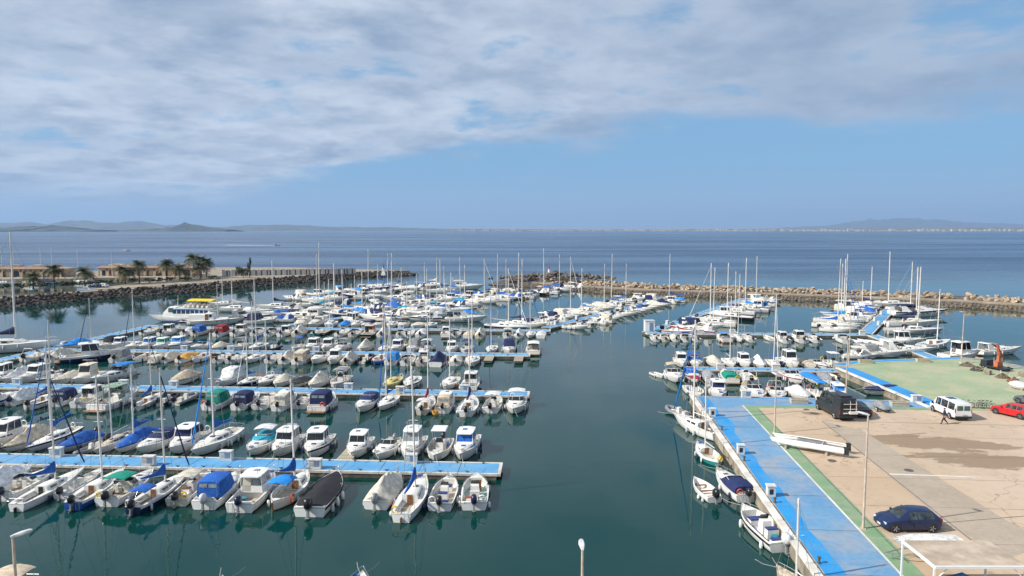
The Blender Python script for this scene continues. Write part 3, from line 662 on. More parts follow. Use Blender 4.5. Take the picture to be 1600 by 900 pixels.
def rig(p, h, ym, zb, boom_len, opts):
    """mast and standing rigging are built one metre high and stretched to each boat's own mast"""
    mb = MB(); k_ = 1.35 if h.L > 9 else 1.0; mb.vtube([(0, ym, 0), (0, ym, 0.7), (0, ym, 1)], [0.085 * k_, 0.08 * k_, 0.065 * k_], 7); p.add('mast', mb.mesh('mast', 60), ['mast'], None, 'mast', (0, 0, zb))
    mb = MB(); bw = h.B * 0.46
    for sg in (-1, 1): mb.vtube([(sg * bw, ym - 0.15, 0), (sg * 0.42, ym - 0.05, 0.56), (sg * 0.03, ym, 0.97)], 0.018 if h.L > 9 else 0.013, 3)
    mb.vtube([(0, h.y(0.02), 0), (0, ym, 0.995)], 0.02 if h.L > 9 else 0.013, 3)
    p.add('rigging', mb.mesh('rigging', 0), ['wire'], None, 'mast', (0, 0, zb))
    mb = MB(); mb.tube([(-0.45, ym - 0.08, 0), (0, ym, 0.02), (0.45, ym - 0.08, 0)], 0.022, 4); p.add('spreader', mb.mesh('spreader', 0), ['mast'], None, 'spreader', (0, 0, zb))
    mb = MB()
    if 'j' in opts: mb.vtube([(0, h.y(0.985), 0.03), (0, h.y(0.985) + (ym - h.y(0.985)) * 0.12, 0.12), (0, ym + 0.12, 0.93)], [0.06, 0.085, 0.035], 6); p.add('furled_jib', mb.mesh('furled_jib', 60), ['jib'], None, 'mast', (0, 0, zb))
    else: mb.vtube([(0, h.y(0.99), 0), (0, ym, 0.97)], 0.013, 3); p.add('forestay', mb.mesh('forestay', 0), ['wire'], None, 'mast', (0, 0, zb))
    if h.L > 9: mb = MB(); mb.tube([(-0.32, ym - 0.06, 0), (0, ym, 0.02), (0.32, ym - 0.06, 0)], 0.022, 4); p.add('spreader', mb.mesh('spreader', 0), ['mast'], None, 'spreader2', (0, 0, zb))
    zbm = zb + 0.75
    up = 0.9 if 'k' in opts else 0.06   # k: boom topped up steeply
    mb = MB(); mb.tube([(0, ym - 0.08, zbm), (0, ym - boom_len, zbm + up)], 0.045, 6); bi = p.add('boom', mb.mesh('boom', 60), ['mast'])
    if 'n' not in opts:
        mb = MB(); pts = []; rings = []
        for i in range(9):
            f = i / 8; y = ym - 0.02 - f * boom_len * 0.98; z = zbm + up * f + 0.10; hh = 0.85 * (1 - f) ** 2.6 + 0.22 - 0.08 * f; w = 0.17 - 0.06 * f
            rings.append([(w * math.cos(a), y, z + hh * (0.55 + 0.55 * math.sin(a)) - 0.14 + 0.02 * math.sin(9 * f + a)) for a in [2 * math.pi * k / 8 for k in range(8)]])
        mb.loft(rings, 0, True, True, True); p.add('sail_cover', mb.mesh('sail_cover', 60), ['cover'], bi)

def A_sail(opts, L=7.5):
    B = L * 0.335 if L < 9 else L * 0.31
    h = Hull(L, B, L * 0.105, L * 0.135, 0.3, 0.66, 2.1, L * 0.10, False, 0.42, 0.86); p = Proto(); p.name = 'sailboat'
    base_parts(p, h, h.deck(0.05, 0.36, 0.55, 0.42))
    yb, yf = h.y(0.36), h.y(0.74); zb = h.sh(0.45); hc = L * 0.05
    secs = [(yb, B * 0.30, zb - 0.02, B * 0.27, zb + hc + 0.06), (yb + 0.3 * (yf - yb), B * 0.31, zb, B * 0.27, zb + hc + 0.05), (yb + 0.72 * (yf - yb), B * 0.25, zb + 0.03, B * 0.20, zb + hc), (yf, B * 0.13, zb + 0.08, B * 0.09, zb + 0.12)]
    c = p.add('cabin', cabin(secs).mesh('cabin', 45), ['deck'])
    for sg in (-1, 1):
        if 'w' in opts: p.add('window', side_window(secs, yb + 0.1 * (yf - yb), yb + 0.75 * (yf - yb), 0.35, 0.9, sg), ['window'], c)
        else:
            p.add('window', side_window(secs, yb + 0.12 * (yf - yb), yb + 0.38 * (yf - yb), 0.35, 0.9, sg), ['window'], c); p.add('window', side_window(secs, yb + 0.45 * (yf - yb), yb + 0.68 * (yf - yb), 0.35, 0.9, sg), ['window'], c)
    mb = MB(); w = B * 0.11; mb.box((0, yb - 0.02, zb + hc * 0.35 - 0.12), (2 * w, 0.05, hc + 0.42), 0, 0.85, 1); p.add('companionway', mb.mesh('companionway', 0), ['door'], c)
    mb = MB(); mb.box((0, yb + 0.62 * (yf - yb), zb + hc + 0.04), (0.46, 0.46, 0.05), 0, 0.9); p.add('hatch', mb.mesh('hatch', 0), ['window'], c)
    mb = MB()
    for sg in (-1, 1): mb.box((sg * B * 0.22, h.y(0.2), h.sh(0.2) - 0.2), (B * 0.1, L * 0.26, 0.08))
    p.add('cockpit_seat', mb.mesh('cockpit_seat', 0), ['deck'])
    p.add('pulpit', rail(h, 0.86, 0.985, 0.5, 4), ['metal'])
    p.add('pushpit', rail(h, 0.01, 0.16, 0.5, 3, fore=False), ['metal'])
    mb = MB(); 
    for sg in (-1, 1):
        mb.tube([(sg * (h.b(t) - 0.08), h.y(t), h.sh(t) + 0.45) for t in (0.16, 0.35, 0.55, 0.72, 0.86)], 0.008, 3)
        for t in (0.35, 0.55, 0.72): mb.tube([(sg * (h.b(t) - 0.08), h.y(t), h.sh(t)), (sg * (h.b(t) - 0.08), h.y(t), h.sh(t) + 0.45)], 0.012, 3)
    p.add('guard_rail', mb.mesh('guard_rail', 0), ['metal'])
    mb = MB(); mb.box((0, h.y(0) - 0.1, 0.1), (0.05, 0.3, h.f0 * 1.1)); mb.tube([(0, h.y(0) - 0.05, h.f0 + 0.1), (0, h.y(0.17), h.f0 + 0.28)], 0.025, 4); p.add('rudder', mb.mesh('rudder', 0), ['door'])
    rig(p, h, h.y(0.58), zb + hc * 0.8, L * 0.40, opts)
    if 'b' in opts: bimini(p, h.y(0.06), h.y(0.28), B * 0.36, h.f0, h.f0 + 1.25)
    if 's' in opts:
        mb = MB(); rings = []
        for i in range(4):
            y = yb - 0.45 + i * 0.4; hh = (0.55, 0.62, 0.5, 0.06)[i]; rings.append([(B * 0.27 * x, y, zb + hc * 0.6 + hh * (1 - abs(x) ** 3)) for x in (-1, -0.8, -0.4, 0, 0.4, 0.8, 1)])
        mb.loft(rings); p.add('spray_hood', mb.mesh('spray_hood', 50), ['top'])
    if 'o' in opts: p.motor(h, opts)
    if 'f' in opts: fenders(p, h, (0.25, 0.3, 0.5, 0.55, 0.7), 'fender')
    lines(p, h); return p
def cuddy_nose(p, h, t0, t1, hc, hw=0.42):
    B = h.B; zb = h.sh(0.5) + 0.0; ya, yf = h.y(t0), h.y(t1)
    secs = [(ya, B * hw, zb, B * (hw - 0.05), zb + hc), (ya + 0.35 * (yf - ya), B * (hw - 0.01), zb + 0.01, B * (hw - 0.08), zb + hc * 0.96), (ya + 0.7 * (yf - ya), B * hw * 0.7, zb + 0.06, B * hw * 0.48, zb + hc * 0.75 + 0.04), (yf, B * 0.1, h.sh(t1), B * 0.06, h.sh(t1) + 0.04)]
    k = p.add('foredeck_cabin', cabin(secs).mesh('foredeck_cabin', 50), ['deck'])
    for sg in (-1, 1): p.add('window', side_window(secs, ya + 0.12 * (yf - ya), ya + 0.55 * (yf - ya), 0.35, 0.85, sg, sl0=0.05, sl1=-0.1), ['window'], k)
    mb = MB(); ym = ya + 0.5 * (yf - ya); mb.box((0, ym, zb + hc * 0.93), (0.5, 0.42, 0.05), 0, 0.9); p.add('hatch', mb.mesh('hatch', 0), ['window'], k)
    return secs, k
def screen(p, y, w, z, hgt, rake, wrap=0.8, mt='screen'):
    mb = MB(); lo = []; hi = []
    for x, dy in ((-1, -wrap), (-0.92, -0.1), (-0.5, 0.06), (0.5, 0.06), (0.92, -0.1), (1, -wrap)):
        lo.append((x * w, y + dy, z)); hi.append((x * w * 0.88, y + dy * 0.9 - rake, z + hgt * (0.75 if abs(x) == 1 else 1)))
    mb.loft([lo, hi]); k = p.add('windscreen', mb.mesh('windscreen', 40), [mt])
    mb = MB(); mb.tube(hi, 0.022, 5); mb.tube(lo, 0.02, 4); mb.tube([lo[2], hi[2]], 0.018, 4); mb.tube([lo[3], hi[3]], 0.018, 4); p.add('screen_frame', mb.mesh('screen_frame', 0), ['frame'], k)
def wheelhouse(p, h, y0, y1, w, zb, ht, opts, rake=0.45):
    """hardtop cabin with separate front, side and rear panes"""
    wt = w * 0.86; zt_ = zb + ht
    secs = [(y0, w, zb, wt, zt_ - 0.08), (y1, w * 0.98, zb, wt, zt_ - 0.08)]
    # pillars and lower walls
    mb = MB(); zl = zb + ht * 0.42
    def wall(a, b, z0, z1, fa=0.0):
        pass
    fr = [(-w, y1), (w, y1), (w, y0), (-w, y0)]; tp = [(-wt, y1 - rake), (wt, y1 - rake), (wt, y0 + 0.05), (-wt, y0 + 0.05)]
    def pt(i, f): return Vector((fr[i][0] + (tp[i][0] - fr[i][0]) * f, fr[i][1] + (tp[i][1] - fr[i][1]) * f, zb + (ht - 0.06) * f))
    ring0 = [pt(i, 0) for i in range(4)]; ring1 = [pt(i, 0.42) for i in range(4)]
    openb = 'e' in opts
    sides = [(0, 1), (1, 2), (3, 0)] + ([] if openb else [(2, 3)])
    for i, j in sides: mb.add([pt(i, 0), pt(j, 0), pt(j, 0.42), pt(i, 0.42)], [(0, 1, 2, 3)])
    for i in range(4): mb.tube([pt(i, 0.4), pt(i, 1)], 0.045, 5)
    for sg, i, j in ((1, 1, 2), (-1, 0, 3)): mb.tube([pt(i, 0.42).lerp(pt(j, 0.42), 0.5), pt(i, 1).lerp(pt(j, 1), 0.5)], 0.035, 5)
    k = p.add('wheelhouse', mb.mesh('wheelhouse', 30), ['house'])
    def pane(i, j, a, b, lo=0.44, hi=0.97, nm='window', mt='window'):
        A, B_, C, D = pt(i, lo).lerp(pt(j, lo), a), pt(i, lo).lerp(pt(j, lo), b), pt(i, hi).lerp(pt(j, hi), b), pt(i, hi).lerp(pt(j, hi), a)
        p.add(nm, flat_panel([A, B_, C, D], 0.015).mesh(nm, 0), [mt], k)
    for a, b in ((0.04, 0.49), (0.51, 0.96)): pane(0, 1, a, b, nm='windscreen', mt='front_glass')
    for i, j in ((1, 2), (0, 3)):
        pane(i, j, 0.05, 0.47); 
        if not openb: pane(i, j, 0.53, 0.95)
    if not openb: pane(2, 3, 0.08, 0.44, 0.44, 0.95); pane(2, 3, 0.52, 0.92, 0.06, 0.95, 'door', 'doorcol')
    mb = MB(); rings = []
    for y, f, dz in ((y0 - 0.3, 0.9, -0.03), (y0 - 0.12, 1.08, 0.0), ((y0 + y1) / 2, 1.13, 0.03), (y1 - rake + 0.15, 1.08, 0.0), (y1 - rake + 0.38, 0.86, -0.06)):
        rings.append([(wt * f * x, y, zt_ + dz + 0.07 * (1 - x * x)) for x in (-1, -0.8, -0.35, 0.35, 0.8, 1)] + [(wt * f * x, y, zt_ + dz - 0.06) for x in (1, -1)])
    mb.loft(rings, 0, True, True, True); rf = p.add('roof', mb.mesh('roof', 45), ['house'], None)
    mb = MB(); mb.box((0.1, (y0 + y1) / 2 - 0.1, zt_ + 0.11), (0.5, 0.4, 0.05), 0, 0.85); p.add('roof_hatch', mb.mesh('roof_hatch', 0), ['window'], rf)
    mb = MB(); mb.tube([(-wt * 0.7, y0, zt_), (-wt * 0.72, y0 - 0.2, zt_ + 1.5)], [0.014, 0.008], 3); mb.tube([(wt * 0.6, y0 + 0.2, zt_), (wt * 0.6, y0 + 0.2, zt_ + 0.5)], 0.015, 4); p.add('antenna', mb.mesh('antenna', 0), ['wire'], rf)
    return k
def canopy(p, y0, y1, w, z0, z1, mt='canvas', rake=0.6, wins=True):
    """camper-style canvas enclosure"""
    rings = []; rg2 = random.Random(2)
    for y, f, zt_ in ((y0, 0.92, z1 - 0.08), (y0 + 0.12, 1, z1), (y0 + (y1 - y0) * 0.6, 1, z1 + 0.05), (y1 - rake, 0.95, z1 - 0.02), (y1, 0.9, z0 + 0.25)):
        rings.append([(-w * f, y, z0), (-w * f * 0.97, y, z0 + (zt_ - z0) * 0.5), (-w * f * 0.9, y, zt_ - 0.12), (-w * f * 0.6, y, zt_), (0, y, zt_ + 0.04), (w * f * 0.6, y, zt_), (w * f * 0.9, y, zt_ - 0.12), (w * f * 0.97, y, z0 + (zt_ - z0) * 0.5), (w * f, y, z0)])
    mb = MB(); mb.loft(rings, cap0=True); k = p.add('canopy', mb.mesh('canopy', 40), [mt])
    if wins:
        for a, b in ((-0.7, -0.06), (0.06, 0.7)):
            p.add('canopy_window', flat_panel([(a * w, y0 - 0.02, z0 + (z1 - z0) * 0.6), (b * w, y0 - 0.02, z0 + (z1 - z0) * 0.6), (b * w, y0 - 0.0, z0 + (z1 - z0) * 0.82), (a * w, y0 - 0.0, z0 + (z1 - z0) * 0.82)], 0.01).mesh('canopy_window', 0), ['glass_pale'], k)
def A_cuddy(opts, L=6.4):
    B = L * 0.375; h = Hull(L, B, L * 0.115, L * 0.17, 0.3, 0.88, 2.5, L * 0.11); p = Proto(); p.name = 'motorboat'
    base_parts(p, h, h.deck(0.03, 0.5, 0.80, 0.42)); zs = h.sh(0.5)
    cuddy_nose(p, h, 0.49, 0.93, L * 0.052); screen(p, h.y(0.53), B * 0.38, zs + L * 0.05, 0.42, 0.32)
    mb = MB(); mb.box((0, h.y(0.06), h.f0 - 0.12), (B * 0.62, 0.45, 0.34), 0, 0.95); mb.box((0, h.y(0.05) - 0.14, h.f0 + 0.16), (B * 0.62, 0.12, 0.3)); p.add('rear_seat', mb.mesh('rear_seat', 0), ['seat'])
    for sg in (-1, 1):
        mb = MB(); mb.box((sg * B * 0.2, h.y(0.36), zs - 0.1), (0.45, 0.45, 0.3)); mb.box((sg * B * 0.2, h.y(0.36) - 0.2, zs + 0.2), (0.42, 0.1, 0.42)); p.add('helm_seat', mb.mesh('helm_seat', 0), ['seat'])
    p.add('bow_rail', rail(h, 0.58, 0.985, 0.38, 6), ['metal'])
    if 'c' in opts: canopy(p, h.y(0.12), h.y(0.60), B * 0.42, zs, zs + 1.35)
    if 'l' in opts: canopy(p, h.y(0.08), h.y(0.62), B * 0.44, zs, zs + 0.62, wins=False)
    if 'b' in opts: bimini(p, h.y(0.15), h.y(0.46), B * 0.4, zs, zs + 1.35)
    if 'a' in opts: hoop(p, h.y(0.14), B * 0.42, zs - 0.1, zs + 1.25, 0.25)
    if 'o' in opts or 'u' in opts: p.motor(h, opts)
    else:
        mb = MB(); mb.box((0, h.y(0) - 0.28, 0.22), (B * 0.82, 0.62, 0.07)); p.add('swim_platform', mb.mesh('swim_platform', 0), ['platform'])
    if 'f' in opts: fenders(p, h, (0.2, 0.25, 0.42, 0.48, 0.6))
    lines(p, h); return p
def A_pilot(opts, L=6.6):
    B = L * 0.375; h = Hull(L, B, L * 0.12, L * 0.18, 0.32, 0.88, 2.4, L * 0.11); p = Proto(); p.name = 'motorboat'
    base_parts(p, h, h.deck(0.03, 0.40, 0.82, 0.5)); zs = h.sh(0.5)
    cuddy_nose(p, h, 0.52, 0.93, L * 0.06)
    wheelhouse(p, h, h.y(0.36), h.y(0.68), B * 0.36, zs - 0.02, 1.38 if 't' not in opts else 1.7, opts, 0.5)
    mb = MB(); mb.box((0, h.y(0.06), h.f0 - 0.12), (B * 0.66, 0.4, 0.32), 0, 0.95); p.add('rear_seat', mb.mesh('rear_seat', 0), ['seat'])
    p.add('bow_rail', rail(h, 0.5, 0.985, 0.42, 7), ['metal'])
    if 't' in opts: 
        zt_ = zs + 1.75; mb = MB(); mb.tube([(-B * .3, h.y(.36), zt_), (-B * .3, h.y(.36), zt_ + .45), (-B * .3, h.y(.5), zt_ + .45), (B * .3, h.y(.5), zt_ + .45), (B * .3, h.y(.36), zt_ + .45), (B * .3, h.y(.36), zt_)], 0.02, 4); p.add('roof_rail', mb.mesh('roof_rail', 0), ['metal'])
    if 'x' in opts: canopy(p, h.y(0.10), h.y(0.38), B * 0.38, zs - 0.1, zs + 1.3, rake=0.02)
    if 'o' in opts or 'u' in opts: p.motor(h, opts)
    else:
        mb = MB(); mb.box((0, h.y(0) - 0.28, 0.22), (B * 0.82, 0.62, 0.07)); p.add('swim_platform', mb.mesh('swim_platform', 0), ['platform'])
    if 'f' in opts: fenders(p, h, (0.2, 0.25, 0.42, 0.48, 0.6))
    lines(p, h); return p
def A_open(opts, L=5.6):
    B = L * 0.39; h = Hull(L, B, L * 0.115, L * 0.165, 0.28, 0.9, 2.7, L * 0.09); p = Proto(); p.name = 'motorboat'
    base_parts(p, h, h.deck(0.04, 0.84, 0.84, 0.42)); zs = h.sh(0.45) - 0.4
    mb = MB(); mb.box((0, h.y(0.46), zs + 0.42), (0.72, 0.7, 0.86), 0, 0.82, 0.7); c = p.add('console', mb.mesh('console', 20), ['deck'])
    p.add('windscreen', flat_panel([(-0.36, h.y(0.46) + 0.28, zs + 0.84), (0.36, h.y(0.46) + 0.28, zs + 0.84), (0.28, h.y(0.46) + 0.1, zs + 1.18), (-0.28, h.y(0.46) + 0.1, zs + 1.18)], 0.012).mesh('windscreen', 0), ['screen'], c)
    for nm, y, d in (('helm_seat', 0.30, (0.8, 0.42, 0.6)), ('rear_seat', 0.09, (B * 0.6, 0.4, 0.38)), ('bow_seat', 0.70, (B * 0.42, 0.6, 0.34))):
        mb = MB(); mb.box((0, h.y(y), zs + d[2] / 2), d, 0, 0.94); mb.box((0, h.y(y), zs + d[2] + 0.045), (d[0] * 0.96, d[1] * 0.96, 0.08), 1, 0.95); p.add(nm, mb.mesh(nm, 0), ['deck', 'seat'])
    p.add('bow_rail', rail(h, 0.6, 0.985, 0.26, 5), ['metal'])
    if 't' in opts:
        mb = MB(); mb.box((0, h.y(0.44), zs + 2.0), (1.35, 1.7, 0.07), 0, 0.93); k = p.add('hardtop', mb.mesh('hardtop', 0), ['top']); mb = MB()
        for sx in (-1, 1):
            for yy in (-0.5, 0.45): mb.tube([(sx * 0.5, h.y(0.45) + yy * 0.7, zs), (sx * 0.6, h.y(0.44) + yy * 1.3, zs + 1.98)], 0.025, 5)
        p.add('hardtop_frame', mb.mesh('hardtop_frame', 0), ['metal'], k)
    if 'b' in opts: bimini(p, h.y(0.22), h.y(0.58), B * 0.4, zs + 0.4, zs + 1.75)
    if 'd' in opts:
        mb = MB(); mb.box((0.25, h.y(0.6), zs + 0.5), (0.42, 0.06, 0.9)); p.add('cabin_door', mb.mesh('cabin_door', 0), ['door'])
    if 'a' in opts: hoop(p, h.y(0.12), B * 0.42, zs + 0.4, zs + 1.65, 0.2)
    p.motor(h, opts)
    if 'f' in opts: fenders(p, h, (0.2, 0.25, 0.5))
    lines(p, h); return p
def A_cover(opts, L=5.8):
    B = L * 0.385; h = Hull(L, B, L * 0.115, L * 0.16, 0.28, 0.88, 2.5, L * 0.1); p = Proto(); p.name = 'motorboat'
    base_parts(p, h, h.deck(0.05, 0.5, 0.8, 0.2))
    rg2 = random.Random(len(opts) + int(L * 10)); rings = []; n = 22; hi = 1.35 if 'h' in opts else 0.8; hi = 0.38 if 'l' in opts else hi
    for i in range(n):
        t = 0.03 + 0.93 * i / (n - 1); b = h.b(t) + 0.03; s = h.sh(t)
        pole = 0.80 + 0.20 * math.cos((t - 0.36) * 17) ** 2
        prof_ = min(1, 0.30 + t * 2.6) * (1 if t < 0.48 else max(0.22, 1 - (t - 0.48) * 1.9)) * pole
        rh = hi * prof_ * (1 if t < 0.85 else max(0.05, (0.97 - t) / 0.12)); ex_ = 1.12 if 'h' in opts else 1.6
        ring = []
        for x in (-1, -0.97, -0.8, -0.55, -0.25, -0.06, 0.06, 0.25, 0.55, 0.8, 0.97, 1):
            zz = s - 0.10 if abs(x) == 1 else s + 0.04 + rh * (1 - abs(x) ** ex_) - 0.07 * rh * math.sin(math.pi * abs(x)) + (0.09 * rh * noise.noise(Vector((x * 2.5, t * 9, L + hi))) + 0.012 * rh * math.sin(t * 50 + x * 5) if abs(x) < 0.9 else 0)
            ring.append((x * b, h.y(t), zz))
        rings.append(ring)
    mb = MB(); mb.loft(rings, cap0=True); p.add('boat_cover', mb.mesh('boat_cover', 35), ['canvas'])
    if 'a' in opts: hoop(p, h.y(0.3), B * 0.44, h.f0, h.f0 + 1.5, -0.25, 'bimini_hoop', 0.025, 'top'); 
    if 'o' in opts or 'u' in opts: p.motor(h, opts)
    if 'm' in opts: rig(p, h, h.y(0.58), h.sh(0.5) + 0.3, L * 0.4, opts)
    p.add('bow_rail', rail(h, 0.8, 0.985, 0.32, 4), ['metal'])
    lines(p, h); return p
def A_rib(opts, L=4.6):
    B = 1.9; p = Proto(); p.name = 'inflatable_boat'; p.len = L; p.beam = B; r = 0.23
    mb = MB(); pts = []
    for sg in (-1, 1):
        side = [(sg * (B / 2 - r), -L / 2, 0.33), (sg * (B / 2 - r), 0, 0.33), (sg * (B / 2 - r) * 0.95, L * 0.22, 0.36), (sg * (B / 2 - r) * 0.7, L * 0.38, 0.45), (sg * 0.25, L * 0.47, 0.52)]
        pts.append(side)
    mb.tube(pts[0] + [(0, L * 0.49, 0.54)] + pts[1][::-1], [r * 0.6] + [r] * 9 + [r * 0.6], 9); p.add('tube', mb.mesh('tube', 60), ['tubecol'])
    h = Hull(L * 0.9, B * 0.7, 0.3, 0.4, 0.2, 0.9, 2.4, 0.4); p.add('hull', h.mesh(), ['hull', 'boot', 'hull'])
    mb = MB(); mb.box((0, -0.1, 0.25), (B * 0.6, L * 0.75, 0.05)); p.add('floor', mb.mesh('floor', 0), ['sole'])
    mb = MB(); mb.box((0, 0.1, 0.62), (0.5, 0.5, 0.7), 0, 0.8, 0.7); p.add('console', mb.mesh('console', 20), ['deck'])
    mb = MB(); mb.box((0, -L * 0.22, 0.5), (0.6, 0.6, 0.5), 0, 0.9); p.add('seat', mb.mesh('seat', 20), ['seat'])
    h.f0 = 0.55; p.motor(Hull(L, B, 0.55, 0.5), opts)
    return p
def A_dinghy(opts, L=3.9):
    B = 1.55; h = Hull(L, B, 0.45, 0.62, 0.18, 0.75, 2.3, 0.3); p = Proto(); p.name = 'rowing_boat'
    base_parts(p, h, h.deck(0.03, 0.93, 0.88, 0.36))
    for t in (0.16, 0.45, 0.72):
        mb = MB(); mb.box((0, h.y(t), h.sh(t) - 0.13), (2 * h.b(t) * 0.86, 0.24, 0.04)); p.add('thwart', mb.mesh('thwart', 0), ['thwart'])
    if 'o' in opts: p.motor(h, opts)
    return p
def A_llaut(opts, L=6.2):
    B = L * 0.36; h = Hull(L, B, 0.72, 0.95, 0.35, 0.4, 2.2, 0.25, True, 0.48, 0.9); p = Proto(); p.name = 'fishing_boat'
    base_parts(p, h, h.deck(0.12, 0.6, 0.72, 0.4)); zs = h.sh(0.5)
    secs = [(h.y(0.58), B * 0.3, zs, B * 0.26, zs + 0.42), (h.y(0.72), B * 0.26, zs + 0.05, B * 0.22, zs + 0.42), (h.y(0.84), B * 0.14, zs + 0.12, B * 0.1, zs + 0.3)]
    k = p.add('cabin', cabin(secs).mesh('cabin', 45), ['deck'])
    for sg in (-1, 1): p.add('window', side_window(secs, h.y(0.6), h.y(0.72), 0.3, 0.85, sg), ['window'], k)
    mb = MB(); mb.box((0.1, h.y(0.58) - 0.02, zs + 0.08), (0.5, 0.05, 0.7)); p.add('door', mb.mesh('door', 0), ['door'], k)
    if 'b' in opts: bimini(p, h.y(0.1), h.y(0.40), B * 0.38, zs - 0.1, zs + 1.3)
    if 'm' in opts: rig(p, h, h.y(0.62), zs + 0.35, L * 0.42, opts)
    if 'g' in opts:
        mb = MB(); n = 14; pts = [(B * 0.5, h.y(0.14) + 0.3 * math.cos(2 * math.pi * i / n), 0.72 + 0.3 * math.sin(2 * math.pi * i / n)) for i in range(n + 1)]; mb.tube(pts, 0.06, 6, cap=False); p.add('lifebuoy', mb.mesh('lifebuoy', 60), ['orange_plastic'])
    mb = MB(); mb.box((0, h.y(0.02) - 0.12, 0.25), (0.06, 0.3, 0.9)); mb.tube([(0, h.y(0.02), 0.95), (0, h.y(0.2), 1.1)], 0.03, 4); p.add('rudder', mb.mesh('rudder', 0), ['door'])
    p.add('bow_rail', rail(h, 0.7, 0.97, 0.35, 5), ['metal'])
    if 'o' in opts: p.motor(h, opts)
    lines(p, h); return p
def A_cruiser(opts, L=9.5):
    B = L * 0.315; h = Hull(L, B, L * 0.10, L * 0.15, 0.45, 0.9, 2.3, L * 0.13); p = Proto(); p.name = 'motor_yacht'
    p.len = L; p.beam = B; p.add('hull', h.mesh(stripe=0.30), ['hull', 'boot', 'stripe']); p.add('deck', h.deck(0.06, 0.40, 0.78, 0.45), ['deck', 'sole']); zs = h.sh(0.5); hc = L * 0.055
    ya, yf = h.y(0.40), h.y(0.90)
    secs = [(ya, B * 0.42, zs - 0.02, B * 0.37, zs + hc), (ya + 0.35 * (yf - ya), B * 0.41, zs, B * 0.34, zs + hc), (ya + 0.7 * (yf - ya), B * 0.30, zs + 0.08, B * 0.22, zs + hc * 0.9), (yf, B * 0.1, zs + 0.22, B * 0.05, zs + 0.28)]
    k = p.add('cabin', cabin(secs).mesh('cabin', 50), ['deck'])
    for sg in (-1, 1): p.add('window', side_window(secs, ya + 0.1 * (yf - ya), ya + 0.62 * (yf - ya), 0.3, 0.85, sg, sl0=0.1, sl1=-0.4), ['window'], k)
    for i in (0.55, 0.7):
        mb = MB(); mb.box((0, ya + i * (yf - ya), zs + hc * 0.99), (0.5, 0.5, 0.06), 0, 0.9); p.add('hatch', mb.mesh('hatch', 0), ['window'], k)
    for sg in (-1, 1):
        for t in (0.45, 0.53, 0.61):
            mb = MB(); mb.box((sg * (h.b(t) * 0.985), h.y(t), h.sh(t) - 0.5), (0.06, 0.42, 0.14), 0, 0.95); p.add('porthole', mb.mesh('porthole', 0), ['window'])
    screen(p, h.y(0.47), B * 0.38, zs + hc * 0.95, 0.62, 0.6, 1.3)
    if 'y' in opts:
        s2 = [(h.y(0.22), B * 0.36, zs, B * 0.33, zs + 1.5), (h.y(0.40), B * 0.37, zs, B * 0.33, zs + 1.5), (h.y(0.52), B * 0.36, zs, B * 0.28, zs + 1.35), (h.y(0.64), B * 0.30, zs + 0.2, B * 0.24, zs + 0.55)]
        q = p.add('saloon', cabin(s2).mesh('saloon', 40), ['deck'])
        for sg in (-1, 1):
            for a, b in ((0.24, 0.34), (0.35, 0.45)): p.add('window', side_window(s2, h.y(a), h.y(b), 0.5, 0.9, sg), ['window'], q)
        FWD[0] = 1; p.add('windscreen', end_window(s2[3], s2[2], 0.15, 0.85, B * 0.25, 0.03, 2), ['window'], q)
        s3 = [(h.y(0.16), B * 0.34, zs + 1.5, B * 0.36, zs + 1.95), (h.y(0.36), B * 0.34, zs + 1.5, B * 0.36, zs + 2.0), (h.y(0.46), B * 0.28, zs + 1.5, B * 0.24, zs + 1.9)]
        p.add('flybridge', cabin(s3).mesh('flybridge', 40), ['deck']); mb = MB(); mb.box((0, h.y(0.3), zs + 2.02), (B * 0.52, L * 0.16, 0.12)); p.add('flybridge_seat', mb.mesh('flybridge_seat', 0), ['seat'])
        hoop(p, h.y(0.14), B * 0.34, zs + 1.5, zs + 2.9, -0.3, 'radar_arch', 0.06, 'house')
    else:
        mb = MB()
        for sg in (-1, 1): mb.add([(sg * B * 0.44, h.y(0.14), zs - 0.1), (sg * B * 0.44, h.y(0.32), zs - 0.1), (sg * B * 0.38, h.y(0.20), zs + 1.25), (sg * B * 0.38, h.y(0.13), zs + 1.25), (sg * B * 0.40, h.y(0.14), zs - 0.1), (sg * B * 0.40, h.y(0.32), zs - 0.1), (sg * B * 0.34, h.y(0.20), zs + 1.2), (sg * B * 0.34, h.y(0.13), zs + 1.2)], [(0, 1, 2, 3), (4, 7, 6, 5), (0, 3, 7, 4), (1, 5, 6, 2), (0, 4, 5, 1), (3, 2, 6, 7)])
        mb.box((0, h.y(0.165), zs + 1.27), (B * 0.78, L * 0.085, 0.1), 0, 0.95); p.add('radar_arch', mb.mesh('radar_arch', 30), ['house'])
        if 'b' in opts: bimini(p, h.y(0.02), h.y(0.46), B * 0.4, zs, zs + 1.45, 'top')
        if 'l' in opts: canopy(p, h.y(0.05), h.y(0.56), B * 0.42, zs - 0.05, zs + 0.85, wins=False)
        if 'c' in opts: canopy(p, h.y(0.04), h.y(0.54), B * 0.42, zs - 0.05, zs + 1.3, wins=True)
    mb = MB(); mb.box((0, h.y(0.08), h.f0), (B * 0.66, 0.55, 0.4), 0, 0.95); p.add('rear_seat', mb.mesh('rear_seat', 0), ['seat'])
    for sg in (-1, 1):
        mb = MB(); mb.box((sg * B * 0.2, h.y(0.33), zs + 0.1), (0.55, 0.5, 0.5)); mb.box((sg * B * 0.2, h.y(0.33) - 0.25, zs + 0.5), (0.5, 0.12, 0.5)); p.add('helm_seat', mb.mesh('helm_seat', 0), ['seat'])
    mb = MB(); mb.box((0, h.y(0) - 0.4, 0.25), (B * 0.85, 0.9, 0.08)); p.add('swim_platform', mb.mesh('swim_platform', 0), ['platform'])
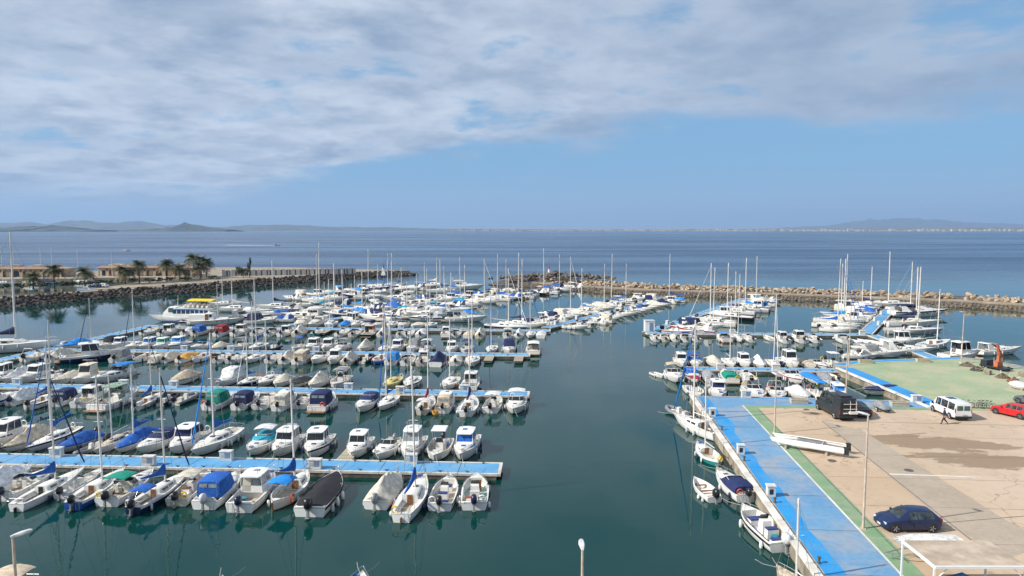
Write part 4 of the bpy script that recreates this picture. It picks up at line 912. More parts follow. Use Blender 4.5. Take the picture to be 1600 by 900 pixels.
    p.add('bow_rail', rail(h, 0.45, 0.985, 0.5, 8), ['metal']); fenders(p, h, (0.25, 0.3, 0.45, 0.5), 'fender_dark' if 'd' in opts else 'fender')
    lines(p, h); return p
ARCH = dict(sail=A_sail, cuddy=A_cuddy, pilot=A_pilot, open=A_open, cover=A_cover, rib=A_rib, dinghy=A_dinghy, llaut=A_llaut, cruiser=A_cruiser)
DEFL = dict(sail=7.5, cuddy=6.4, pilot=6.6, open=5.6, cover=5.8, rib=4.6, dinghy=3.9, llaut=6.2, cruiser=9.5)
PROTO = {}
def proto(arch, opts, lref):
    key = (arch, opts, lref)
    if key not in PROTO: PROTO[key] = ARCH[arch](opts, lref)
    return PROTO[key]
ROLE = dict(hull='white', boot='antifoul_blue', stripe='white', deck='deck_white', sole='deck_beige', window='glass', door='wood', metal='steel', mast='alu', wire='wire', jib='white_canvas',
            cover='blue', top='blue', canvas='blue', seat='seat', screen='glass', frame='alu', arch='white', motor='motor_black', motor_leg='motor_grey', platform='teak', house='white', front_glass='glass', doorcol='glass', tubecol='tube_grey', thwart='wood', fender='fender', fender_dark='fender_dark', rope='rope')
REG = []
BEAM = {'sail': 0.335, 'cuddy': 0.375, 'pilot': 0.375, 'open': 0.39, 'cover': 0.385, 'rib': 0.41, 'dinghy': 0.4, 'llaut': 0.36, 'cruiser': 0.315}
def rect(x, y, hd, L, w):
    f = Vector((-math.sin(hd), math.cos(hd))); r = Vector((f.y, -f.x)); c = Vector((x, y)); return [c + f * (a * L / 2) + r * (b * w / 2) for a, b in ((1, .45), (1, -.45), (-1, -1), (-1, 1))]
def clash(x, y, hd, L, w):
    A = rect(x, y, hd, L, w)
    for q in REG:
        if abs(q[0] - x) + abs(q[1] - y) > 26: continue
        B = rect(*q); hit = True
        for S in (A, B):
            for i in range(4):
                e = S[(i + 1) % 4] - S[i]; n = Vector((-e.y, e.x)); a = [p.dot(n) for p in A]; b = [p.dot(n) for p in B]
                if max(a) < min(b) or max(b) < min(a): hit = False; break
            if not hit: break
        if hit: return True
    return False
def boat(arch, loc, heading, L, opts='', colors=None, mh=None, label='', cat='boat', group=None, bscale=1.0, mt_py=None, name=None):
    REG.append((loc[0], loc[1], heading, L * 0.97, L * BEAM[arch] * bscale * 0.9)); lref = DEFL[arch]
    if arch == 'sail' and L > 9: lref = 11.0
    if arch == 'cruiser' and L > 11.5: lref = 13.0
    p = proto(arch, ''.join(sorted(opts)), lref); s = L / lref; c = dict(ROLE); c.update(colors or {})
    root = thing(name or p.name, label, cat, loc, heading, group, (s * bscale, s, s * (0.5 + 0.5 * bscale)))
    root.rotation_euler = (rb.uniform(-0.012, 0.012), rb.uniform(-0.015, 0.015), heading)
    objs = []
    for nm, me, mats, par, kind, l, ro in p.parts:
        o = link(nm, me, [c.get(m, m) for m in mats], root if par is None else objs[par])
        if kind in ('mast', 'spreader', 'spreader2'):
            sz = s * (0.5 + 0.5 * bscale); zb = l[2]
            hh = mh if mh else L * 1.22
            if mt_py:
                ym = p_mast_y(arch, lref) * s; Yw = loc[1] + math.cos(heading) * ym; hh = ztop(Yw, mt_py) - zb * sz
            hh = max(2.5, hh)
            if kind == 'mast': o.location = (0, 0, zb); o.scale = (1, 1, hh / sz)
            else: o.location = (0, 0, zb + hh / sz * (0.56 if kind == 'spreader' else 0.78))
        else:
            if l: o.location = l
            if ro: o.rotation_euler = ro
        objs.append(o)
    hh = getattr(p, 'h', None)
    if hh and loc[1] < 135: extras(root, hh, arch)
    return root
XM = {}
def extras(root, h, arch):
    if not XM:
        mb = MB(); mb.lathe([(0.02, -0.3), (0.09, -0.24), (0.115, 0), (0.09, 0.24), (0.02, 0.3)], 7); XM['fender'] = mb.mesh('fender', 60)
        mb = MB(); mb.ell((0, 0, 0), (0.2, 0.2, 0.24), 8, 6); XM['ball'] = mb.mesh('fender', 60)
        mb = MB(); mb.box((0, 0, 0.17), (0.5, 0.34, 0.34), 0, 1.05); mb.box((0, 0, 0.36), (0.54, 0.38, 0.06)); XM['cool_box'] = mb.mesh('cool_box', 0)
        mb = MB(); mb.tube([(0.22 * math.cos(k * 0.7), 0.22 * math.sin(k * 0.7), 0.03 + 0.008 * k) for k in range(20)], 0.028, 4); XM['rope_coil'] = mb.mesh('rope_coil', 0)
        mb = MB(); mb.tube([(0.27 * math.cos(math.pi * k / 7), 0, 0.27 * math.sin(math.pi * k / 7)) for k in range(15)], 0.055, 6, cap=False); XM['lifebuoy'] = mb.mesh('lifebuoy', 60)
        mb = MB()
        for x in (-0.17, 0.17): mb.tube([(x, 0, 0.35), (x, -0.12, 0.3), (x, -0.16, -0.5)], 0.018, 4)
        for z in (-0.45, -0.2, 0.05): mb.tube([(-0.17, -0.15, z), (0.17, -0.15, z)], 0.018, 4)
        XM['ladder'] = mb.mesh('boarding_ladder', 0)
        mb = MB(); mb.tube([(0, 0, 0), (0, -0.1, 0.9)], 0.014, 4); mb.add([(0, -0.07, 0.55), (0, -0.42, 0.5), (0.05, -0.46, 0.72), (0, -0.1, 0.86)], [(0, 1, 2, 3)], 1); XM['flag'] = mb.mesh('flag', 0)
        mb = MB(); mb.tube([(0, 0, 0), (0.1, -0.3, 2.1)], [0.014, 0.006], 4); XM['rod'] = mb.mesh('fishing_rod', 0)
    for sg in (-1, 1):
        for t in [0.15, 0.32, 0.5, 0.66]:
            if rb.random() < 0.5:
                k = 'ball' if rb.random() < 0.12 else 'fender'; link('fender', XM[k], [rb.choice(['fender', 'fender', 'white', 'fender_dark', 'fender_dark', 'orange_plastic' if k == 'ball' else 'fender'])], root, (sg * (h.b(t) + 0.09), h.y(t) + rb.uniform(-0.2, 0.2), h.sh(t) - rb.uniform(0.3, 0.45)))
    if arch in ('sail', 'open', 'cuddy', 'pilot', 'llaut'):
        zf = h.f0 - 0.38
        if rb.random() < 0.5: link('cool_box', XM['cool_box'], [rb.choice(['white', 'blue_hull', 'red_hull', 'pale_grey', 'teal_hull'])], root, (rb.uniform(-.2, .2) * h.B, h.y(0.22), zf), rb.uniform(0, 3))
        if rb.random() < 0.45: link('lifebuoy', XM['lifebuoy'], [rb.choice(['orange_plastic', 'white', 'yellow'])], root, (rb.choice([-1, 1]) * h.b(0.08) * 0.6, h.y(0.02), h.f0 + 0.3))
        if rb.random() < 0.5: link('boarding_ladder', XM['ladder'], ['steel'], root, (rb.choice([-1, 1]) * h.b(0) * 0.6, h.y(0), h.f0 - 0.1))
        if rb.random() < 0.3: link('flag', XM['flag'], ['steel', rb.choice(['red', 'red', 'yellow'])], root, (rb.choice([-1, 1]) * h.b(0) * 0.75, h.y(0), h.f0))
        if rb.random() < 0.5: link('rope_coil', XM['rope_coil'], [rb.choice(['rope', 'blue', 'rope'])], root, (rb.uniform(-.15, .15) * h.B, h.y(0.9), h.sh(0.9) + 0.06))
        if arch in ('open', 'pilot', 'cuddy') and rb.random() < 0.4:
            for x in (-0.3, 0.3): link('fishing_rod', XM['rod'], ['trim_rod' if False else 'wire'], root, (x * h.B, h.y(0.12), h.f0 + 0.05))
def p_mast_y(arch, L):
    return -L / 2 + 0.58 * (L * 0.9) + L * 0.10 * 0.58 ** 4
rb = random.Random(11)
# ------------------------------------------------------------ pontoons
ZP = 0.55
mat('pontoon_edge', (0.60, 0.57, 0.51), 0.8, 0, 0.12, 0.7, dirt=(0.26, 0.22, 0.16), dirt_amt=0.7)
mat('float', (0.16, 0.13, 0.10), 0.9, 0, 0.4, 0.8, dirt=(0.03, 0.035, 0.03), dirt_amt=0.8, bump=0.03)
mat('cabinet', (0.62, 0.61, 0.58), 0.6, dirt=(0.4, 0.36, 0.3), dirt_amt=0.3); mat('cabinet_panel', (0.18, 0.24, 0.34), 0.5); mat('black_iron', (0.015, 0.015, 0.017), 0.6)
mbc = MB(); mbc.box((0, 0, 0.03), (0.2, 0.1, 0.06)); mbc.box((0, 0, 0.09), (0.06, 0.06, 0.1)); mbc.tube([(-0.2, 0, 0.16), (0, 0, 0.14), (0.2, 0, 0.16)], 0.035, 5); CLEAT = mbc.mesh('cleat', 30)
PED = None
def pedestal(loc, rz, label, big=False):
    global PED
    if PED is None:
        a = MB(); a.box((0, 0, 0.42), (1.15, 0.5, 0.84), 0, 0.98); a.box((0, 0, 0.88), (1.27, 0.62, 0.08), 0, 0.92)
        b = MB(); b.box((0.18, -0.255, 0.5), (0.5, 0.02, 0.5))
        c = MB(); c.box((-0.35, -0.255, 0.45), (0.3, 0.02, 0.35)); PED = (a.mesh('housing', 0), b.mesh('panel', 0), c.mesh('panel', 0))
    t = thing('service_pedestal', label, 'service box', loc, rz, 'white service boxes on the pontoons')
    link('housing', PED[0], ['cabinet'], t); link('panel', PED[1], ['cabinet_panel'], t); link('socket_door', PED[2], ['pale_grey'], t)
def pontoon(A, B, width, label, cleat=2.4, panel=3.6, peds=(), pname='', endcap=True):
    A = Vector((A.x, A.y, 0)); B = Vector((B.x, B.y, 0)); d = (B - A).normalized(); L = (B - A).length; rz = math.atan2(d.y, d.x)
    t = thing('pontoon', label, 'pontoon', (A.x, A.y, 0), rz, 'blue mooring pontoons')
    w2 = width / 2; bw = 0.26
    mb = MB(); mb.box((L / 2, 0, 0.0), (L - 0.2, width - 0.12, 0.84)); mb.box((L / 2, 0, ZP - 0.065), (L - 0.04, width - 0.04, 0.1)); link('float', mb.mesh('float', 0), ['float'], t)
    n = max(1, round(L / panel)); s = L / n; mb = MB(); mb.box((0, 0, 0), (s - 0.07, width - 2 * bw - 0.006, 0.03)); me = mb.mesh('deck_panel', 0)
    mb = MB(); mb.box((0, 0, 0), (s - 0.04, bw, 0.2)); me2 = mb.mesh('edge_beam', 0)
    for i in range(n):
        link('deck_panel', me, ['pontoon_blue'], t, (s * (i + 0.5), 0, ZP - 0.012))
        for sg in (-1, 1): link('edge_beam', me2, ['pontoon_edge'], t, (s * (i + 0.5), sg * (w2 - bw / 2), ZP - 0.07))
    mb = MB(); mb.box((0, 0, 0), (0.3, width, 0.204)); 
    if endcap: link('end_beam', mb.mesh('end_beam', 0), ['pontoon_edge'], t, (L + 0.14, 0, ZP - 0.07))
    if cleat:
        k = int(L / cleat)
        for i in range(k):
            for sg in (-1, 1): link('cleat', CLEAT, ['black_iron'], t, (cleat * (i + 0.6 + 0.25 * sg), sg * (w2 - 0.32), ZP), rb.uniform(-0.2, 0.2))
    for j, (px, off) in enumerate(peds):
        # px along the pontoon -> distance
        tt = solve_px(A, d, px, ZP); p = A + d * tt + Vector((-d.y, d.x, 0)) * off
        pedestal((p.x, p.y, ZP + 0.004), rz, 'white service box on %s, %s from its right end' % (pname, ordn(len(peds) - 1 - j)))
    return A, d, L, width
def solve_px(A, d, px, z=0.0):
    k = (px - 800) / F; den = d.x - k * CP * d.y
    return (k * (A.y * CP + (H - z) * SP) - A.x) / den
P1 = pontoon(G(-260, 712, ZP), G(779, 732, ZP), 3.1, 'nearest long blue pontoon running in from the left edge', peds=((78, .9), (242, -.9) ,(347, .9), (498, -0.9), (639, 0.95)), pname='the nearest pontoon')
P2 = pontoon(G(-200, 599.5, ZP), G(824, 615.5, ZP), 2.9, 'second blue pontoon from the camera, ending near mid-picture', peds=((20, .8), (188, .8), (268, .6), (542, .8), (627, -.6), (724, .8)), pname='the second pontoon')
P3 = pontoon(G(78, 546.5, ZP), G(826, 554, ZP), 2.7, 'third blue pontoon from the camera with wooden fingers near its end', peds=((285, .7), (358, .7), (492, .7), (640, .7)), pname='the third pontoon')
P4 = pontoon(G(230, 511, ZP), G(858, 516, ZP), 2.7, 'fourth blue pontoon from the camera', peds=((515, .7), (626, .7)), pname='the fourth pontoon')
SPN = pontoon(G(-120, 590, ZP), G(239, 508.5, ZP), 2.8, 'blue walkway at far left linking the long pontoons', endcap=True, peds=((95, -.7),), pname='the left walkway')
D1 = pontoon(Vector((-50, 153.5, 0)), Vector((22, 265, 0)), 2.4, 'blue pontoon slanting away behind the fourth, mostly hidden by boats', cleat=0)
D2 = pontoon(G(853, 512, ZP), G(1042, 465, ZP), 2.4, 'blue pontoon slanting away right from the end of the fourth', cleat=3.2, peds=((872, .6), (905, .6)), pname='the slanting middle pontoon')
D0 = pontoon(Vector((-66, 210, 0)), Vector((-38, 262, 0)), 2.2, 'far blue pontoon behind the masts facing the left breakwater', cleat=0)
RP1 = pontoon(G(1318, 578.5, ZP), G(1074, 575.5, ZP), 2.6, 'right basin blue pontoon nearest the parking quay', peds=((1124, .7), (1210, .7)), pname='the near right pontoon')
RP2 = pontoon(G(1352, 522.5, ZP), G(1011, 520.5, ZP), 2.6, 'right basin blue pontoon with the white hut at its corner', peds=((1094, .6), (1143, .6), (1345, .6)), pname='the far right pontoon')
RD1 = pontoon(G(1012, 519, ZP), G(1163, 466.5, ZP), 2.6, 'blue pontoon slanting away from the left corner of the right basin', cleat=2.6, peds=((1046, .5), ), pname='the slanting right pontoon')
RD2 = pontoon(G(1352, 521, ZP), G(1394, 480, ZP), 2.8, 'blue pontoon running away between yachts at far right', cleat=3, peds=((1366, -.8), (1372, .8), (1382, .8)), pname='the yacht pontoon')
RL = pontoon(G(1362, 523, ZP), G(1478, 566, ZP), 2.4, 'blue walkway joining the yacht pontoon to the green apron', cleat=0)
# corner hut
hutp = G(1017, 518, ZP); hut = thing('service_hut', 'small white box hut at the corner of the right basin pontoons', 'hut', (hutp.x - 0.2, hutp.y + 0.9, ZP + 0.02))
mb = MB(); mb.box((0, 0, 1.1), (2.0, 1.8, 2.2)); link('wall', mb.mesh('wall', 0), ['white'], hut); mb = MB(); mb.box((0, 0, 2.25), (2.2, 2.0, 0.12), 0, .96); link('roof', mb.mesh('roof', 0), ['pale_grey'], hut); mb = MB(); mb.box((0.3, -0.91, 0.95), (0.8, 0.03, 1.8)); link('door', mb.mesh('door', 0), ['cabinet_panel'], hut)
# wooden mooring fingers
def finger(A, d, px, L, width, off, label, n=6):
    t = solve_px(A, d, px, 0.4); p = A + d * t - Vector((-d.y, d.x, 0)) * off
    o = thing('finger_pontoon', label, 'jetty', (p.x, p.y, 0.42), math.atan2(d.y, d.x), 'short weathered wooden fingers')
    me = MB(); me.box((0, 0, 0), (width / n - 0.04, L, 0.05)); me = me.mesh('plank', 0)
    for i in range(n): link('plank', me, ['weathered'], o, (width * ((i + .5) / n - .5), -L / 2 if off > 0 else L / 2, 0.1), 0)
    mb = MB(); mb.box((0, -L / 2 if off > 0 else L / 2, -0.1), (width * 0.9, L * 0.96, 0.3)); link('float', mb.mesh('float', 0), ['float'], o)
finger(P1[0], P1[1], 529, 4.2, 1.5, -1.5, 'wooden finger with long planks on far side of nearest pontoon')
finger(P3[0], P3[1], 767, 4.5, 1.5, 1.4, 'left one of two wooden fingers near end of third pontoon')
finger(P3[0], P3[1], 812, 4.5, 1.5, 1.4, 'right one of two wooden fingers near end of third pontoon')
finger(P3[0], P3[1], 337, 4.5, 1.4, 1.4, 'wooden finger among outboard boats, left half of third pontoon')
finger(P4[0], P4[1], 517, 5.0, 1.6, 1.4, 'wooden finger in the gap on near side of fourth pontoon')

# ------------------------------------------------------------ boats in rows
WORD = dict(white='white', cream='cream', pale_grey='grey', navy_hull='navy', blue_hull='blue', red_hull='red', teal_hull='teal', black_hull='black', yellow_hull='yellow', green_hull='green',
            blue='blue', navy='navy', bright_blue='bright-blue', turquoise='turquoise', green='green', red='red', black='black', beige='beige', ivory='ivory', white_canvas='white', orange='orange', yellow='yellow', grey='grey', sage='sage', tube_grey='grey')
KEYS = dict(k='canvas', t='top', h='hull', s='stripe', c='cover', j='jib', m='motor', d='door', x='deck', w='window', b='boot', a='arch', o='sole', e='seat', g='front_glass', u='tubecol', q='doorcol', p='platform', r='house')
CAT = dict(sail='sailboat', cuddy='motorboat', pilot='motorboat', open='motorboat', cover='motorboat', rib='inflatable boat', dinghy='rowing boat', llaut='fishing boat', cruiser='motor yacht')
def describe(arch, opts, c):
    hw = WORD.get(c.get('hull', 'white'), 'white')
    if arch == 'sail':
        if 'n' in opts: return hw + ' sailboat with bare boom'
        return '%s sailboat with %s sail cover' % (hw, WORD.get(c.get('cover', 'blue'), 'blue'))
    if arch == 'cover': return '%s boat under %s cover' % (hw, WORD[c.get('canvas', 'blue')])
    if arch == 'rib': return '%s inflatable boat with outboard' % WORD[c.get('tubecol', 'tube_grey')]
    if arch == 'dinghy': return '%s open rowing boat' % hw
    if arch == 'llaut': return '%s double-ended fishing boat' % hw
    if arch == 'open': return hw + (' open boat with hardtop' if 't' in opts else ' open boat with %s bimini' % WORD[c.get('top', 'blue')] if 'b' in opts else ' open outboard boat')
    if arch == 'pilot': return hw + (' wheelhouse boat with outboard' if 'o' in opts or 'u' in opts else ' wheelhouse boat')
    if arch == 'cruiser': return hw + (' flybridge motor yacht' if 'y' in opts else ' sports cruiser with %s canopy' % WORD[c.get('canvas', 'blue')] if ('l' in opts or 'c' in opts) else ' sports cruiser')
    if 'c' in opts or 'l' in opts: return '%s cabin boat with %s canopy' % (hw, WORD[c.get('canvas', 'blue')])
    if 'b' in opts: return '%s cabin boat with %s bimini' % (hw, WORD[c.get('top', 'blue')])
    return hw + ' cabin boat'
def parse(line):
    tk = line.split(); px = float(tk[0]); arch = tk[1]; opts = '' if tk[2] == '-' else tk[2]; L = float(tk[3]); c = {}; ex = {}
    for t in tk[4:]:
        k, v = t.split(':')
        if k == 'y': ex['py'] = float(v)
        elif k == 'f': ex['f'] = v
        elif k == 'z': ex['rot'] = R(float(v))
        elif k == 'M': ex['mh'] = float(v)
        else: c[KEYS[k]] = v
    if 'canvas' in c and 'top' not in c: c['top'] = c['canvas']
    if arch == 'pilot' and rb.random() < 0.0: pass
    return px, arch, opts, L, c, ex
def row(line, side, entries, face, where, endword, gap=0.45, order=1, rotoff=0.0, minspace=True):
    """side +1: left of the pontoon's direction; face 'in' bow to the pontoon, 'out' stern to it"""
    A, d, LL, width = line; n = Vector((-d.y, d.x, 0)) * side; items = []
    for s in entries.strip().split('\n'):
        s = s.split('#')[0].strip()
        if not s: continue
        px, arch, opts, L, c, ex = parse(s)
        off = width / 2 + gap + L / 2 + rb.uniform(0, 0.7) + (0.25 if ('o' in opts or 'u' in opts) and ex.get('f', face) == 'out' else 0)
        A2 = A + n * off; t = solve_px(A2, d, px, 0.3); items.append([t, A2 + d * t, arch, opts, L, c, ex])
    items.sort(key=lambda q: -q[0] * order)
    for i, (t, pos, arch, opts, L, c, ex) in enumerate(items):
        f = ex.get('f', face); bow = -n if f == 'in' else n
        hd = math.atan2(-bow.x, bow.y) + rb.uniform(-0.085, 0.085) + ex.get('rot', 0.0) + rotoff
        near = min([abs(t - q[0]) for j, q in enumerate(items) if j != i] + [9]); lref = DEFL[arch]
        beam = {'sail': 0.335, 'cuddy': 0.375, 'pilot': 0.375, 'open': 0.39, 'cover': 0.385, 'rib': 0.41, 'dinghy': 0.4, 'llaut': 0.36, 'cruiser': 0.315}[arch] * L
        bs = max(0.72, min(1.0, near / (beam + 0.18)))
        lab = '%s, %s from %s, %s' % (describe(arch, opts, c), ordn(i), endword, where)
        boat(arch, (pos.x, pos.y, rb.uniform(-0.02, 0.02)), hd, L, opts, c, ex.get('mh'), lab, CAT[arch], 'boats ' + where, bs, ex.get('py'))
row(P1, -1, '''
8 cover ho 6.6 k:white_canvas s:navy_hull m:motor_black
50 cuddy o 6.2 m:motor_navy
84 sail jk 8.0 y:580 d:glass x:deck_white j:navy
130 open ao 5.6 m:motor_black
158 sail on 7.6 h:blue_hull b:blue_hull y:586 x:deck_white
206 cuddy bo 6.3 t:green m:motor_black
256 sail bojk 8.0 j:navy h:navy_hull b:antifoul_dark y:575 x:deck_white t:blue
304 open bo 6.2 t:ivory h:cream o:wood e:wood
349 cuddy co 6.4 k:blue m:motor_white
403 pilot o 6.8 m:motor_navy q:cream w:glass_pale
456 llaut bmgk 6.6 h:cream t:bright_blue c:blue M:8.6
508 cover lo 7.4 k:black h:white s:black_hull b:black_hull m:motor_black
606 cover ho 6.3 k:ivory m:motor_grey b:antifoul_blue
648 sail - 8.2 y:572 d:wood
696 open o 5.8 s:navy_hull e:seat_blue
743 open do 6.0 o:deck_teal m:motor_navy
''', 'in', 'near side of nearest pontoon', 'open end')
row(P1, 1, '''
8 pilot - 7.6 w:glass_blue
45 cover h 6.6 k:beige s:navy_hull
84 sail jk 7.6 y:540 b:antifoul_blue s:navy_hull j:blue
121 cover u 6.0 k:blue m:motor_black h:pale_grey
144 rib - 4.4 u:tube_grey
178 sail n 7.0 y:584 x:deck_beige
211 cover m 7.2 k:blue y:575 c:blue M:8.6
244 cuddy l 6.6 k:navy s:white
291 pilot u 6.8 g:navy w:navy m:motor_black
337 sail fj 8.4 y:520 j:bright_blue
408 cuddy lb 6.2 k:turquoise t:white_canvas
448 pilot uf 6.6 w:glass_pale
496 pilot u 6.8 s:black_hull m:motor_black
560 pilot eu 6.2 m:motor_black
604 cuddy u 5.8 m:motor_grey
644 pilot tu 6.8 w:glass_pale g:glass_pale
686 open tu 6.2 t:white m:motor_black
728 pilot u 7.2 g:blue w:blue s:white
''', 'in', 'far side of nearest pontoon', 'open end')
row(P2, -1, '''
8 cruiser l 8.6 k:white_canvas s:blue_hull b:antifoul_dark
46 cover ho 6.2 k:white_canvas m:motor_navy
78 sail of 7.8 y:500 s:navy_hull
112 cuddy co 6.2 k:navy m:motor_black
147 pilot o 6.6 m:motor_white g:navy
186 pilot e 8.0 h:white s:white b:teal_hull r:sage w:glass_pale
236 sail ofj 7.2 y:525 j:navy
263 rib - 4.8 u:black
290 rib - 4.8 u:tube_grey
349 cuddy co 6.4 k:green m:motor_navy
389 cuddy co 6.2 k:navy m:motor_black
419 open ao 5.8 m:motor_black
449 pilot ox 6.4 k:ivory m:motor_black
478 open o 5.2
508 cuddy cf 7.0 k:navy
572 cuddy lf 7.4 k:navy f:out s:white b:antifoul_blue
605 sail jf 6.4 f:out y:480 j:blue
668 sail bo 6.8 c:red y:490 h:cream t:white_canvas b:antifoul_red
698 pilot ox 6.2 k:beige q:beige
734 sail of 7.4 y:498 c:navy
772 open bo 5.8 t:white_canvas
806 cuddy bf 6.8 f:out t:white_canvas
''', 'in', 'near side of second pontoon', 'open end')
row(P2, 1, '''
4 pilot t 7.2
28 cover h 6.4 k:white_canvas
57 pilot u 7.4 w:glass_green
80 open u 6.0 s:navy_hull
107 cover - 6.4 k:ivory
137 pilot t 7.0 r:cream w:cream
173 cruiser b 8.6 t:bright_blue
286 cover a 6.8 k:beige t:red h:white s:black_hull
356 cuddy cb 6.6 k:white_canvas t:blue
388 sail j 6.0 h:navy_hull y:520
418 sail n 6.8 y:500 h:pale_grey
441 cover a 5.8 k:ivory t:navy
468 cover l 5.6 k:black
497 cover ha 6.0 k:ivory t:navy
531 open ba 6.6 t:grey
612 sail j 6.6 h:yellow_hull x:yellow_hull y:500 c:turquoise
643 sail n 7.2 s:navy_hull y:515
703 sail n 7.0 y:498
737 pilot - 6.8 f:out
''', 'in', 'far side of second pontoon', 'open end')
row(P3, -1, '''
100 cover ho 6.2 k:ivory s:navy_hull b:navy_hull
196 cuddy co 6.6 k:grey
228 llaut - 6.4 h:white
254 cuddy l 6.4 k:ivory
272 cover ho 5.8 k:ivory
296 cover o 5.6 k:orange
316 llaut f 6.2
350 open o 5.4
373 open o 5.6 h:pale_grey
396 sail fn 6.4 f:out y:470 M:8
430 open o 5.4
453 cover ho 6.0 k:ivory
476 pilot xo 6.2 k:beige r:cream
499 cuddy f 7.0 f:out
524 pilot f 7.2 f:out w:glass_pale
549 cover ho 6.2 k:ivory h:cream
573 rib - 5.2 u:black
594 llaut - 6.0 h:blue_hull
617 cuddy co 6.0 k:bright_blue
640 cuddy o 6.0
663 pilot eo 6.6 h:cream
687 cover h 6.8 k:navy
713 cover o 5.6 k:ivory m:motor_black
738 sail n 7.4 f:out y:465
''', 'in', 'near side of third pontoon', 'open end')
row(P3, 1, '''
118 cover a 7.0 k:bright_blue
144 sail jn 7.4 y:466 j:navy
168 cuddy cb 6.6 k:black
187 pilot - 6.6 g:navy w:navy
211 sail nj 6.8 y:452 j:navy
233 pilot - 6.6 g:blue w:blue
254 pilot - 6.4 g:green w:green
278 pilot - 6.8 g:bright_blue w:bright_blue s:blue_hull
312 cuddy - 6.0
341 cover - 5.8 k:ivory
374 open b 6.0 t:grey
402 sail k 7.0 y:432 c:blue
426 rib - 5.0 u:black
466 open tu 5.8
490 pilot - 6.6
513 pilot - 6.8 w:glass_blue r:white
533 cuddy b 6.2 t:grey
570 cover h 6.4 k:ivory
599 sail n 5.8 y:475
621 pilot - 6.6 g:navy w:navy
645 cuddy c 6.2 k:grey
666 open bu 6.0 t:white_canvas e:seat_blue
706 pilot eu 5.8
729 open b 5.8 t:navy
768 sail j 6.4 y:460 j:blue
796 cuddy c 6.6 k:navy
834 cruiser b 8.4 f:out s:red_hull t:white_canvas
''', 'in', 'far side of third pontoon', 'open end')
row(P4, -1, '''
236 open o 5.6
266 pilot o 6.6 w:glass_green
300 cover o 6.0 k:ivory
317 cuddy co 6.2 k:blue h:cream
352 cuddy co 6.8 k:red
379 pilot o 6.6
406 cuddy o 6.0
428 cuddy bo 6.0 t:black
449 pilot o 6.2
471 cover ho 6.8 k:ivory h:cream
497 open o 5.4 h:green_hull
537 open o 5.8
557 cuddy o 6.0 h:cream
579 pilot - 7.0 h:black_hull r:cream w:red
601 cover ho 6.2 k:ivory
627 cuddy o 6.0
641 open ao 5.8
660 cover o 6.2 k:white_canvas
697 pilot e 6.6
714 cuddy o 5.6
734 cover l 5.8 k:beige
751 cover ho 6.4 k:ivory h:cream
794 cuddy bo 6.2 t:ivory
812 cover ho 5.8 k:white_canvas
829 sail n 6.4 f:out y:452
846 cover l 6.0 k:white_canvas s:black_hull b:black_hull
''', 'in', 'near side of fourth pontoon', 'open end')
row(P4, 1, '''
470 cuddy l 7.6 k:ivory
492 cruiser l 8.2 k:ivory
516 sail n 8.0 y:436
538 cover - 7.0 k:bright_blue
556 sail n 8.2 y:430
574 cuddy l 7.0 k:navy
592 cuddy b 7.0 t:red
612 sail k 8.0 y:440 c:navy
630 cuddy b 7.2 t:ivory
652 cover l 7.0 k:ivory
672 sail n 7.4 y:446
''', 'in', 'far side of fourth pontoon', 'open end', gap=0.8)
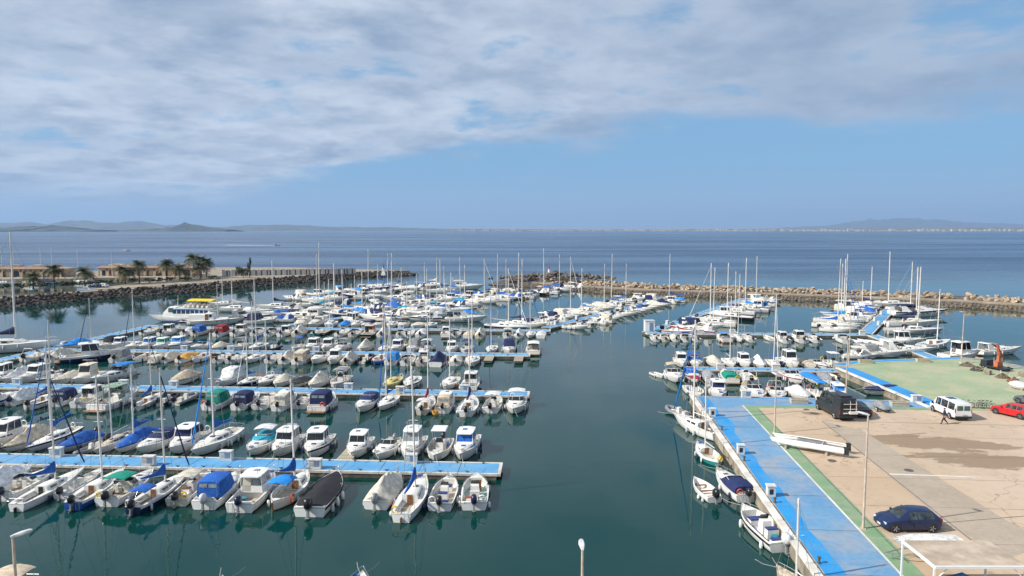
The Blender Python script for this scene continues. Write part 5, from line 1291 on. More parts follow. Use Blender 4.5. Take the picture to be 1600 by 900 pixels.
# slanting pontoons: sailboats where a mast stands, motor boats between
def autorow(line, side, masts, where, Ls=(8.5, 11), t0=6, t1=None, step=3.7, seed=0, face=('in', 'out'), skip=(), Lm=(7, 10)):
    rs = random.Random(seed); A, d, LL, width = line; n = Vector((-d.y, d.x, 0)) * side; t1 = t1 or LL - 1; items = []
    for px, py in masts:
        L = rs.uniform(*Ls); t = solve_px(A + n * (width / 2 + 0.5 + L / 2), d, px, 1.0)
        items.append((t, 'sail', L, rs.choice(['', 'j', 'jw', 'n', 'jn', 's', 'bs', 'w', 'js']), py))
    t = t0
    while t < t1:
        if all(abs(t - q[0]) > step * 0.86 for q in items): items.append((t, rs.choice(['cruiser', 'cruiser', 'cuddy', 'pilot', 'cruiser', 'cover', 'cuddy', 'open']), rs.uniform(*Lm), None, None)); t += step
        else: t += 0.5
    items.sort(key=lambda q: -q[0]); items = [list(q) for q in items]
    for _ in range(30):
        for a, b in zip(items, items[1:]):
            g_ = 3.0 - (a[0] - b[0])
            if g_ > 0: a[0] += g_ / 2; b[0] -= g_ / 2
    k_ = -1
    for i, (t, arch, L, o, py) in enumerate(items):
        c = {}
        if arch == 'sail': opts = o; c['cover'] = rs.choice(['blue', 'blue', 'navy', 'bright_blue', 'turquoise', 'ivory']); c['top'] = rs.choice(['blue', 'navy', 'ivory']); c['jib'] = rs.choice(['white_canvas', 'white_canvas', 'navy', 'blue'])
        else:
            opts = {'cruiser': rs.choice(['', 'b', 'l', 'y', 'c', '', 'l']), 'cuddy': rs.choice(['o', 'bo', 'l', 'c', 'f']), 'pilot': rs.choice(['o', 'f', '']), 'cover': rs.choice(['', 'h']), 'open': rs.choice(['o', 'to', 'bo'])}[arch]
            c['canvas'] = rs.choice(['navy', 'blue', 'ivory', 'white_canvas', 'bright_blue', 'navy', 'ivory']); c['top'] = c['canvas']
            if arch in ('open', 'cuddy', 'pilot', 'cover'): L = min(L, 7.2)
        if rs.random() < 0.12: c['hull'] = rs.choice(['navy_hull', 'cream', 'pale_grey', 'black_hull'])
        if rs.random() < 0.3: c['stripe'] = rs.choice(['navy_hull', 'blue_hull', 'navy_hull', 'red_hull'])
        pos = A + n * (width / 2 + 0.6 + L / 2) + d * t; f = rs.choice(face); bow = -n if f == 'in' else n
        near = min([abs(t - q[0]) for j, q in enumerate(items) if j != i] + [9]); bs = max(0.75, min(1, near / (L * 0.35)))
        if clash(pos.x, pos.y, math.atan2(-bow.x, bow.y), L, L * BEAM[arch] * bs * 0.85) and arch != 'sail': continue
        k_ += 1
        boat(arch, (pos.x, pos.y, 0), math.atan2(-bow.x, bow.y) + rs.uniform(-0.05, 0.05), L, opts, c, None, '%s, %s from %s, %s' % (describe(arch, opts, c), ordn(k_), 'far end', where), CAT[arch], 'boats ' + where, bs, py)
row(RD2, -1, '''
1400 cruiser l 11.4 k:ivory
1416 sail s 12.0 y:416.7 c:ivory h:pale_grey t:navy
1436 sail sw 12.5 y:417 h:white c:navy
1440 cruiser b 14.0 s:navy_hull t:navy
1440 cruiser y 13.0 s:white
''', 'out', 'right side of yacht pontoon', 'near end', gap=0.8) if False else None
row(RP2, 1, '''
1022 open o 5.2
1036 cuddy o 5.8 h:cream
1049 cuddy o 5.8 h:cream
1064 cuddy bo 6.0 t:navy
1084 open bo 6.0 t:grey
1129 cuddy bf 6.2 t:bright_blue b:blue_hull
1152 sail n 7.0 f:out y:428
1168 open o 5.6
1200 dinghy - 4.2
1221 pilot o 6.6
1247 pilot o 6.4
1270 open o 6.0
1314 cuddy o 6.4
''', 'in', 'near side of far right pontoon', 'left end') if False else None
row(RP2, 1, '''
1022 open o 5.2
1037 cuddy o 5.6 h:cream
1053 cover o 5.6 k:ivory
1069 cuddy bo 5.8 t:navy
1084 open bo 6.0 t:grey
1129 cuddy bf 6.2 t:bright_blue b:blue_hull
1152 sail n 7.0 f:out y:428
1168 open o 5.6
1200 dinghy - 4.2
1221 pilot o 6.6
1247 pilot o 6.4
1270 open o 6.0
1314 cuddy o 6.4
''', 'in', 'near side of far right pontoon', 'left end')
row(RP1, -1, '''
1064 pilot - 6.6
1087 cuddy lb 6.6 k:blue t:blue
1116 cover - 6.4 k:ivory
1140 sail n 6.4 M:10.5
1162 pilot - 6.6
1186 cover h 5.8 k:white_canvas
1208 sail j 6.2 y:460 j:white_canvas
1234 pilot t 7.0
1261 cover l 6.6 k:beige
1280 cuddy - 6.0 s:navy_hull
1303 open t 5.8 t:white
''', 'in', 'far side of near right pontoon', 'left end')
row(RP1, 1, '''
1054 cuddy bf 6.8 f:out t:beige
1083 cuddy lf 6.8 f:out k:blue s:navy_hull b:navy_hull
1107 cover o 6.0 k:grey
1137 cuddy l 6.4 k:green
1164 open ao 6.4
1240 cuddy f 6.8 f:out s:red_hull b:red_hull
1268 cover l 6.4 f:out k:bright_blue
1288 cover o 5.6 k:grey
1302 dinghy o 4.2
''', 'in', 'near side of near right pontoon', 'left end')
# boats lying bow-to along the back of the parking quay
QB = (Vector((cC.x, cC.y + 0.0, 0)), (Vector((cD.x, cD.y, 0)) - Vector((cC.x, cC.y, 0))).normalized(), 25.0, 0.6)
row(QB, -1, '''
1086 open to 6.0 t:red
1121 pilot u 6.4 g:navy w:navy
1181 cuddy au 6.8 b:antifoul_blue
1215 cuddy au 6.0
1250 cover au 6.2 k:white_canvas t:white_canvas
1283 open tu 5.8 t:bright_blue
1309 pilot eu 6.4 g:bright_blue w:bright_blue
''', 'in', 'behind the parking quay', 'left end', gap=0.5)
# single boats, each where it lies
def free(px, py, hd, line, label, z=0.0, name=None, cat=None):
    _, arch, opts, L, c, ex = parse('0 ' + line); g = G(px, py, z)
    return boat(arch, (g.x, g.y, z), R(hd), L, opts, c, ex.get('mh'), label, cat or CAT[arch], None, 1.0, ex.get('py'), name)
free(1062, 649, 25, 'rib - 4.6 u:tube_grey', 'grey inflatable boat ahead of the white sailboat at the quay')
free(1086, 672, 22, 'sail nj 8.2 y:500 j:bright_blue w:glass', 'white sailboat with bright-blue furled jib moored along the blue quay')
free(1105, 716, 6, 'llaut mn 5.4 h:green_hull d:wood M:7.0', 'small green-bottomed sailing boat with wooden door against the quay')
free(1100, 770, 8, 'dinghy o 4.2 t:red o:deck_white', 'small white open dinghy with black outboard beside the quay')
free(1142, 764, 8, 'cuddy lo 5.8 k:navy', 'white motorboat with navy cockpit cover moored at the quay')
free(1190, 832, 8, 'open o 6.2 s:black_hull m:motor_white e:seat_blue o:pale_grey', 'white and black speedboat with big white outboard at the quay')
free(1252, 938, 10, 'llaut mn 5.4 h:beige x:beige o:beige M:5.2', 'tan wooden rowing boat moored at the bottom edge of the quay')
free(1027, 588, 200, 'dinghy - 3.2 h:white', 'tiny white dinghy tied at the left end of the near right pontoon')
free(1378, 615, 108, 'cover l 6.8 k:navy s:navy_hull b:navy_hull', 'white speedboat under navy cover lying across the slip corner')
free(20, 549, -74, 'sail w 15.0 y:362 c:navy h:white', 'large white sailing yacht with long navy sail cover at left edge')
free(147, 563.5, -62, 'pilot - 9.5 h:navy_hull s:white x:deck_white', 'navy-hulled fishing cruiser with high bow, left part of third pontoon')
free(62, 560, -8, 'open ao 6.2 m:motor_black', 'white twin-arch open boat with black outboards beside the left walkway')
free(392, 500, -86, 'cruiser - 10.5 s:black_hull b:black_hull', 'white sports cruiser with black hull band behind fourth pontoon')
free(431, 494, 96, 'cuddy lo 8.0 k:blue', 'white day boat with blue canvas lying beside the flybridge yacht')
free(477, 499, 84, 'cruiser y 12.6 h:cream s:cream', 'cream flybridge yacht standing tall behind the fourth pontoon')
free(520, 482, 92, 'cruiser l 11.0 k:navy s:navy_hull', 'white cruiser with long navy cockpit cover behind the flybridge yacht')
free(366, 487, 92, 'sail - 11.5 y:420 c:white_canvas h:white', 'slim white yacht with white sail cover beside the tour boat')
free(350, 478, 88, 'sail n 9.5 y:436 h:white', 'short-masted white yacht just right of the yellow-topped tour boat')
free(430, 483, 92, 'sail b 11.0 y:407 c:navy t:navy', 'white yacht with navy cover, alone before the left breakwater')
free(1047, 469.5, 98, 'sail b 9.5 y:397 h:white s:navy_hull t:blue c:blue', 'white double-decked yacht with blue awning at the tip of the middle pontoon')
free(1014, 474.5, 172, 'cuddy c 7.2 k:navy s:navy_hull', 'navy-canopied cabin boat near the tip of the middle pontoon')
free(1437, 494, -90, 'cruiser b 14.5 s:navy_hull t:navy', 'long white motor yacht with navy stripe, farthest on right side of yacht pontoon')
free(1428, 510, -92, 'sail sw 12.5 y:417 h:white c:navy t:navy', 'white yacht with navy spray hood on right side of yacht pontoon')
free(1420, 486, -90, 'sail n 11.5 y:409 h:white', 'tall-masted white yacht behind the long navy-striped motor yacht')
free(1430, 522, -96, 'sail s 11.5 y:416.7 c:ivory h:pale_grey t:navy', 'pale grey yacht nearest the link walkway, right of yacht pontoon')
free(1412, 538, -98, 'pilot - 8.0 t:grey', 'white wheelhouse cruiser moored beside the link walkway')
free(1462, 543, -60, 'sail n 10.0 y:452 h:white', 'white cruising boat with mast lying along the link walkway right side')
free(1390, 480, 90, 'sail n 12.5 y:393 h:cream', 'tallest-masted cream yacht at the head of the yacht pontoon')
free(1362, 478, 90, 'sail n 11 y:416.7 h:cream', 'cream yacht with stout mast at the head of the yacht pontoon')
free(1375, 557, -100, 'cruiser c 9.0 k:grey', 'white cruiser with grey canopy lying off the green apron edge')
free(1418, 553, -94, 'cruiser - 9.8 t:grey', 'white sports cruiser with raked screen next to the green apron')
free(1345, 560, -100, 'open bo 6.0 t:ivory', 'small white open boat at the apron corner behind the lamp post')
free(1503, 560, -75, 'pilot t 8.0 h:white r:white w:glass', 'old white trawler yacht with square cabin right of the green apron')
free(1562, 553, -80, 'cruiser - 9.0 s:white', 'white cruiser bow-out behind the orange crane')

# optimist-like small hulls crowded at the right corner
for i, (x, y) in enumerate(((1334, 535), (1349, 535), (1364, 536.5), (1379, 540), (1393, 544.5))):
    free(x, y, 10 + i * 7, 'dinghy - 3.4 x:white', 'tiny white dinghy, %s from left in the cluster by the link walkway' % ordn(i))
autorow(D1, 1, [(525, 413), (538, 421), (565, 425), (618, 395), (627, 418), (653, 428), (668, 420), (693, 416), (709, 426), (717, 402)], 'left side of hidden slanting pontoon', (9, 12), 8, 104, 3.3, 21, Lm=(8, 11))
autorow(D1, -1, [(586, 444), (634, 440), (681, 448), (724, 414), (755, 405), (778, 397), (789, 405), (811, 395), (851, 388), (872, 397)], 'right side of hidden slanting pontoon', (9, 12), 10, 130, 3.3, 22, Lm=(8, 11.4))
autorow(D2, 1, [(793, 419), (814, 405), (891, 401), (911, 419), (943, 412), (957, 396.6), (977, 412)], 'left side of slanting middle pontoon', (8.5, 11), 4, None, 3.1, 23, Lm=(7, 9))
autorow(D2, -1, [], 'right side of slanting middle pontoon', t0=5, step=3.4, seed=24, Lm=(5, 6.4), face=('out', 'out', 'in'))
autorow(D0, 1, [(577, 389), (607, 396), (592, 413)], 'left side of far hidden pontoon', (10, 12.5), 3, None, 3.7, 25, Lm=(8, 11))
autorow(D0, -1, [(662, 410), (681, 402), (497, 379), (520, 411), (550, 443)], 'right side of far hidden pontoon', (10, 12.5), 3, None, 3.7, 26, Lm=(9, 12))
autorow(RD1, -1, [(1111.6, 411), (1138, 410.6), (1150, 424), (1166, 403), (1182.5, 400), (1116, 418)], 'right side of slanting right pontoon', (9.5, 12), 4, None, 3.4, 27, Lm=(9, 11))
autorow(RD2, 1, [(1306.7, 404), (1312, 412), (1319, 396.7), (1321.5, 404), (1350, 439)], 'left side of yacht pontoon', (9.5, 12.5), 3, None, 3.4, 28, Lm=(9, 12), face=('in', 'out'))
for i, (x, y, hd, ln, lb) in enumerate((
    (405, 491, -90, 'cuddy l 8.5 k:white_canvas', 'white day cruiser between two yachts behind the fourth pontoon'),
    (448, 487, 90, 'cruiser - 9.5 s:navy_hull', 'white sports cruiser with navy band left of the flybridge yacht'),
    (487, 482, -88, 'sail n 10 y:397 h:white', 'white yacht with bare boom just behind the flybridge yacht'),
    (556, 497, 100, 'cruiser l 9.5 k:ivory', 'white cruiser under ivory cover near the head of the hidden pontoon'),
    (585, 499, -80, 'cuddy b 8.0 t:bright_blue', 'white day boat with bright-blue bimini near the hidden pontoon'),
    (612, 495, 98, 'cruiser c 10.0 k:white_canvas', 'white cruiser with tall white canopy amid the crowded middle basin'),
    (640, 492, -82, 'sail k 9.5 y:436 c:bright_blue', 'white yacht with bright-blue cover amid the crowded middle basin'),
    (662, 501, 95, 'cruiser - 9.0 s:navy_hull', 'white cruiser with navy band at the edge of the middle fairway'),
    (693, 499, -86, 'cruiser y 10.5', 'white flybridge cruiser at the edge of the middle fairway'),
    (722, 493, 96, 'cover - 7.2 k:bright_blue', 'boat under bright-blue cover near the middle fairway'),
    (274, 516, 3, 'cuddy b 6.0 t:navy', 'small cabin boat with navy bimini near the tour boat stern'),
    (418, 502, -92, 'cuddy c 7.5 k:navy', 'white day boat with navy canopy just behind the fourth pontoon'),
    (452, 503, 88, 'cruiser l 8.5 k:blue', 'white cruiser with blue cockpit cover just behind the fourth pontoon'),
    (535, 490, -86, 'sail s 9.0 y:440 c:turquoise t:navy', 'white yacht with turquoise cover in the crowded middle basin'),
    (570, 487, 94, 'cruiser - 10', 'plain white cruiser deep in the crowded middle basin'),
    (604, 483, -88, 'sail k 10 y:424 c:navy', 'white yacht with steep navy boom deep in the middle basin'),
    (650, 483, 92, 'cruiser c 10.5 k:navy', 'white cruiser with tall navy canopy deep in the middle basin'),
    (684, 486, -90, 'cruiser b 10 t:ivory s:navy_hull', 'navy-banded cruiser with ivory bimini in the middle basin'),
    (500, 470, 92, 'cruiser b 11 t:ivory', 'white cruiser with ivory bimini facing the left breakwater'),
    (536, 468, -88, 'cruiser - 11', 'plain white cruiser facing the left breakwater'),
    (640, 470, 92, 'cruiser y 12', 'white flybridge yacht beyond the hidden slanting pontoon'),
    (730, 452, -90, 'cruiser y 13.5 s:white', 'large white flybridge yacht farthest out before the harbour mouth'),
    (690, 458, 90, 'sail b 12 y:404 t:blue', 'white yacht with blue awning near the harbour mouth'))):
    g = G(x, y); tk = ln.split(); L_ = float(tk[2])
    for dx, dy in ((0, 0), (3, 0), (-3, 0), (0, 4), (0, -4), (5, 3), (-5, -3), (6, -4), (-6, 4), (9, 0), (-9, 0)):
        if not clash(g.x + dx, g.y + dy, R(hd), L_, L_ * BEAM[tk[0]]):
            xx = 800 + (g.x + dx) / ((g.y + dy) * CP + H * SP) * F; free(xx, 450 + F * math.tan(math.atan(H / (g.y + dy)) - P), hd, ln, lb); break

# boats in the basin behind the left mole
rs = random.Random(77)
pts_ = [(6, 445, 385), (18, 441, 0), (30, 446, 0), (22, 438, 392), (44, 443, 0), (58, 441, 0), (66, 438, 386), (74, 444, 0), (84, 439, 386), (98, 443, 392), (92, 437.5, 0), (112, 440, 0), (118, 443, 0), (124, 437, 391), (138, 440.5, 0), (150, 442, 0), (160, 438, 0), (175, 440, 392), (186, 438, 0), (192, 441, 0), (208, 439.5, 0), (224, 437.5, 0), (3, 440, 0), (12, 437.5, 0), (36, 440, 0), (50, 446, 0), (62, 445, 0), (80, 442, 0), (106, 438, 0), (130, 443.5, 0), (144, 438, 0), (168, 442.5, 0), (180, 436.5, 0), (200, 437, 0)]
acc = []
for x, y, tp in pts_:
    g = G(x, y - 0.5); hd = rs.choice([80, -80, 95, -95, 85])
    if all(abs(g.x - q.x) > 9.5 or abs(g.y - q.y) > 3.4 for _, _, _, _, q in acc): acc.append((x, y, tp, hd, g))
acc.sort(key=lambda q: q[0])
for i, (x, y, tp, hd, g) in enumerate(acc):
    a = 'sail' if tp else rs.choice(['cruiser', 'cuddy', 'pilot', 'cover', 'cruiser'])
    free(x, y - 0.5, hd, '%s %s %.1f%s k:%s' % (a, 'n' if tp else rs.choice(['-', 'l' if a != 'pilot' else '-']), rs.uniform(8.5, 9.4) if tp else rs.uniform(7.5, 9.2), ' y:%d' % tp if tp else '', rs.choice(['navy', 'blue', 'ivory', 'white_canvas'])), '%s, %s from left among craft behind the left breakwater path' % ('white yacht' if tp else 'white motorboat', ordn(i)), 0.0)
# ------------------------------------------------------------ tour boat and classic motor yacht
def tour_boat():
    g = G(287, 503); t = thing('tour_boat', 'white two-deck tour boat with yellow top canopy beside the left walkway', 'tour boat', (g.x, g.y, 0), R(84))
    h = Hull(17.5, 4.6, 1.1, 1.9, 0.6, 0.9, 2.4, 1.6); link('hull', h.mesh(15, 0.5), ['white', 'antifoul_blue', 'white'], t); link('deck', h.deck(0.02, 0.1, 0.8, 0.1), ['pale_grey', 'pale_grey'], t)
    mb = MB(); 
    for sg in (-1, 1): mb.box((sg * 2.31, h.y(0.45), 0.42), (0.06, 11, 0.3))
    link('rubbing_strake', mb.mesh('rubbing_strake', 0), ['blue_hull'], t)
    z = 1.25; secs = [(h.y(0.06), 2.0, z, 1.95, z + 2.1), (h.y(0.62), 2.0, z, 1.95, z + 2.1)]; s = link('saloon', cabin(secs).mesh('saloon', 30), ['white'], t)
    for sg in (-1, 1):
        for i in range(8):
            y0 = h.y(0.09) + i * 1.12; link('window', side_window(secs, y0, y0 + 0.95, 0.48, 0.92, sg), ['glass_blue'], s)
        mb = MB(); mb.box((sg * 2.04, h.y(0.34), z + 1.98), (0.12, 9.2, 0.22)); link('blue_awning', mb.mesh('blue_awning', 0), ['bright_blue'], s)
    s2 = [(h.y(0.60), 1.7, z, 1.6, z + 2.5), (h.y(0.70), 1.7, z, 1.55, z + 2.5), (h.y(0.78), 1.6, z, 1.4, z + 1.1)]; w = link('wheelhouse', cabin(s2).mesh('wheelhouse', 30), ['white'], t)
    FWD[0] = 1; link('windscreen', end_window(s2[2], s2[1], 0.08, 0.9, 1.4, 0.03, 3), ['glass_green'], w)
    for sg in (-1, 1): link('window', side_window(s2, h.y(0.61), h.y(0.70), 0.5, 0.92, sg), ['glass_green'], w)
    mb = MB(); mb.box((0, h.y(0.32), z + 2.2), (4.0, 9.6, 0.1)); link('upper_deck', mb.mesh('upper_deck', 0), ['white'], t)
    mb = MB(); mb.box((0, 0, 0.45), (1.3, 0.5, 0.5), 0, 0.9); mb.box((0, -0.22, 0.75), (1.3, 0.1, 0.6)); me = mb.mesh('bench', 0)
    for i in range(6):
        for sg in (-1, 1): link('bench', me, ['white'], t, (sg * 0.95, h.y(0.12) + i * 1.15, z + 2.15))
    mb = MB(); 
    for sg in (-1, 1):
        mb.tube([(sg * 1.95, h.y(0.05), z + 3.2), (sg * 1.95, h.y(0.6), z + 3.2)], 0.03, 4)
        for i in range(9): mb.tube([(sg * 1.95, h.y(0.05) + i * 1.15, z + 2.2), (sg * 1.95, h.y(0.05) + i * 1.15, z + 3.2)], 0.025, 4)
    link('deck_rail', mb.mesh('deck_rail', 0), ['steel'], t)
    mb = MB(); rings = []
    for i in range(5):
        y = h.y(0.03) + i * 1.5; rings.append([(x * 2.1, y, z + 4.1 + 0.25 * (1 - x * x) - 0.1 * (i == 0)) for x in (-1, -0.6, 0, 0.6, 1)] + [(x * 2.1, y, z + 3.95) for x in (1, -1)])
    mb.loft(rings, 0, True, True, True); c = link('canopy', mb.mesh('canopy', 50), ['yellow'], t); mb = MB()
    for sg in (-1, 1):
        for i in range(3): mb.tube([(sg * 1.95, h.y(0.04) + i * 2.8, z + 2.2), (sg * 1.95, h.y(0.04) + i * 2.8, z + 4.0)], 0.04, 5)
    link('canopy_frame', mb.mesh('canopy_frame', 0), ['steel'], c)
    mb = MB(); mb.tube([(0, h.y(0.62), z + 2.5), (0, h.y(0.61), z + 5.2)], [0.06, 0.03], 6); mb.tube([(-0.7, h.y(0.615), z + 4.2), (0.7, h.y(0.615), z + 4.2)], 0.025, 4); link('signal_mast', mb.mesh('signal_mast', 40), ['alu'], t)
    link('bow_rail', rail(h, 0.72, 0.985, 0.8, 6), ['steel'], t)
tour_boat()
def classic_boat():
    g = G(333, 506.5); t = thing('motor_yacht', 'long white motor-sailer with plain cabin and brown door beside tour boat', 'motor yacht', (g.x, g.y, 0), R(-88))
    h = Hull(14.5, 3.7, 0.95, 1.7, 0.6, 0.75, 2.2, 1.8); link('hull', h.mesh(15, 0.1), ['white', 'antifoul_dark', 'wood'], t); link('deck', h.deck(0.04, 0.16, 0.7, 0.4), ['deck_white', 'deck_beige'], t)
    zs = h.sh(0.4); secs = [(h.y(0.17), 1.35, zs, 1.25, zs + 1.5), (h.y(0.46), 1.35, zs, 1.25, zs + 1.5)]; c = link('aft_cabin', cabin(secs).mesh('aft_cabin', 30), ['white'], t)
    s2 = [(h.y(0.46), 1.2, zs, 1.15, zs + 1.75), (h.y(0.57), 1.2, zs, 1.1, zs + 1.75), (h.y(0.60), 1.1, zs, 1.0, zs + 0.9)]; w = link('wheelhouse', cabin(s2).mesh('wheelhouse', 30), ['white'], t)
    for sg in (-1, 1):
        mb = MB(); mb.box((sg * 1.22, h.y(0.49), zs + 0.8), (0.06, 0.7, 1.5)); link('door', mb.mesh('door', 0), ['wood'], w); link('window', side_window(s2, h.y(0.53), h.y(0.57), 0.5, 0.9, sg), ['glass'], w)
        for t_ in (0.66, 0.74, 0.82):
            mb = MB(); mb.box((sg * h.b(t_) * 0.97, h.y(t_), h.sh(t_) - 0.35), (0.06, 0.3, 0.14)); link('porthole', mb.mesh('porthole', 0), ['glass'], t)
    s3 = [(h.y(0.62), 1.0, zs + 0.1, 0.9, zs + 0.6), (h.y(0.8), 0.7, zs + 0.3, 0.6, zs + 0.65)]; link('fore_cabin', cabin(s3).mesh('fore_cabin', 30), ['white'], t)
    link('bow_rail', rail(h, 0.6, 0.985, 0.7, 7), ['steel'], t)
    mb = MB(); mb.tube([(0, h.y(0.64), zs + 0.5), (0, h.y(0.64), 9.5)], [0.09, 0.05], 7); mb.tube([(0, h.y(0.635), zs + 2.3), (0, h.y(0.3), zs + 2.5)], 0.06, 6); link('mast', mb.mesh('mast', 40), ['cream'], t)
classic_boat()

# ------------------------------------------------------------ vehicles
mat('car_navy', (0.009, 0.023, 0.085), 0.28, 0.15, 0.05, spec=0.7); mat('car_red', (0.56, 0.016, 0.018), 0.28, 0.0, 0.05, spec=0.7); mat('car_white', (0.72, 0.72, 0.72), 0.3, 0, 0.03); mat('car_black', (0.014, 0.015, 0.018), 0.28, 0.1, 0.05, spec=0.7); mat('car_graphite', (0.035, 0.038, 0.045), 0.35, 0.3, 0.05); mat('car_grey', (0.16, 0.17, 0.18), 0.3, 0.4, 0.05)
mat('trim', (0.02, 0.02, 0.022), 0.6); mat('rim', (0.42, 0.42, 0.43), 0.35, 0.6); mat('lamp_red', (0.45, 0.01, 0.015), 0.25); mat('lamp_clear', (0.62, 0.66, 0.70), 0.15); mat('plate', (0.70, 0.70, 0.70), 0.5)
def wheel_meshes(r, w):
    a = MB(); a.loft([[(x, rr * math.cos(2 * math.pi * k / 18), rr * math.sin(2 * math.pi * k / 18)) for k in range(18)] for x, rr in ((-w / 2, r * 0.68), (-w / 2, r * 0.94), (-w / 2 + 0.03, r), (w / 2 - 0.03, r), (w / 2, r * 0.94), (w / 2, r * 0.68))], 0, True)
    b = MB(); b.loft([[(x, rr * math.cos(2 * math.pi * k / 18), rr * math.sin(2 * math.pi * k / 18)) for k in range(18)] for x, rr in ((-w / 2 + 0.02, r * 0.69), (w / 2 - 0.02, r * 0.69), (w / 2 - 0.05, r * 0.6), (w / 2 - 0.02, r * 0.15))], 0, True, True, True)
    for k in range(5):
        an = 2 * math.pi * k / 5
        b.tube([(w / 2 - 0.035, r * 0.12 * math.cos(an), r * 0.12 * math.sin(an)), (w / 2 - 0.02, r * 0.66 * math.cos(an), r * 0.66 * math.sin(an))], 0.035, 4)
    return a.mesh('tyre', 40), b.mesh('rim', 30)
def vehicle(name, label, cat, loc, rz, st, glassy, wheels, wr, paint_, W2, extras=(), rear=None, glassmat='glass_car', low='trim'):
    """st: stations from rear to front (y, half low, z low, half belt, z belt, half roof, z roof); glassy: (index -> kind)"""
    t = thing(name, label, cat, loc, rz); rings = []
    for y, hl, zl, hb, zb, hr, zr in st:
        zm = zl + (zb - zl) * 0.55
        half = [(hl * 0.96, zl), (hl, zl + 0.08), (max(hl, hb) * 1.01, zm), (hb, zb), (hr, zr - 0.02), (hr * 0.86, zr + 0.015), (0, zr + 0.035)]
        rings.append([(-x, y, z) for x, z in half] + [(x, y, z) for x, z in half[-2::-1]])
    n = len(rings[0]); sep_ = {}; mb = MB(); vs = [p for r in rings for p in r]; fs = []; ms = []
    for i in range(len(rings) - 1):
        kind = glassy.get(i)
        for k in range(n - 1):
            q = (i * n + k, i * n + k + 1, (i + 1) * n + k + 1, (i + 1) * n + k)
            if kind == 'side' and k in (3, n - 5): sep_.setdefault(('side_window', i, k), []).append(q); 
            if kind in ('front', 'back') and 4 <= k <= n - 6: sep_.setdefault(('windscreen' if kind == 'front' else 'rear_window', i, 0), []).append(q)
            fs.append(q); ms.append(1 if k in (0, n - 2) else 0)
    mb.add(vs, fs + [tuple(range(n))[::-1], tuple((len(rings) - 1) * n + k for k in range(n))], ms + [0, 0])
    body = link('body', mb.mesh('body', 32), [paint_, low], t)
    for (nm, i, k), qs in sep_.items():
        pts = [[Vector(vs[j]) for j in q] for q in qs]; ctr = Vector((0, 0, 0)); allp = [p for q in pts for p in q]
        for p in allp: ctr += p / len(allp)
        m2 = MB(); out = Vector((ctr.x, 0, 0.0)).normalized() * 0.012 if nm == 'side_window' else Vector((0, 0.008 if nm == 'windscreen' else -0.008, 0.012))
        for q in pts:
            m2.add([ctr + (p - ctr) * (0.90 if nm == 'side_window' else 0.93) + out for p in q], [(0, 1, 2, 3)])
        link(nm, m2.mesh(nm, 0), [glassmat], body)
    ty, rm = wheel_meshes(wr, 0.2); arch = MB(); arch.loft([[(x, (wr + 0.06) * math.cos(2 * math.pi * k / 18), (wr + 0.06) * math.sin(2 * math.pi * k / 18)) for k in range(18)] for x in (-0.1, 0.1)], 0, True, True, True); am = arch.mesh('wheel_arch', 0)
    for y in wheels:
        for sg in (-1, 1):
            link('wheel_arch', am, ['trim'], body, (sg * (W2 - 0.092), y, wr + 0.01))
            w = link('tyre', ty, ['rubber'], t, (sg * (W2 - 0.075), y, wr), math.pi if sg < 0 else 0); link('rim', rm, ['rim'], w)
    for nm, m2, c, d in extras:
        b = MB(); b.box(c, d, 0, 0.92); link(nm, b.mesh(nm, 0), [m2], body)
        if nm not in ('number_plate', 'grille', 'roof_pod', 'tailgate_trim', 'stripe') and abs(c[0]) > 0.1:
            b = MB(); b.box((-c[0], c[1], c[2]), d, 0, 0.92); link(nm, b.mesh(nm, 0), [m2], body)
    return t
HATCH = [(-2.03, .70, .32, .74, .66, .66, .72), (-1.95, .80, .24, .82, .86, .70, .93), (-1.86, .85, .2, .85, .98, .64, 1.02), (-1.45, .87, .19, .87, .97, .53, 1.37), (-0.85, .88, .18, .88, .95, .57, 1.43), (-0.25, .88, .18, .88, .93, .58, 1.445), (0.30, .88, .18, .88, .91, .555, 1.40), (1.05, .88, .18, .88, .87, .70, .95), (1.45, .87, .18, .87, .83, .72, .88), (1.85, .82, .2, .82, .70, .66, .76), (2.02, .66, .28, .68, .52, .56, .60)]
HG = {2: 'back', 3: 'side', 4: 'side', 5: 'side', 6: 'front'}
HX = [('headlight', 'lamp_clear', (0.62, 1.86, 0.64), (0.3, 0.22, 0.12)), ('tail_light', 'lamp_red', (0.68, -1.95, 0.86), (0.24, 0.16, 0.2)), ('number_plate', 'plate', (0, -2.035, 0.55), (0.5, 0.03, 0.12)), ('number_plate', 'plate', (0, 2.03, 0.40), (0.5, 0.03, 0.11)), ('grille', 'trim', (0, 2.0, 0.33), (0.9, 0.06, 0.16)), ('mirror', 'trim', (0.98, 0.62, 1.0), (0.2, 0.1, 0.13)), ('door_handle', 'trim', (0.9, -0.35, 0.82), (0.03, 0.2, 0.03)), ('door_seam', 'trim', (0.893, 0.02, 0.58), (0.008, 0.015, 0.6)), ('door_seam', 'trim', (0.893, 0.95, 0.55), (0.008, 0.015, 0.55)), ('door_seam', 'trim', (0.893, -0.8, 0.62), (0.008, 0.015, 0.55)), ('pillar', 'trim', (0.735, 0.02, 1.17), (0.05, 0.07, 0.40))]
a = G(1429, 834, ZQ)
vehicle('car', 'dark blue hatchback parked by the lamp post on tan concrete', 'car', (a.x, a.y + 0.95, ZQ + 0.01), R(91), HATCH, HG, (-1.28, 1.28), 0.31, 'car_navy', 0.885, HX)
a = G(1570, 650, ZQ)
vehicle('car', 'bright red coupe parked at the right edge beside bicycles', 'car', (a.x + 0.9, a.y + 0.1, ZQ + 0.01), R(24), HATCH, HG, (-1.28, 1.28), 0.32, 'car_red', 0.885, HX)
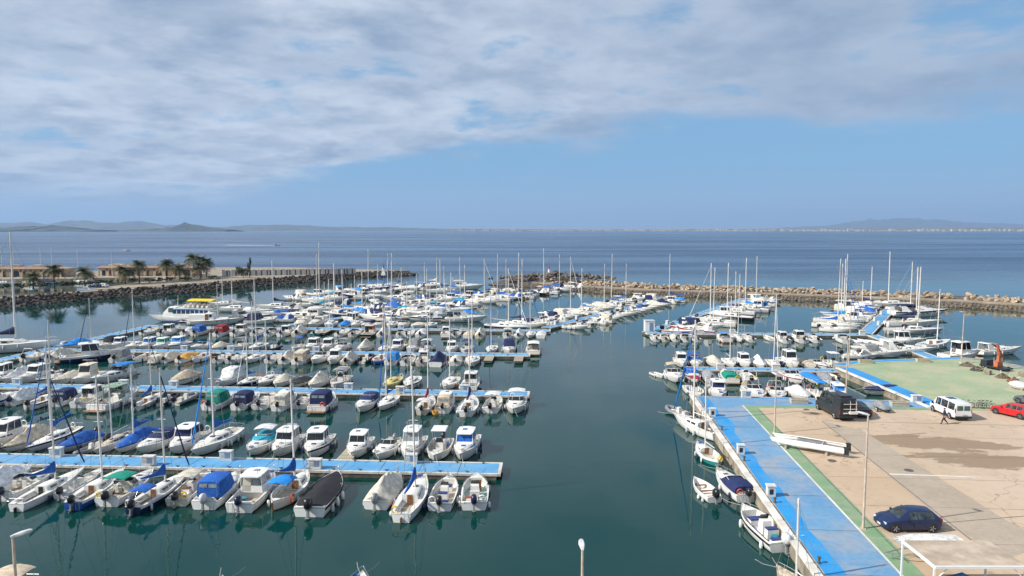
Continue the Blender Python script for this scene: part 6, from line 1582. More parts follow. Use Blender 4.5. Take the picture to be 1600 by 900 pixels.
SEDAN = [(-2.25, .70, .32, .74, .70, .66, .80), (-2.15, .80, .24, .82, .88, .74, .98), (-1.6, .87, .2, .87, .94, .68, 1.04), (-0.9, .88, .19, .88, .94, .54, 1.38), (-0.3, .88, .18, .88, .93, .57, 1.43), (0.35, .88, .18, .88, .91, .55, 1.40), (1.15, .88, .18, .88, .86, .70, .95), (1.6, .87, .18, .87, .82, .72, .87), (2.0, .82, .2, .82, .70, .66, .76), (2.2, .66, .28, .68, .52, .56, .60)]
SG = {2: 'back', 3: 'side', 4: 'side', 5: 'front'}
SX = [('tail_light', 'lamp_red', (0.66, -2.2, 0.78), (0.3, 0.12, 0.16)), ('headlight', 'lamp_clear', (0.62, 2.02, 0.64), (0.3, 0.22, 0.12)), ('number_plate', 'plate', (0, -2.26, 0.62), (0.5, 0.03, 0.12)), ('mirror', 'trim', (0.98, 0.75, 1.0), (0.2, 0.1, 0.13))]
a = G(1352, 653.5, ZQ)
vehicle('car', 'black sedan seen from behind, right of the dark camper van', 'car', (a.x, a.y + 2.0, ZQ + 0.01), R(-3), SEDAN, SG, (-1.4, 1.35), 0.32, 'car_black', 0.885, SX)
a = G(1600, 633, ZQ)
vehicle('car', 'dark grey car behind the red coupe, cut by right edge', 'car', (a.x + 1.2, a.y, ZQ + 0.01), R(22), HATCH, HG, (-1.28, 1.28), 0.32, 'car_grey', 0.885, HX)
VAN = [(-2.52, .86, .35, .90, 1.05, .80, 1.78), (-2.45, .93, .3, .95, 1.10, .82, 1.93), (-1.2, .96, .25, .96, 1.08, .84, 1.98), (0.1, .96, .25, .96, 1.06, .84, 1.98), (0.75, .96, .25, .96, 1.05, .82, 1.95), (1.15, .96, .25, .96, 1.04, .76, 1.86), (1.85, .95, .25, .94, 1.0, .76, 1.10), (2.3, .88, .28, .88, .85, .72, .92), (2.5, .74, .32, .76, .62, .64, .70)]
VX = [('tail_light', 'lamp_red', (0.88, -2.50, 1.15), (0.1, 0.06, 0.5)), ('rear_window', 'glass_green', (0.38, -2.51, 1.42), (0.66, 0.06, 0.52)), ('bumper', 'trim', (0.45, -2.56, 0.42), (0.9, 0.12, 0.22)), ('number_plate', 'plate', (0, -2.60, 0.80), (0.5, 0.03, 0.12)), ('headlight', 'lamp_clear', (0.66, 2.36, 0.80), (0.24, 0.2, 0.2)), ('mirror', 'trim', (1.08, 1.45, 1.12), (0.2, 0.12, 0.26)), ('roof_pod', 'glass_blue', (0, -0.2, 2.03), (0.8, 0.9, 0.06))]
a = G(1484, 654.5, ZQ)
vehicle('van', 'white passenger van with dark side windows seen from behind', 'van', (a.x + 0.95, a.y + 1.6, ZQ + 0.01), R(-2), VAN, {1: 'side', 2: 'side', 3: 'side', 4: 'side', 5: 'front'}, (-1.6, 1.55), 0.33, 'car_white', 0.97, VX)
CAMP = [(-2.98, .92, .38, .96, 1.25, .86, 2.35), (-2.9, 1.0, .3, 1.02, 1.3, .88, 2.52), (-1.5, 1.02, .28, 1.02, 1.3, .90, 2.56), (0.2, 1.02, .28, 1.02, 1.3, .90, 2.56), (1.1, 1.02, .28, 1.02, 1.28, .88, 2.50), (1.5, 1.02, .28, 1.02, 1.25, .82, 2.30), (2.25, 1.0, .28, 1.0, 1.15, .84, 1.28), (2.75, .95, .3, .94, .98, .78, 1.05), (2.98, .82, .34, .84, .72, .70, .80)]
CX = [('tail_light', 'lamp_red', (0.94, -2.95, 1.05), (0.1, 0.08, 0.5)), ('rear_window', 'glass', (0.42, -2.97, 1.78), (0.74, 0.08, 0.62)), ('bumper', 'trim', (0.5, -3.02, 0.5), (1.0, 0.14, 0.26)), ('number_plate', 'plate', (-0.35, -3.07, 0.92), (0.5, 0.03, 0.12)), ('mirror', 'trim', (1.16, 1.75, 1.45), (0.22, 0.14, 0.3)), ('roof_pod', 'car_black', (0, -1.9, 2.66), (1.3, 1.2, 0.12)), ('roof_pod', 'cabinet', (-0.3, 0.2, 2.64), (0.5, 0.5, 0.1)), ('headlight', 'lamp_clear', (0.74, 2.82, 0.95), (0.26, 0.2, 0.22))]
a = G(1303, 654.5, ZQ)
cv_ = vehicle('van', 'dark grey camper van with a bicycle rack on its rear doors', 'van', (a.x + 1.0, a.y + 1.95, ZQ + 0.01), R(1), CAMP, {2: 'side', 3: 'side', 4: 'side', 5: 'front'}, (-1.9, 2.05), 0.36, 'car_graphite', 1.03, CX)
mb = MB()
for x in (0.15, 0.8): mb.tube([(x, -3.0, 0.9), (x, -3.12, 1.2), (x, -3.1, 2.2), (x, -2.95, 2.3)], 0.03, 5)
for z in (1.4, 1.95): mb.tube([(-0.6, -3.14, z), (0.9, -3.14, z)], 0.03, 5)
mb.box((0.45, -3.2, 1.0), (0.9, 0.3, 0.25)); link('bicycle_rack', mb.mesh('bicycle_rack', 30), ['alu'], cv_)

# ------------------------------------------------------------ the walking man
def person(loc, rz):
    J = {'hip': ((0, 0, .95), .15), 'waist': ((0, .01, 1.12), .135), 'chest': ((0, .02, 1.32), .165), 'neck': ((0, .03, 1.50), .06), 'head': ((0, .06, 1.60), .085), 'crown': ((0, .06, 1.72), .09),
         'shl': ((-.19, .02, 1.42), .07), 'ell': ((-.25, -.1, 1.17), .045), 'hal': ((-.22, -.02, .93), .035), 'shr': ((.19, .02, 1.42), .07), 'elr': ((.25, .08, 1.17), .045), 'har': ((.2, .22, .98), .035),
         'hpl': ((-.1, 0, .90), .10), 'knl': ((-.1, .20, .52), .07), 'anl': ((-.1, .30, .09), .045), 'tol': ((-.1, .46, .05), .04), 'hpr': ((.1, 0, .90), .10), 'knr': ((.1, -.02, .50), .07), 'anr': ((.1, -.34, .14), .045), 'tor': ((.1, -.24, .04), .04)}
    ks = list(J); E = [('hip', 'waist'), ('waist', 'chest'), ('chest', 'neck'), ('neck', 'head'), ('head', 'crown'), ('chest', 'shl'), ('shl', 'ell'), ('ell', 'hal'), ('chest', 'shr'), ('shr', 'elr'), ('elr', 'har'), ('hip', 'hpl'), ('hpl', 'knl'), ('knl', 'anl'), ('anl', 'tol'), ('hip', 'hpr'), ('hpr', 'knr'), ('knr', 'anr'), ('anr', 'tor')]
    me = bpy.data.meshes.new('person_cage'); me.from_pydata([J[k][0] for k in ks], [(ks.index(a), ks.index(b)) for a, b in E], []); o = bpy.data.objects.new('person_cage', me); col.objects.link(o)
    sk = o.modifiers.new('skin', 'SKIN'); su = o.modifiers.new('sub', 'SUBSURF'); su.levels = 2
    for i, k in enumerate(ks): me.skin_vertices[0].data[i].radius = (J[k][1] * 1.25, J[k][1] * 1.25); me.skin_vertices[0].data[i].use_root = (k == 'hip')
    dg_ = bpy.context.evaluated_depsgraph_get(); m2 = bpy.data.meshes.new_from_object(o.evaluated_get(dg_)); bpy.data.objects.remove(o)
    mat('skin', (0.42, 0.25, 0.17), 0.6); mat('jacket', (0.02, 0.03, 0.06), 0.9); mat('trousers', (0.035, 0.042, 0.06), 0.9)
    for f in m2.polygons:
        z = f.center.z; arm = abs(f.center.x) > .18 and z < 1.02 and z > .8
        f.material_index = 0 if z > 1.5 or arm else (1 if z > .93 else (2 if z > .1 else 3)); f.use_smooth = True
    m2.name = 'person'; o = link('person', m2, ['skin', 'jacket', 'trousers', 'rubber'], None, loc, rz); tag(o, 'man in dark clothes walking across the parking beside white van', 'person')
    mb = MB(); mb.ell((0, .045, 1.735), (.1, .115, .085), 8, 5); h = link('hair', mb.mesh('hair', 60), ['rubber'], o)
a = G(1475.5, 663, ZQ); person((a.x, a.y, ZQ + 0.0), R(70))

# ------------------------------------------------------------ lamps, boxes and things on the quay
mat('lamp_post', (0.52, 0.42, 0.33), 0.6, 0, 0.15, 2, dirt=(0.3, 0.2, 0.12), dirt_amt=0.4); mat('lamp_head', (0.58, 0.58, 0.57), 0.5)
def lamp(base, h, rz, label, arm=0.5):
    t = thing('street_lamp', label, 'lamp', base, rz); mb = MB(); mb.tube([(0, 0, 0), (0, 0, 0.5), (0, 0, h)], [0.11, 0.09, 0.055], 8); link('pole', mb.mesh('pole', 60), ['lamp_post'], t)
    mb = MB(); mb.box((0, 0, 0.03), (0.4, 0.4, 0.06)); link('base_plate', mb.mesh('base_plate', 0), ['lamp_post'], t)
    mb = MB(); rings = []
    for y, w, z0, z1 in ((-0.12, 0.07, -0.05, 0.05), (0.05, 0.12, -0.07, 0.09), (0.45, 0.19, -0.06, 0.12), (0.8, 0.16, -0.02, 0.12), (0.95, 0.07, 0.02, 0.08)):
        rings.append([(-w, y, (z0 + z1) / 2), (-w * .7, y, z1), (w * .7, y, z1), (w, y, (z0 + z1) / 2), (w * .7, y, z0), (-w * .7, y, z0)])
    mb.loft(rings, 0, True, True, True); o = link('lamp_head', mb.mesh('lamp_head', 50), ['lamp_head'], t, (0, 0, h), None, (.75, .75, .75)); o.rotation_euler = (0.12, 0, 0)
def lampq(px, py, top, rz, label, z=ZQ):
    b = G(px, py, z); lamp((b.x, b.y, z), ztop(b.y, top) - z, R(rz), label)
lampq(1348.5, 826, 648, 60, 'slim lamp post between the blue hatchback and the promenade')
lampq(1210, 677, 585, 20, 'lamp post at the head of the catamaran on the promenade')
lampq(1321.5, 622, 530, 180, 'lamp post behind the dark camper van at the quay back edge')
lampq(1502, 568, 488, 90, 'lamp post at the far right end of the green apron')
lampq(1326, 571, 470, 0, 'thin lamp post where the green apron meets the near right pontoon')
b = at_px(908, 28.8, ZQ); lamp((b.x, b.y, ZQ), ztop(28.8, 858) - ZQ, R(0), 'lamp post at the bottom centre edge of the picture')
b = at_px(37, 28.6, ZQ); lamp((b.x, b.y, ZQ), ztop(28.6, 838) - ZQ, R(-55), 'lamp post at the bottom left corner of the picture')
qb = MB(); qb.box((0, 0, 0.42), (0.62, 0.5, 0.84), 0, 0.98); qb.box((0, 0, 0.88), (0.74, 0.62, 0.1), 0, 0.95); QA = qb.mesh('housing', 0)
qb = MB(); qb.box((-0.02, -0.256, 0.42), (0.3, 0.02, 0.42)); QP = qb.mesh('panel', 0)
for i, (x, y, w) in enumerate(((1113, 650, 'farthest'), (1157, 709, 'middle'), (1204, 775, 'nearest'))):
    p = G(x, y, ZQ); t = thing('service_pedestal', 'white service box on the blue promenade, the %s of three' % w, 'service box', (p.x, p.y, ZQ + 0.012), R(-4), 'service boxes on the promenade'); link('housing', QA, ['cabinet'], t); link('panel', QP, ['car_graphite'], t)
p = G(1164, 620, ZQ); pedestal((p.x, p.y - 0.4, ZQ + 0.012), R(-5), 'white service box at the back edge of the blue quay')
p = G(1415, 628, ZQ); pedestal((p.x + 1.2, p.y - 0.2, ZQ + 0.012), R(-5), 'white service box at the slip corner of the quay')
mat('planter', (0.50, 0.43, 0.32), 0.85, dirt=(0.25, 0.2, 0.14), dirt_amt=0.5)
for i, (x, y, l) in enumerate(((1248, 630, 'cream concrete block on the blue strip left of camper van'), (1405, 634.5, 'cream concrete block on the blue strip right of the covered jet ski'), (1352, 567, 'cream concrete block at the back edge of the green apron'), (1442, 565.5, 'stained concrete block at the far edge of the green apron'))):
    p = G(x, y, ZQ); mb = MB(); mb.box((0, 0, .22), (1.9, .8, .44), 0, 1.06); mb.box((0, 0, .47), (2.05, .92, .07)); mb.box((0, 0, .52), (1.7, .6, .04), 1); o = link('concrete_block', mb.mesh('concrete_block', 0), ['planter', 'quay_wall'], None, (p.x, p.y, ZQ + 0.01), R(-5)); tag(o, l, 'concrete block')
# catamaran with folded gear
a, b2 = G(1207, 694, ZQ), G(1318, 712, ZQ); d = b2 - a; cat = thing('catamaran', 'white beach catamaran hulls stored beside the promenade', 'catamaran', (a + d / 2)[:], math.atan2(d.y, d.x) + math.pi / 2)
hh = Hull(6.6, 0.42, 0.5, 0.55, 0.05, 0.7, 2.0, 0.25)
for x in (-0.75, 0.75):
    mb = MB(); mb.v = []; hm = hh.mesh(); o = link('hull', hm, ['white', 'white', 'white'], cat, (x, 0, 0.42)); link('deck', hh.deck(0.0, 0.02, 0.3, 0.01), ['white', 'white'], o)
    mb = MB(); mb.box((x, -3.45, 0.7), (0.04, 0.5, 0.75), 0, 0.9); link('rudder', mb.mesh('rudder', 0), ['trim'], cat)
mb = MB()
for y in (-1.4, 0.9): mb.tube([(-0.8, y, 0.98), (0.8, y, 0.98)], 0.05, 6)
link('crossbeam', mb.mesh('crossbeam', 60), ['alu'], cat)
mb = MB(); mb.tube([(0.1, -3.1, 1.08), (0.1, 0.5, 1.12), (0.1, 3.2, 1.06)], 0.06, 6); link('mast', mb.mesh('mast', 60), ['alu'], cat)
mb = MB(); mb.box((0, -0.25, 0.99), (1.3, 2.1, 0.03)); link('trampoline', mb.mesh('trampoline', 0), ['grey'], cat)
mb = MB()
for y in (-1.8, 1.8): mb.box((0, y, 0.13), (1.9, 0.2, 0.26))
link('cradle', mb.mesh('cradle', 0), ['weathered'], cat)
# bicycles
def bicycle(loc, rz, label):
    t = thing('bicycle', label, 'bicycle', loc, rz, 'bicycles leaning by the apron')
    for y in (-0.5, 0.52):
        mb = MB(); mb.tube([(0, y + 0.33 * math.cos(2 * math.pi * i / 14), 0.34 + 0.33 * math.sin(2 * math.pi * i / 14)) for i in range(15)], 0.024, 4, cap=False)
        for i in range(4): an = math.pi * i / 4; mb.tube([(0, y + 0.32 * math.cos(an), 0.34 + 0.32 * math.sin(an)), (0, y - 0.32 * math.cos(an), 0.34 - 0.32 * math.sin(an))], 0.006, 3)
        link('wheel', mb.mesh('wheel', 0), ['rubber'], t)
    mb = MB(); 
    for q in ([(0, -.5, .34), (0, -.08, .30), (0, .38, .78), (0, -.2, .76), (0, -.08, .30)], [(0, -.5, .34), (0, -.2, .76), (0, -.24, .9)], [(0, .52, .34), (0, .38, .78), (0, .34, .95)]): mb.tube(q, 0.022, 5)
    link('frame', mb.mesh('frame', 0), ['motor_grey'], t)
    mb = MB(); mb.tube([(-.28, .28, 1.0), (0, .34, .96), (.28, .28, 1.0)], 0.018, 4); link('handlebar', mb.mesh('handlebar', 0), ['trim'], t)
    mb = MB(); mb.box((0, -.26, .93), (.14, .27, .06), 0, .7); link('saddle', mb.mesh('saddle', 0), ['trim'], t)
for i, (x, y, r, w) in enumerate(((1509, 637, 70, 'nearest to the white van'), (1526, 638, 80, 'second of the row by the van'), (1532, 638, 95, 'third of the row by the van'), (1538, 638, 75, 'fourth of the row by the van'), (1544, 639, 85, 'nearest to the red coupe'))):
    p = G(x, y, ZQ); bicycle((p.x, p.y, ZQ + 0.01), R(r), 'parked bicycle on the green apron, ' + w)
# jet ski under a grey cover on a small trailer
p = G(1383, 645, ZQ); js = thing('jet_ski', 'jet ski under a grey cover on a low trailer beside black sedan', 'jet ski', (p.x, p.y + 1.0, ZQ + 0.01), R(5)); rings = []
for y, w, z in ((-1.4, .4, .35), (-1.2, .5, .55), (-.5, .52, .75), (0, .5, 1.0), (.5, .48, .95), (1.1, .36, .6), (1.5, .1, .45)): rings.append([(-w, y, .3), (-w * .9, y, .3 + (z - .3) * .5), (-w * .35, y, z), (w * .35, y, z), (w * .9, y, .3 + (z - .3) * .5), (w, y, .3)])
mb = MB(); mb.loft(rings, 0, False, True, True); link('cover', mb.mesh('cover', 60), ['grey'], js, (0, 0, .15))
mb = MB(); mb.tube([(-.5, -1.2, .4), (-.4, 1.0, .4), (0, 2.2, .4), (.4, 1.0, .4), (.5, -1.2, .4)], .04, 5); mb.tube([(-.7, -.4, .28), (.7, -.4, .28)], .04, 5); link('trailer_frame', mb.mesh('trailer_frame', 0), ['steel'], js)
ty, rm = wheel_meshes(.26, .16)
for sg in (-1, 1): w = link('tyre', ty, ['rubber'], js, (sg * .72, -.4, .26), 0 if sg > 0 else math.pi); link('rim', rm, ['rim'], w)
# shelter bottom right
sh = thing('shelter', 'flat white-framed shelter roof at bottom right corner', 'shelter', (23.2, 36.0, ZQ + 0.006)); zr = 2.6
mat('roof_sheet', (0.47, 0.38, 0.29), 0.85, 0, 0.15, 1.0, dirt=(0.24, 0.17, 0.11), dirt_amt=0.5)
for i in range(5):
    mb = MB(); mb.box((0.5 + i * 1.0, 1.55, zr), (0.985, 3.1, 0.04)); link('roof_panel', mb.mesh('roof_panel', 0), ['roof_sheet'], sh)
for nm, c, dd in (('beam', (2.5, -0.05, zr - .02), (5.1, .1, .14)), ('beam', (2.5, 3.15, zr - .02), (5.1, .1, .14)), ('beam', (-.05, 1.55, zr - .02), (.1, 3.1, .14)), ('beam', (5.05, 1.55, zr - .02), (.1, 3.1, .14))):
    mb = MB(); mb.box((c[0], c[1], c[2] - (.06 if c[1] > 3 or c[0] > 5 else 0)), dd); link(nm, mb.mesh(nm, 0), ['white' if not (c[1] > 3 or c[0] > 5) else 'roof_sheet'], sh)
for x in (0.0, 5.0):
    for y in (0.05, 3.1): mb = MB(); mb.box((x, y, zr / 2 - .05), (.09, .09, zr - .1)); link('post', mb.mesh('post', 0), ['white'], sh)
for x, s_ in ((0.0, 1), (5.0, -1), ):
    mb = MB(); mb.tube([(x, 0.0, zr - .8), (x + s_ * .7, 0.0, zr - .1)], .03, 5); link('brace', mb.mesh('brace', 0), ['white'], sh)
# boat on trailer, blue-tarped trailer
p = G(1449, 873, ZQ)
def trailer(loc, rz, label, cover, L):
    t = thing('boat_trailer', label, 'boat trailer', loc, rz); mb = MB(); mb.tube([(-.55, -L * .35, .45), (-.5, L * .3, .45), (0, L * .62, .42), (.5, L * .3, .45), (.55, -L * .35, .45)], .045, 5); mb.tube([(-.85, -.5, .3), (.85, -.5, .3)], .05, 5); mb.tube([(0, L * .5, .42), (0, L * .5, .05)], .03, 5); link('trailer_frame', mb.mesh('trailer_frame', 0), ['steel'], t)
    for sg in (-1, 1): w = link('tyre', ty, ['rubber'], t, (sg * .92, -.5, .26), 0 if sg > 0 else math.pi); link('rim', rm, ['rim'], w)
    return t
trailer((p.x, p.y, ZQ + .01), R(92), 'steel boat trailer under the white covered boat near blue hatchback', 0, 4.6)
_b = boat('cover', (p.x, p.y, ZQ + .72), R(92), 4.6, 'l', dict(canvas='white_canvas', boot='white'), None, 'white covered boat on a trailer beside the shelter', 'motorboat')
tr = trailer((25.0, 37.0, ZQ + .01), R(72), 'low trailer with bunched bright-blue tarpaulin under the shelter', 0, 4.4)
rings = []
for i in range(8):
    f = i / 7; y = -1.5 + 2.7 * f; hgt = .5 + .75 * math.sin(math.pi * min(1, f * 1.1)) ; rings.append([(.75 * x * (1 - .3 * abs(f - .5)) + .06 * noise.noise(Vector((x * 5, f * 7, 1))), y, .45 + hgt * (1 - abs(x) ** 2.2) + .14 * noise.noise(Vector((x * 4, f * 8, 5)))) for x in (-1, -.8, -.5, -.2, .1, .4, .7, 1)])
mb = MB(); mb.loft(rings, 0, False, True, True); link('tarpaulin', mb.mesh('tarpaulin', 25), ['bright_blue'], tr)
# orange knuckle crane and boatyard clutter at the right edge
mat('crane_orange', (0.50, 0.13, 0.05), 0.45, 0, 0.12)
p = G(1556, 577, ZQ); cr = thing('crane', 'orange folding loader crane standing at right edge of the green apron', 'crane', (p.x, p.y, ZQ + .005), R(20), None, (.78, .78, .78))
mb = MB(); mb.box((0, 0, .5), (2.2, 5.0, .3)); mb.box((0, 1.8, 1.0), (2.0, 1.3, 1.2), 0, .9); link('truck_bed', mb.mesh('truck_bed', 20), ['car_graphite'], cr)
for y in (-1.7, 1.8):
    for sg in (-1, 1): o = link('tyre', ty, ['rubber'], cr, (sg * 1.0, y, .4), 0); o.scale = (1.4, 1.5, 1.5)
for nm, c, dd in (('crane_base', (0, -.4, 1.1), (1.6, .8, 1.0)), ('column', (0, -.4, 2.1), (.5, .5, 1.4))): mb = MB(); mb.box(c, dd, 0, .85); link(nm, mb.mesh(nm, 20), ['crane_orange'], cr)
mb = MB(); mb.tube([(0, -.4, 2.7), (-.7, -.4, 4.9), (-.8, -.4, 5.1)], [.26, .22, .15], 4); link('boom', mb.mesh('boom', 20), ['crane_orange'], cr)
mb = MB(); mb.tube([(-.8, -.4, 5.0), (.5, -.5, 3.2), (1.4, -.5, 1.9)], [.2, .2, .16], 4); link('jib', mb.mesh('jib', 20), ['crane_orange'], cr)
mb = MB(); mb.tube([(.1, -.2, 2.4), (-.4, -.2, 4.0)], .07, 6); link('ram', mb.mesh('ram', 40), ['steel'], cr)
rs = random.Random(9)
def clutter(nm, lab, cat_, px, py, mats, kind):
    p = G(px, py, ZQ); t = thing(nm, lab, cat_, (p.x, p.y, ZQ + .012), rs.uniform(-.6, .6), None, (.8, .8, .7))
    if kind == 'pallets':
        me = MB(); me.box((0, 0, 0), (1.1, .13, .03)); me = me.mesh('board', 0)
        for k in range(6):
            for j in range(6): link('board', me, [mats], t, (rs.uniform(-.04, .04), -.45 + j * .18, .1 + k * .16))
            mb = MB(); 
            for x in (-.5, 0, .5): mb.box((x, 0, .05 + k * .16), (.1, 1.05, .07))
            link('bearer', mb.mesh('bearer', 0), [mats], t)
    elif kind == 'heap':
        rings = [[((1.4 - 1.2 * i / 5) * math.cos(a_) * (1 + .3 * noise.noise(Vector((a_, i, px)))), (1.0 - .85 * i / 5) * math.sin(a_) * (1 + .3 * noise.noise(Vector((a_, i, 2)))), .02 + .9 * (i / 5) ** .8) for a_ in [2 * math.pi * k / 12 for k in range(12)]] for i in range(6)]
        mb = MB(); mb.loft(rings, 0, True, False, True); link('heap', mb.mesh('heap', 20), [mats], t)
        for k in range(6): mb = MB(); mb.tube([(rs.uniform(-1.4, 1.4), rs.uniform(-1, 1), .1), (rs.uniform(-1.4, 1.4), rs.uniform(-1, 1), rs.uniform(.6, 1.3))], .05, 5); link('spar', mb.mesh('spar', 0), [rs.choice(['alu', 'weathered', 'black_iron', 'teak'])], t)
    elif kind == 'wrap':
        mb = MB(); mb.ell((0, 0, .75), (1.2, 1.7, .8), 12, 6); link('cover', mb.mesh('cover', 30), [mats], t); mb = MB(); mb.box((0, 0, .15), (1.2, 2.4, .3)); link('cradle', mb.mesh('cradle', 0), ['weathered'], t)
clutter('scrap_heap', 'heap of dark boat gear at the apron edge left of the crane', 'scrap', 1527, 579, 'mole_fill', 'heap')
clutter('scrap_heap', 'heap of broken timber just below the orange crane', 'scrap', 1566, 590, 'rock_mid', 'heap')
clutter('scrap_heap', 'brown pile of old wood nearest the wrapped dinghy', 'scrap', 1584, 596, 'wood', 'heap')
clutter('pallet_stack', 'stack of weathered pallets between scrap heaps by the crane', 'pallets', 1543, 585, 'weathered', 'pallets')
clutter('pallet_stack', 'stack of grey pallets at right edge behind the wrapped dinghy', 'pallets', 1597, 588, 'weathered', 'pallets')
clutter('wrapped_dinghy', 'dinghy wrapped in pale grey sheet at right edge', 'covered boat', 1592, 608, 'fender', 'wrap')
clutter('scrap_heap', 'grey heap of fittings along the apron edge near the lamp', 'scrap', 1511, 572, 'float', 'heap')
mat('gangway', (0.45, 0.45, 0.46), 0.5, 0.4)
# gangway steps on the near right pontoon
A, d, LL, wd = RP1; tt = solve_px(A, d, 1212, .5); p = A + d * tt - Vector((-d.y, d.x, 0)) * -1.5; gw = thing('gangway', 'pale metal gangway on near side of the near right pontoon', 'gangway', (p.x, p.y - 1.2, .45), math.atan2(d.y, d.x))
me = MB(); me.box((0, 0, 0), (.5, 3.2, .06)); me = me.mesh('tread', 0)
for i in range(5): link('tread', me, ['gangway'], gw, (-1.2 + i * .6, 1.0, .1))
# mooring buoys
for x, y, m_, w in ((675, 640, 'orange_plastic', 'red round fender buoy behind the red-covered sailboat'), (680, 648, 'orange', 'pale orange round buoy floating behind the red-covered sailboat')):
    p = G(x, y); mb = MB(); mb.ell((0, 0, .2), (.42, .42, .42), 12, 8); mb.tube([(0, 0, .6), (0, 0, .75)], .05, 6); o = link('buoy', mb.mesh('buoy', 60), [m_], None, (p.x, p.y, 0)); tag(o, w, 'buoy')
# boats under the camera whose tops reach into the frame
b = at_px(-48, 35.4); boat('sail', (b.x, 35.6, 0), R(178), 8.2, 'bn', dict(top='beige'), None, 'sailboat with beige bimini cut by the bottom left corner', 'sailboat', None, 1, 672)
b = at_px(326, 37.4); boat('open', (b.x, 36.9, 0), R(4), 6.0, 'bo', dict(top='black'), None, 'boat with black bimini cut by the bottom edge at left', 'motorboat')
b = at_px(550, 37.0); boat('cuddy', (b.x, 37.2, 0), R(2), 6.6, 'o', {}, None, 'cabin boat whose bow rail shows at the bottom edge', 'motorboat')
b = at_px(100, 36.0); boat('sail', (b.x, 36.0, 0), R(176), 7.0, 'b', dict(top='white_canvas', cover='grey'), 1.2, 'dismasted sailboat at the bottom left with grey boom cover', 'sailboat') if False else None
# small craft out on the sea, with wakes
mat('foam', (0.55, 0.60, 0.63), 0.8)
for x, y, hd, L, w, wl in ((434, 383.5, -92, 9.0, 'tiny speedboat drawing a wake on the open sea at left', 170), (198, 392, 95, 7.0, 'tiny dark motorboat on the sea above the arcaded building', 0)):
    g = G(x, y); boat('cuddy' if wl else 'pilot', (g.x, g.y, 0), R(hd), L, 'l', dict(canvas='navy') if wl else {}, None, w, 'motorboat')
    if wl:
        sgn = 1 if hd < 0 else -1; mb = MB(); n = 24; v = []
        for i in range(n + 1):
            f = i / n; ww = (6 + 26 * f) * (1 - .45 * f); cx = g.x - sgn * (L / 2 + f * wl * .45); v += [(cx, g.y + f * wl * .12 - ww * .5, .02), (cx, g.y + f * wl * .12 + ww * .5, .02)]
        mb.add(v, [(2 * i, 2 * i + 2, 2 * i + 3, 2 * i + 1) for i in range(n)]); o = link('wake', mb.mesh('wake', 0), ['foam']); tag(o, 'white foam wake behind the ' + ('tiny speedboat at left' if hd < 0 else 'small boat at right'), 'wake', kind='stuff')

# ------------------------------------------------------------ left promontory: palms, buildings, screen, beacons
mat('palm_trunk', (0.10, 0.075, 0.05), 0.9, 0, 0.35, 5, bump=.05); mat('palm_leaf', (0.085, 0.105, 0.045), 0.6, 0, 0.35, 1.2, rnd=.3); mat('palm_dry', (0.22, 0.15, 0.07), 0.8, 0, 0.3, 1.5); mat('leaf', (0.04, 0.065, 0.025), 0.6, 0, .4, 1.0, rnd=.3)
def palm_crown(seed, L=3.3, n=64):
    rp = random.Random(seed); mb = MB()
    for i in range(n):
        az = i * 2.39996 + rp.uniform(-.2, .2); el = rp.uniform(-.35, 1.0); dry = el < -.15; l = L * rp.uniform(.8, 1.1); pts = []
        for k in range(7):
            f = k / 6; r_ = l * f * math.cos(el) * (1 - .12 * f); z = l * (f * math.sin(el) - .55 * f * f * (1.1 - .4 * math.sin(el))); pts.append(Vector((r_ * math.cos(az), r_ * math.sin(az), z)))
        sd_ = Vector((-math.sin(az), math.cos(az), 0))
        for k in range(6):
            a_, b_ = pts[k], pts[k + 1]
            for j in range(2):
                p0 = a_.lerp(b_, j * .5); p1 = a_.lerp(b_, j * .5 + .3); f = (k + j * .5) / 6; ll = L * .26 * math.sin(math.pi * min(1, .18 + f * .86)) + .06
                for sg in (-1, 1):
                    tip_ = p0.lerp(p1, .5) + sd_ * sg * ll + (b_ - a_).normalized() * ll * .6 + Vector((0, 0, -.28 * ll)); mb.add([p0, p1, tip_], [(0, 1, 2)], 1 if dry else 0)
            mb.add([a_ - sd_ * .03, a_ + sd_ * .03, b_ + sd_ * .02, b_ - sd_ * .02], [(0, 1, 2, 3)], 1 if dry else 0)
    return mb.mesh('crown', 0, False)
CROWN = [palm_crown(i) for i in range(3)]
pt_ = MB(); pt_.tube([(0, 0, 0), (0.02, 0, .2), (0, 0, .6), (0, 0, .93), (0, 0, 1)], [.30, .21, .19, .25, .18], 9); TRUNK = pt_.mesh('trunk', 60)
def palm(px, py, top, label, seed):
    g = G(px, py, zt); hgt = ztop(g.y, top) - zt; t = thing('palm_tree', label, 'palm tree', (g.x, g.y, zt), seed * 1.3, 'palms along the left breakwater'); tr_ = hgt - 1.9; s_ = .72 + .05 * (seed % 4)
    link('trunk', TRUNK, ['palm_trunk'], t, None, None, (1, 1, tr_)); o = link('crown', CROWN[seed % 3], ['palm_leaf', 'palm_dry'], t, (0, 0, tr_), None, (s_ * 1.85, s_ * 1.85, s_ * 1.7))
for i, (x, y, tp, w) in enumerate(((52, 452, 424, 'short palm nearest the left edge of the picture'), (85, 450, 412, 'bushy palm in front of the left arcaded building'), (133, 447, 416, 'palm standing in the gap between the two buildings'), (196, 444, 415, 'shorter palm before the left end of the right building'), (218, 442.5, 405, 'slim palm before the middle of the right building'), (261, 440, 404, 'tall straight palm before the right end of the building'), (281, 438, 411, 'small palm just right of the arcaded building'), (303, 433, 396, 'leftmost palm of the tall clump on the promontory'), (315, 434, 398, 'middle palm of the tall clump on the promontory'), (323, 434, 402, 'rightmost palm of the tall clump on the promontory'), (313, 436, 409, 'low front palm of the tall clump on the promontory'))): palm(x, y, tp, w, i)
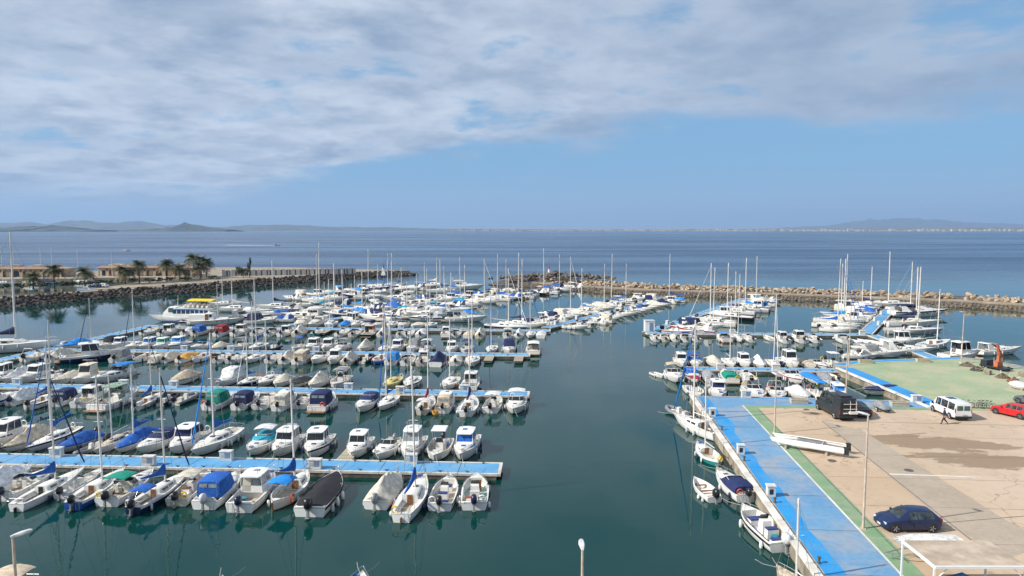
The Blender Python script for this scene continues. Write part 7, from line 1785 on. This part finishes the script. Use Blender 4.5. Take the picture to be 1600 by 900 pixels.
def leafy(name, px, py, w, hgt, label, cat_, z, n=500, seed=0, trunk=True, tall=1.0):
    rp = random.Random(seed); g = G(px, py, z); t = thing(name, label, cat_, (g.x, g.y, z)); mb = MB()
    cl = [(rp.uniform(-.5, .5) * w, rp.uniform(-.4, .4) * w, hgt * rp.uniform(.3, .92)) for _ in range(9)]
    for i in range(n):
        c = rp.choice(cl); v = Vector((rp.gauss(0, 1), rp.gauss(0, 1), rp.gauss(0, 1))).normalized() * rp.random() ** .4; p = Vector(c) + Vector((v.x * w * .24, v.y * w * .24, v.z * hgt * .2)); s_ = rp.uniform(.14, .3)
        a_, b_ = Vector((rp.gauss(0, 1), rp.gauss(0, 1), rp.gauss(0, 1))).normalized() * s_, Vector((rp.gauss(0, 1), rp.gauss(0, 1), rp.gauss(0, 1))).normalized() * s_; mb.add([p - a_, p + b_, p + a_, p - b_], [(0, 1, 2, 3)])
    link('crown', mb.mesh('crown', 0, False), ['leaf'], t)
    if trunk:
        m2 = MB(); m2.tube([(0, 0, 0), (.05, 0, hgt * .4), (0, .05, hgt * .75)], [.16, .12, .04], 7)
        for c in cl[:5]: m2.tube([(.03, 0, hgt * .35), (c[0] * .8, c[1] * .8, c[2])], [.07, .02], 5)
        link('trunk', m2.mesh('trunk', 60), ['palm_trunk'], t)
leafy('tree', 380, 434, 5.5, 4.6, 'round dark tree alone on the breakwater path', 'tree', zt, 900, 3); leafy('tree', 390, 433, 1.2, 8.5, 'thin upright cypress beside the round tree on the breakwater', 'tree', zt, 420, 4)
for i, (x, y, w) in enumerate([(xx, 452.3 - xx * .045 + rs.uniform(-.6, .4), ordn(k)) for k, xx in enumerate((4, 14, 28, 44, 60, 72, 96, 108, 122, 140, 152, 168, 182, 206, 232, 246, 262, 290, 334))]): leafy('shrub', x, y, 4.0, 1.7, 'low green shrub on the left breakwater verge, the %s from left' % w, 'shrub', zt, 260, 20 + i, False)
mat('stucco', (0.46, 0.345, 0.235), 0.85, 0, .12, .4, dirt=(.32, .22, .14), dirt_amt=.4); mat('tile_roof', (0.30, 0.19, 0.13), .85, 0, .25, 1.0); mat('cream_wall', (0.62, .50, .34), .85)
def arcade(px0, px1, py, label, seed, storey=3.5):
    a, b_ = G(px0, py, zt), G(px1, py, zt); d = b_ - a; L = d.length; t = thing('building', label, 'building', a[:], math.atan2(d.y, d.x)); n = int(L / 4.0); s = L / n; dep = 9
    mb = MB(); mb.box((L / 2, dep / 2 + 1.6, storey / 2), (L - .3, dep - 1.4, storey - .02)); link('wall', mb.mesh('wall', 0), ['stucco'], t)
    # arcade front with real arches
    mb = MB()
    for i in range(n):
        x0, x1 = i * s, (i + 1) * s; w = s * .34; xm = (x0 + x1) / 2; zs_ = 1.7; ar = [(xm - w, 0), (xm - w, zs_)] + [(xm - w * math.cos(math.pi * k / 8), zs_ + w * .75 * math.sin(math.pi * k / 8)) for k in range(1, 8)] + [(xm + w, zs_), (xm + w, 0)]
        outl = [(x0, 0), (x0, zs_)] + [(x0 + (x1 - x0) * k / 8, storey - .4) for k in range(1, 8)] + [(x1, zs_), (x1, 0)]
        for yy in (0, .45):
            k0 = len(mb.v); mb.add([(x, yy, z) for x, z in outl] + [(x, yy, z) for x, z in ar], [(j, j + 1, len(ar) + j + 1, len(ar) + j) for j in range(len(ar) - 1)])
        mb.loft([[(x, 0, z) for x, z in ar], [(x, .45, z) for x, z in ar]])
    mb.box((L / 2, .225, storey - .2), (L, .45, .4)); link('arcade', mb.mesh('arcade', 0), ['stucco'], t)
    mb = MB(); mb.add([(-.4, -.5, storey), (L + .4, -.5, storey), (L + .4, 3.2, storey + .7), (-.4, 3.2, storey + .7), (-.4, -.5, storey - .12), (L + .4, -.5, storey - .12)], [(0, 1, 2, 3), (4, 5, 1, 0)]); link('roof', mb.mesh('roof', 0), ['tile_roof'], t)
    me = MB(); me.box((0, 0, 1.25), (1.5, .06, 2.3)); me = me.mesh('door', 0)
    for i in range(n): link('door', me, ['cream_wall' if i % 3 else 'glass_blue'], t, (s * (i + .5), .92, 0))
    rs_ = random.Random(seed)
    for k in range(4):
        x = L * (.1 + .25 * k + rs_.uniform(-.04, .04)); mb = MB(); mb.box((0, 0, .65), (rs_.uniform(3, 6), 3.5, 1.25)); mb.box((0, 0, 1.3), (3, 3.8, .12)); link('roof_house', mb.mesh('roof_house', 0), [rs_.choice(['cream_wall', 'stucco'])], t, (x, dep * .6, storey))
arcade(-30, 96, 433, 'low tan arcaded building at far left behind the boats', 1); arcade(153, 300, 431, 'low tan arcaded building behind the row of palms', 2)
# slatted screen of pale panels on the mole
mat('panel_pale', (.52, .50, .48), .8, rnd=.15); mat('panel_dark', (.10, .085, .08), .8)
a, b_ = G(347, 431.5, zt), G(556, 428, zt); d = b_ - a; L = d.length; scn = thing('panel_fence', 'long fence of pale and dark upright panels on the left breakwater', 'fence', a[:], math.atan2(d.y, d.x)); n = 96; s = L / n
me = MB(); me.box((0, 0, 1.35), (s * .92, .1, 2.7)); me = me.mesh('panel', 0); m3 = MB(); m3.box((0, .12, 1.2), (s * .98, .08, 2.4)); m3 = m3.mesh('panel', 0)
for i in range(n): link('panel', me if i % 7 in (0, 1, 4) else m3, ['panel_pale' if i % 7 in (0, 1, 4) else 'panel_dark' if i % 2 else 'panel_pale'], scn, (s * (i + .5), 0, 0))
def beacon(px, py, hgt, colr, label, z):
    g = G(px, py, z); t = thing('beacon', label, 'beacon', (g.x, g.y, z), 0, None, (.6, .6, .85)); mb = MB(); mb.box((0, 0, .6), (3.2, 3.2, 1.2), 0, .9); mb.box((0, 0, 1.9), (2.3, 2.3, 1.6), 0, .9); link('base', mb.mesh('base', 0), ['white'], t); mb = MB(); mb.lathe([(.8, 2.6), (.62, hgt * .55), (.62, hgt * .57)], 12); link('tower', mb.mesh('tower', 40), ['white'], t); mb = MB(); mb.lathe([(.75, hgt * .57), (.75, hgt * .6), (.22, hgt * .61), (.16, hgt * .9), (.05, hgt)], 12); link('lantern', mb.mesh('lantern', 40), [colr], t)
beacon(858, 434, 7.6, 'red_hull', 'red and white harbour beacon on the right breakwater head', 2.6); beacon(599, 430, 7.0, 'green_hull', 'green and white harbour beacon near the tip of left breakwater', 2.2)
# parked cars on the mole path
for i, (x, y, c_, w) in enumerate(((148, 449.5, 'car_navy', 'dark blue car parked on the left breakwater path'), (160, 449, 'car_white', 'white car parked on the left breakwater path'))):
    p = G(x, y, zt); vehicle('car', w, 'car', (p.x, p.y, zt + .01), R(80), HATCH, HG, (-1.28, 1.28), .31, c_, .885, HX)
# ------------------------------------------------------------ air
def haze():
    m = bpy.data.materials.new('haze'); m.use_nodes = True; t = m.node_tree; t.nodes.clear()
    v = N(t, 'ShaderNodeVolumePrincipled'); v.inputs['Color'].default_value = (0.44, 0.65, 0.98, 1); v.inputs['Density'].default_value = 4.8e-5; v.inputs['Anisotropy'].default_value = 0.1
    out = N(t, 'ShaderNodeOutputMaterial'); t.links.new(v.outputs[0], out.inputs['Volume']); MATS['haze'] = m
    mb = MB(); mb.box((0, 15300, 395), (54000, 31400, 810)); o = link('haze', mb.mesh('haze', 0), ['haze']); tag(o, 'pale blue sea haze filling the air out to the horizon', 'haze', kind='stuff')
haze()
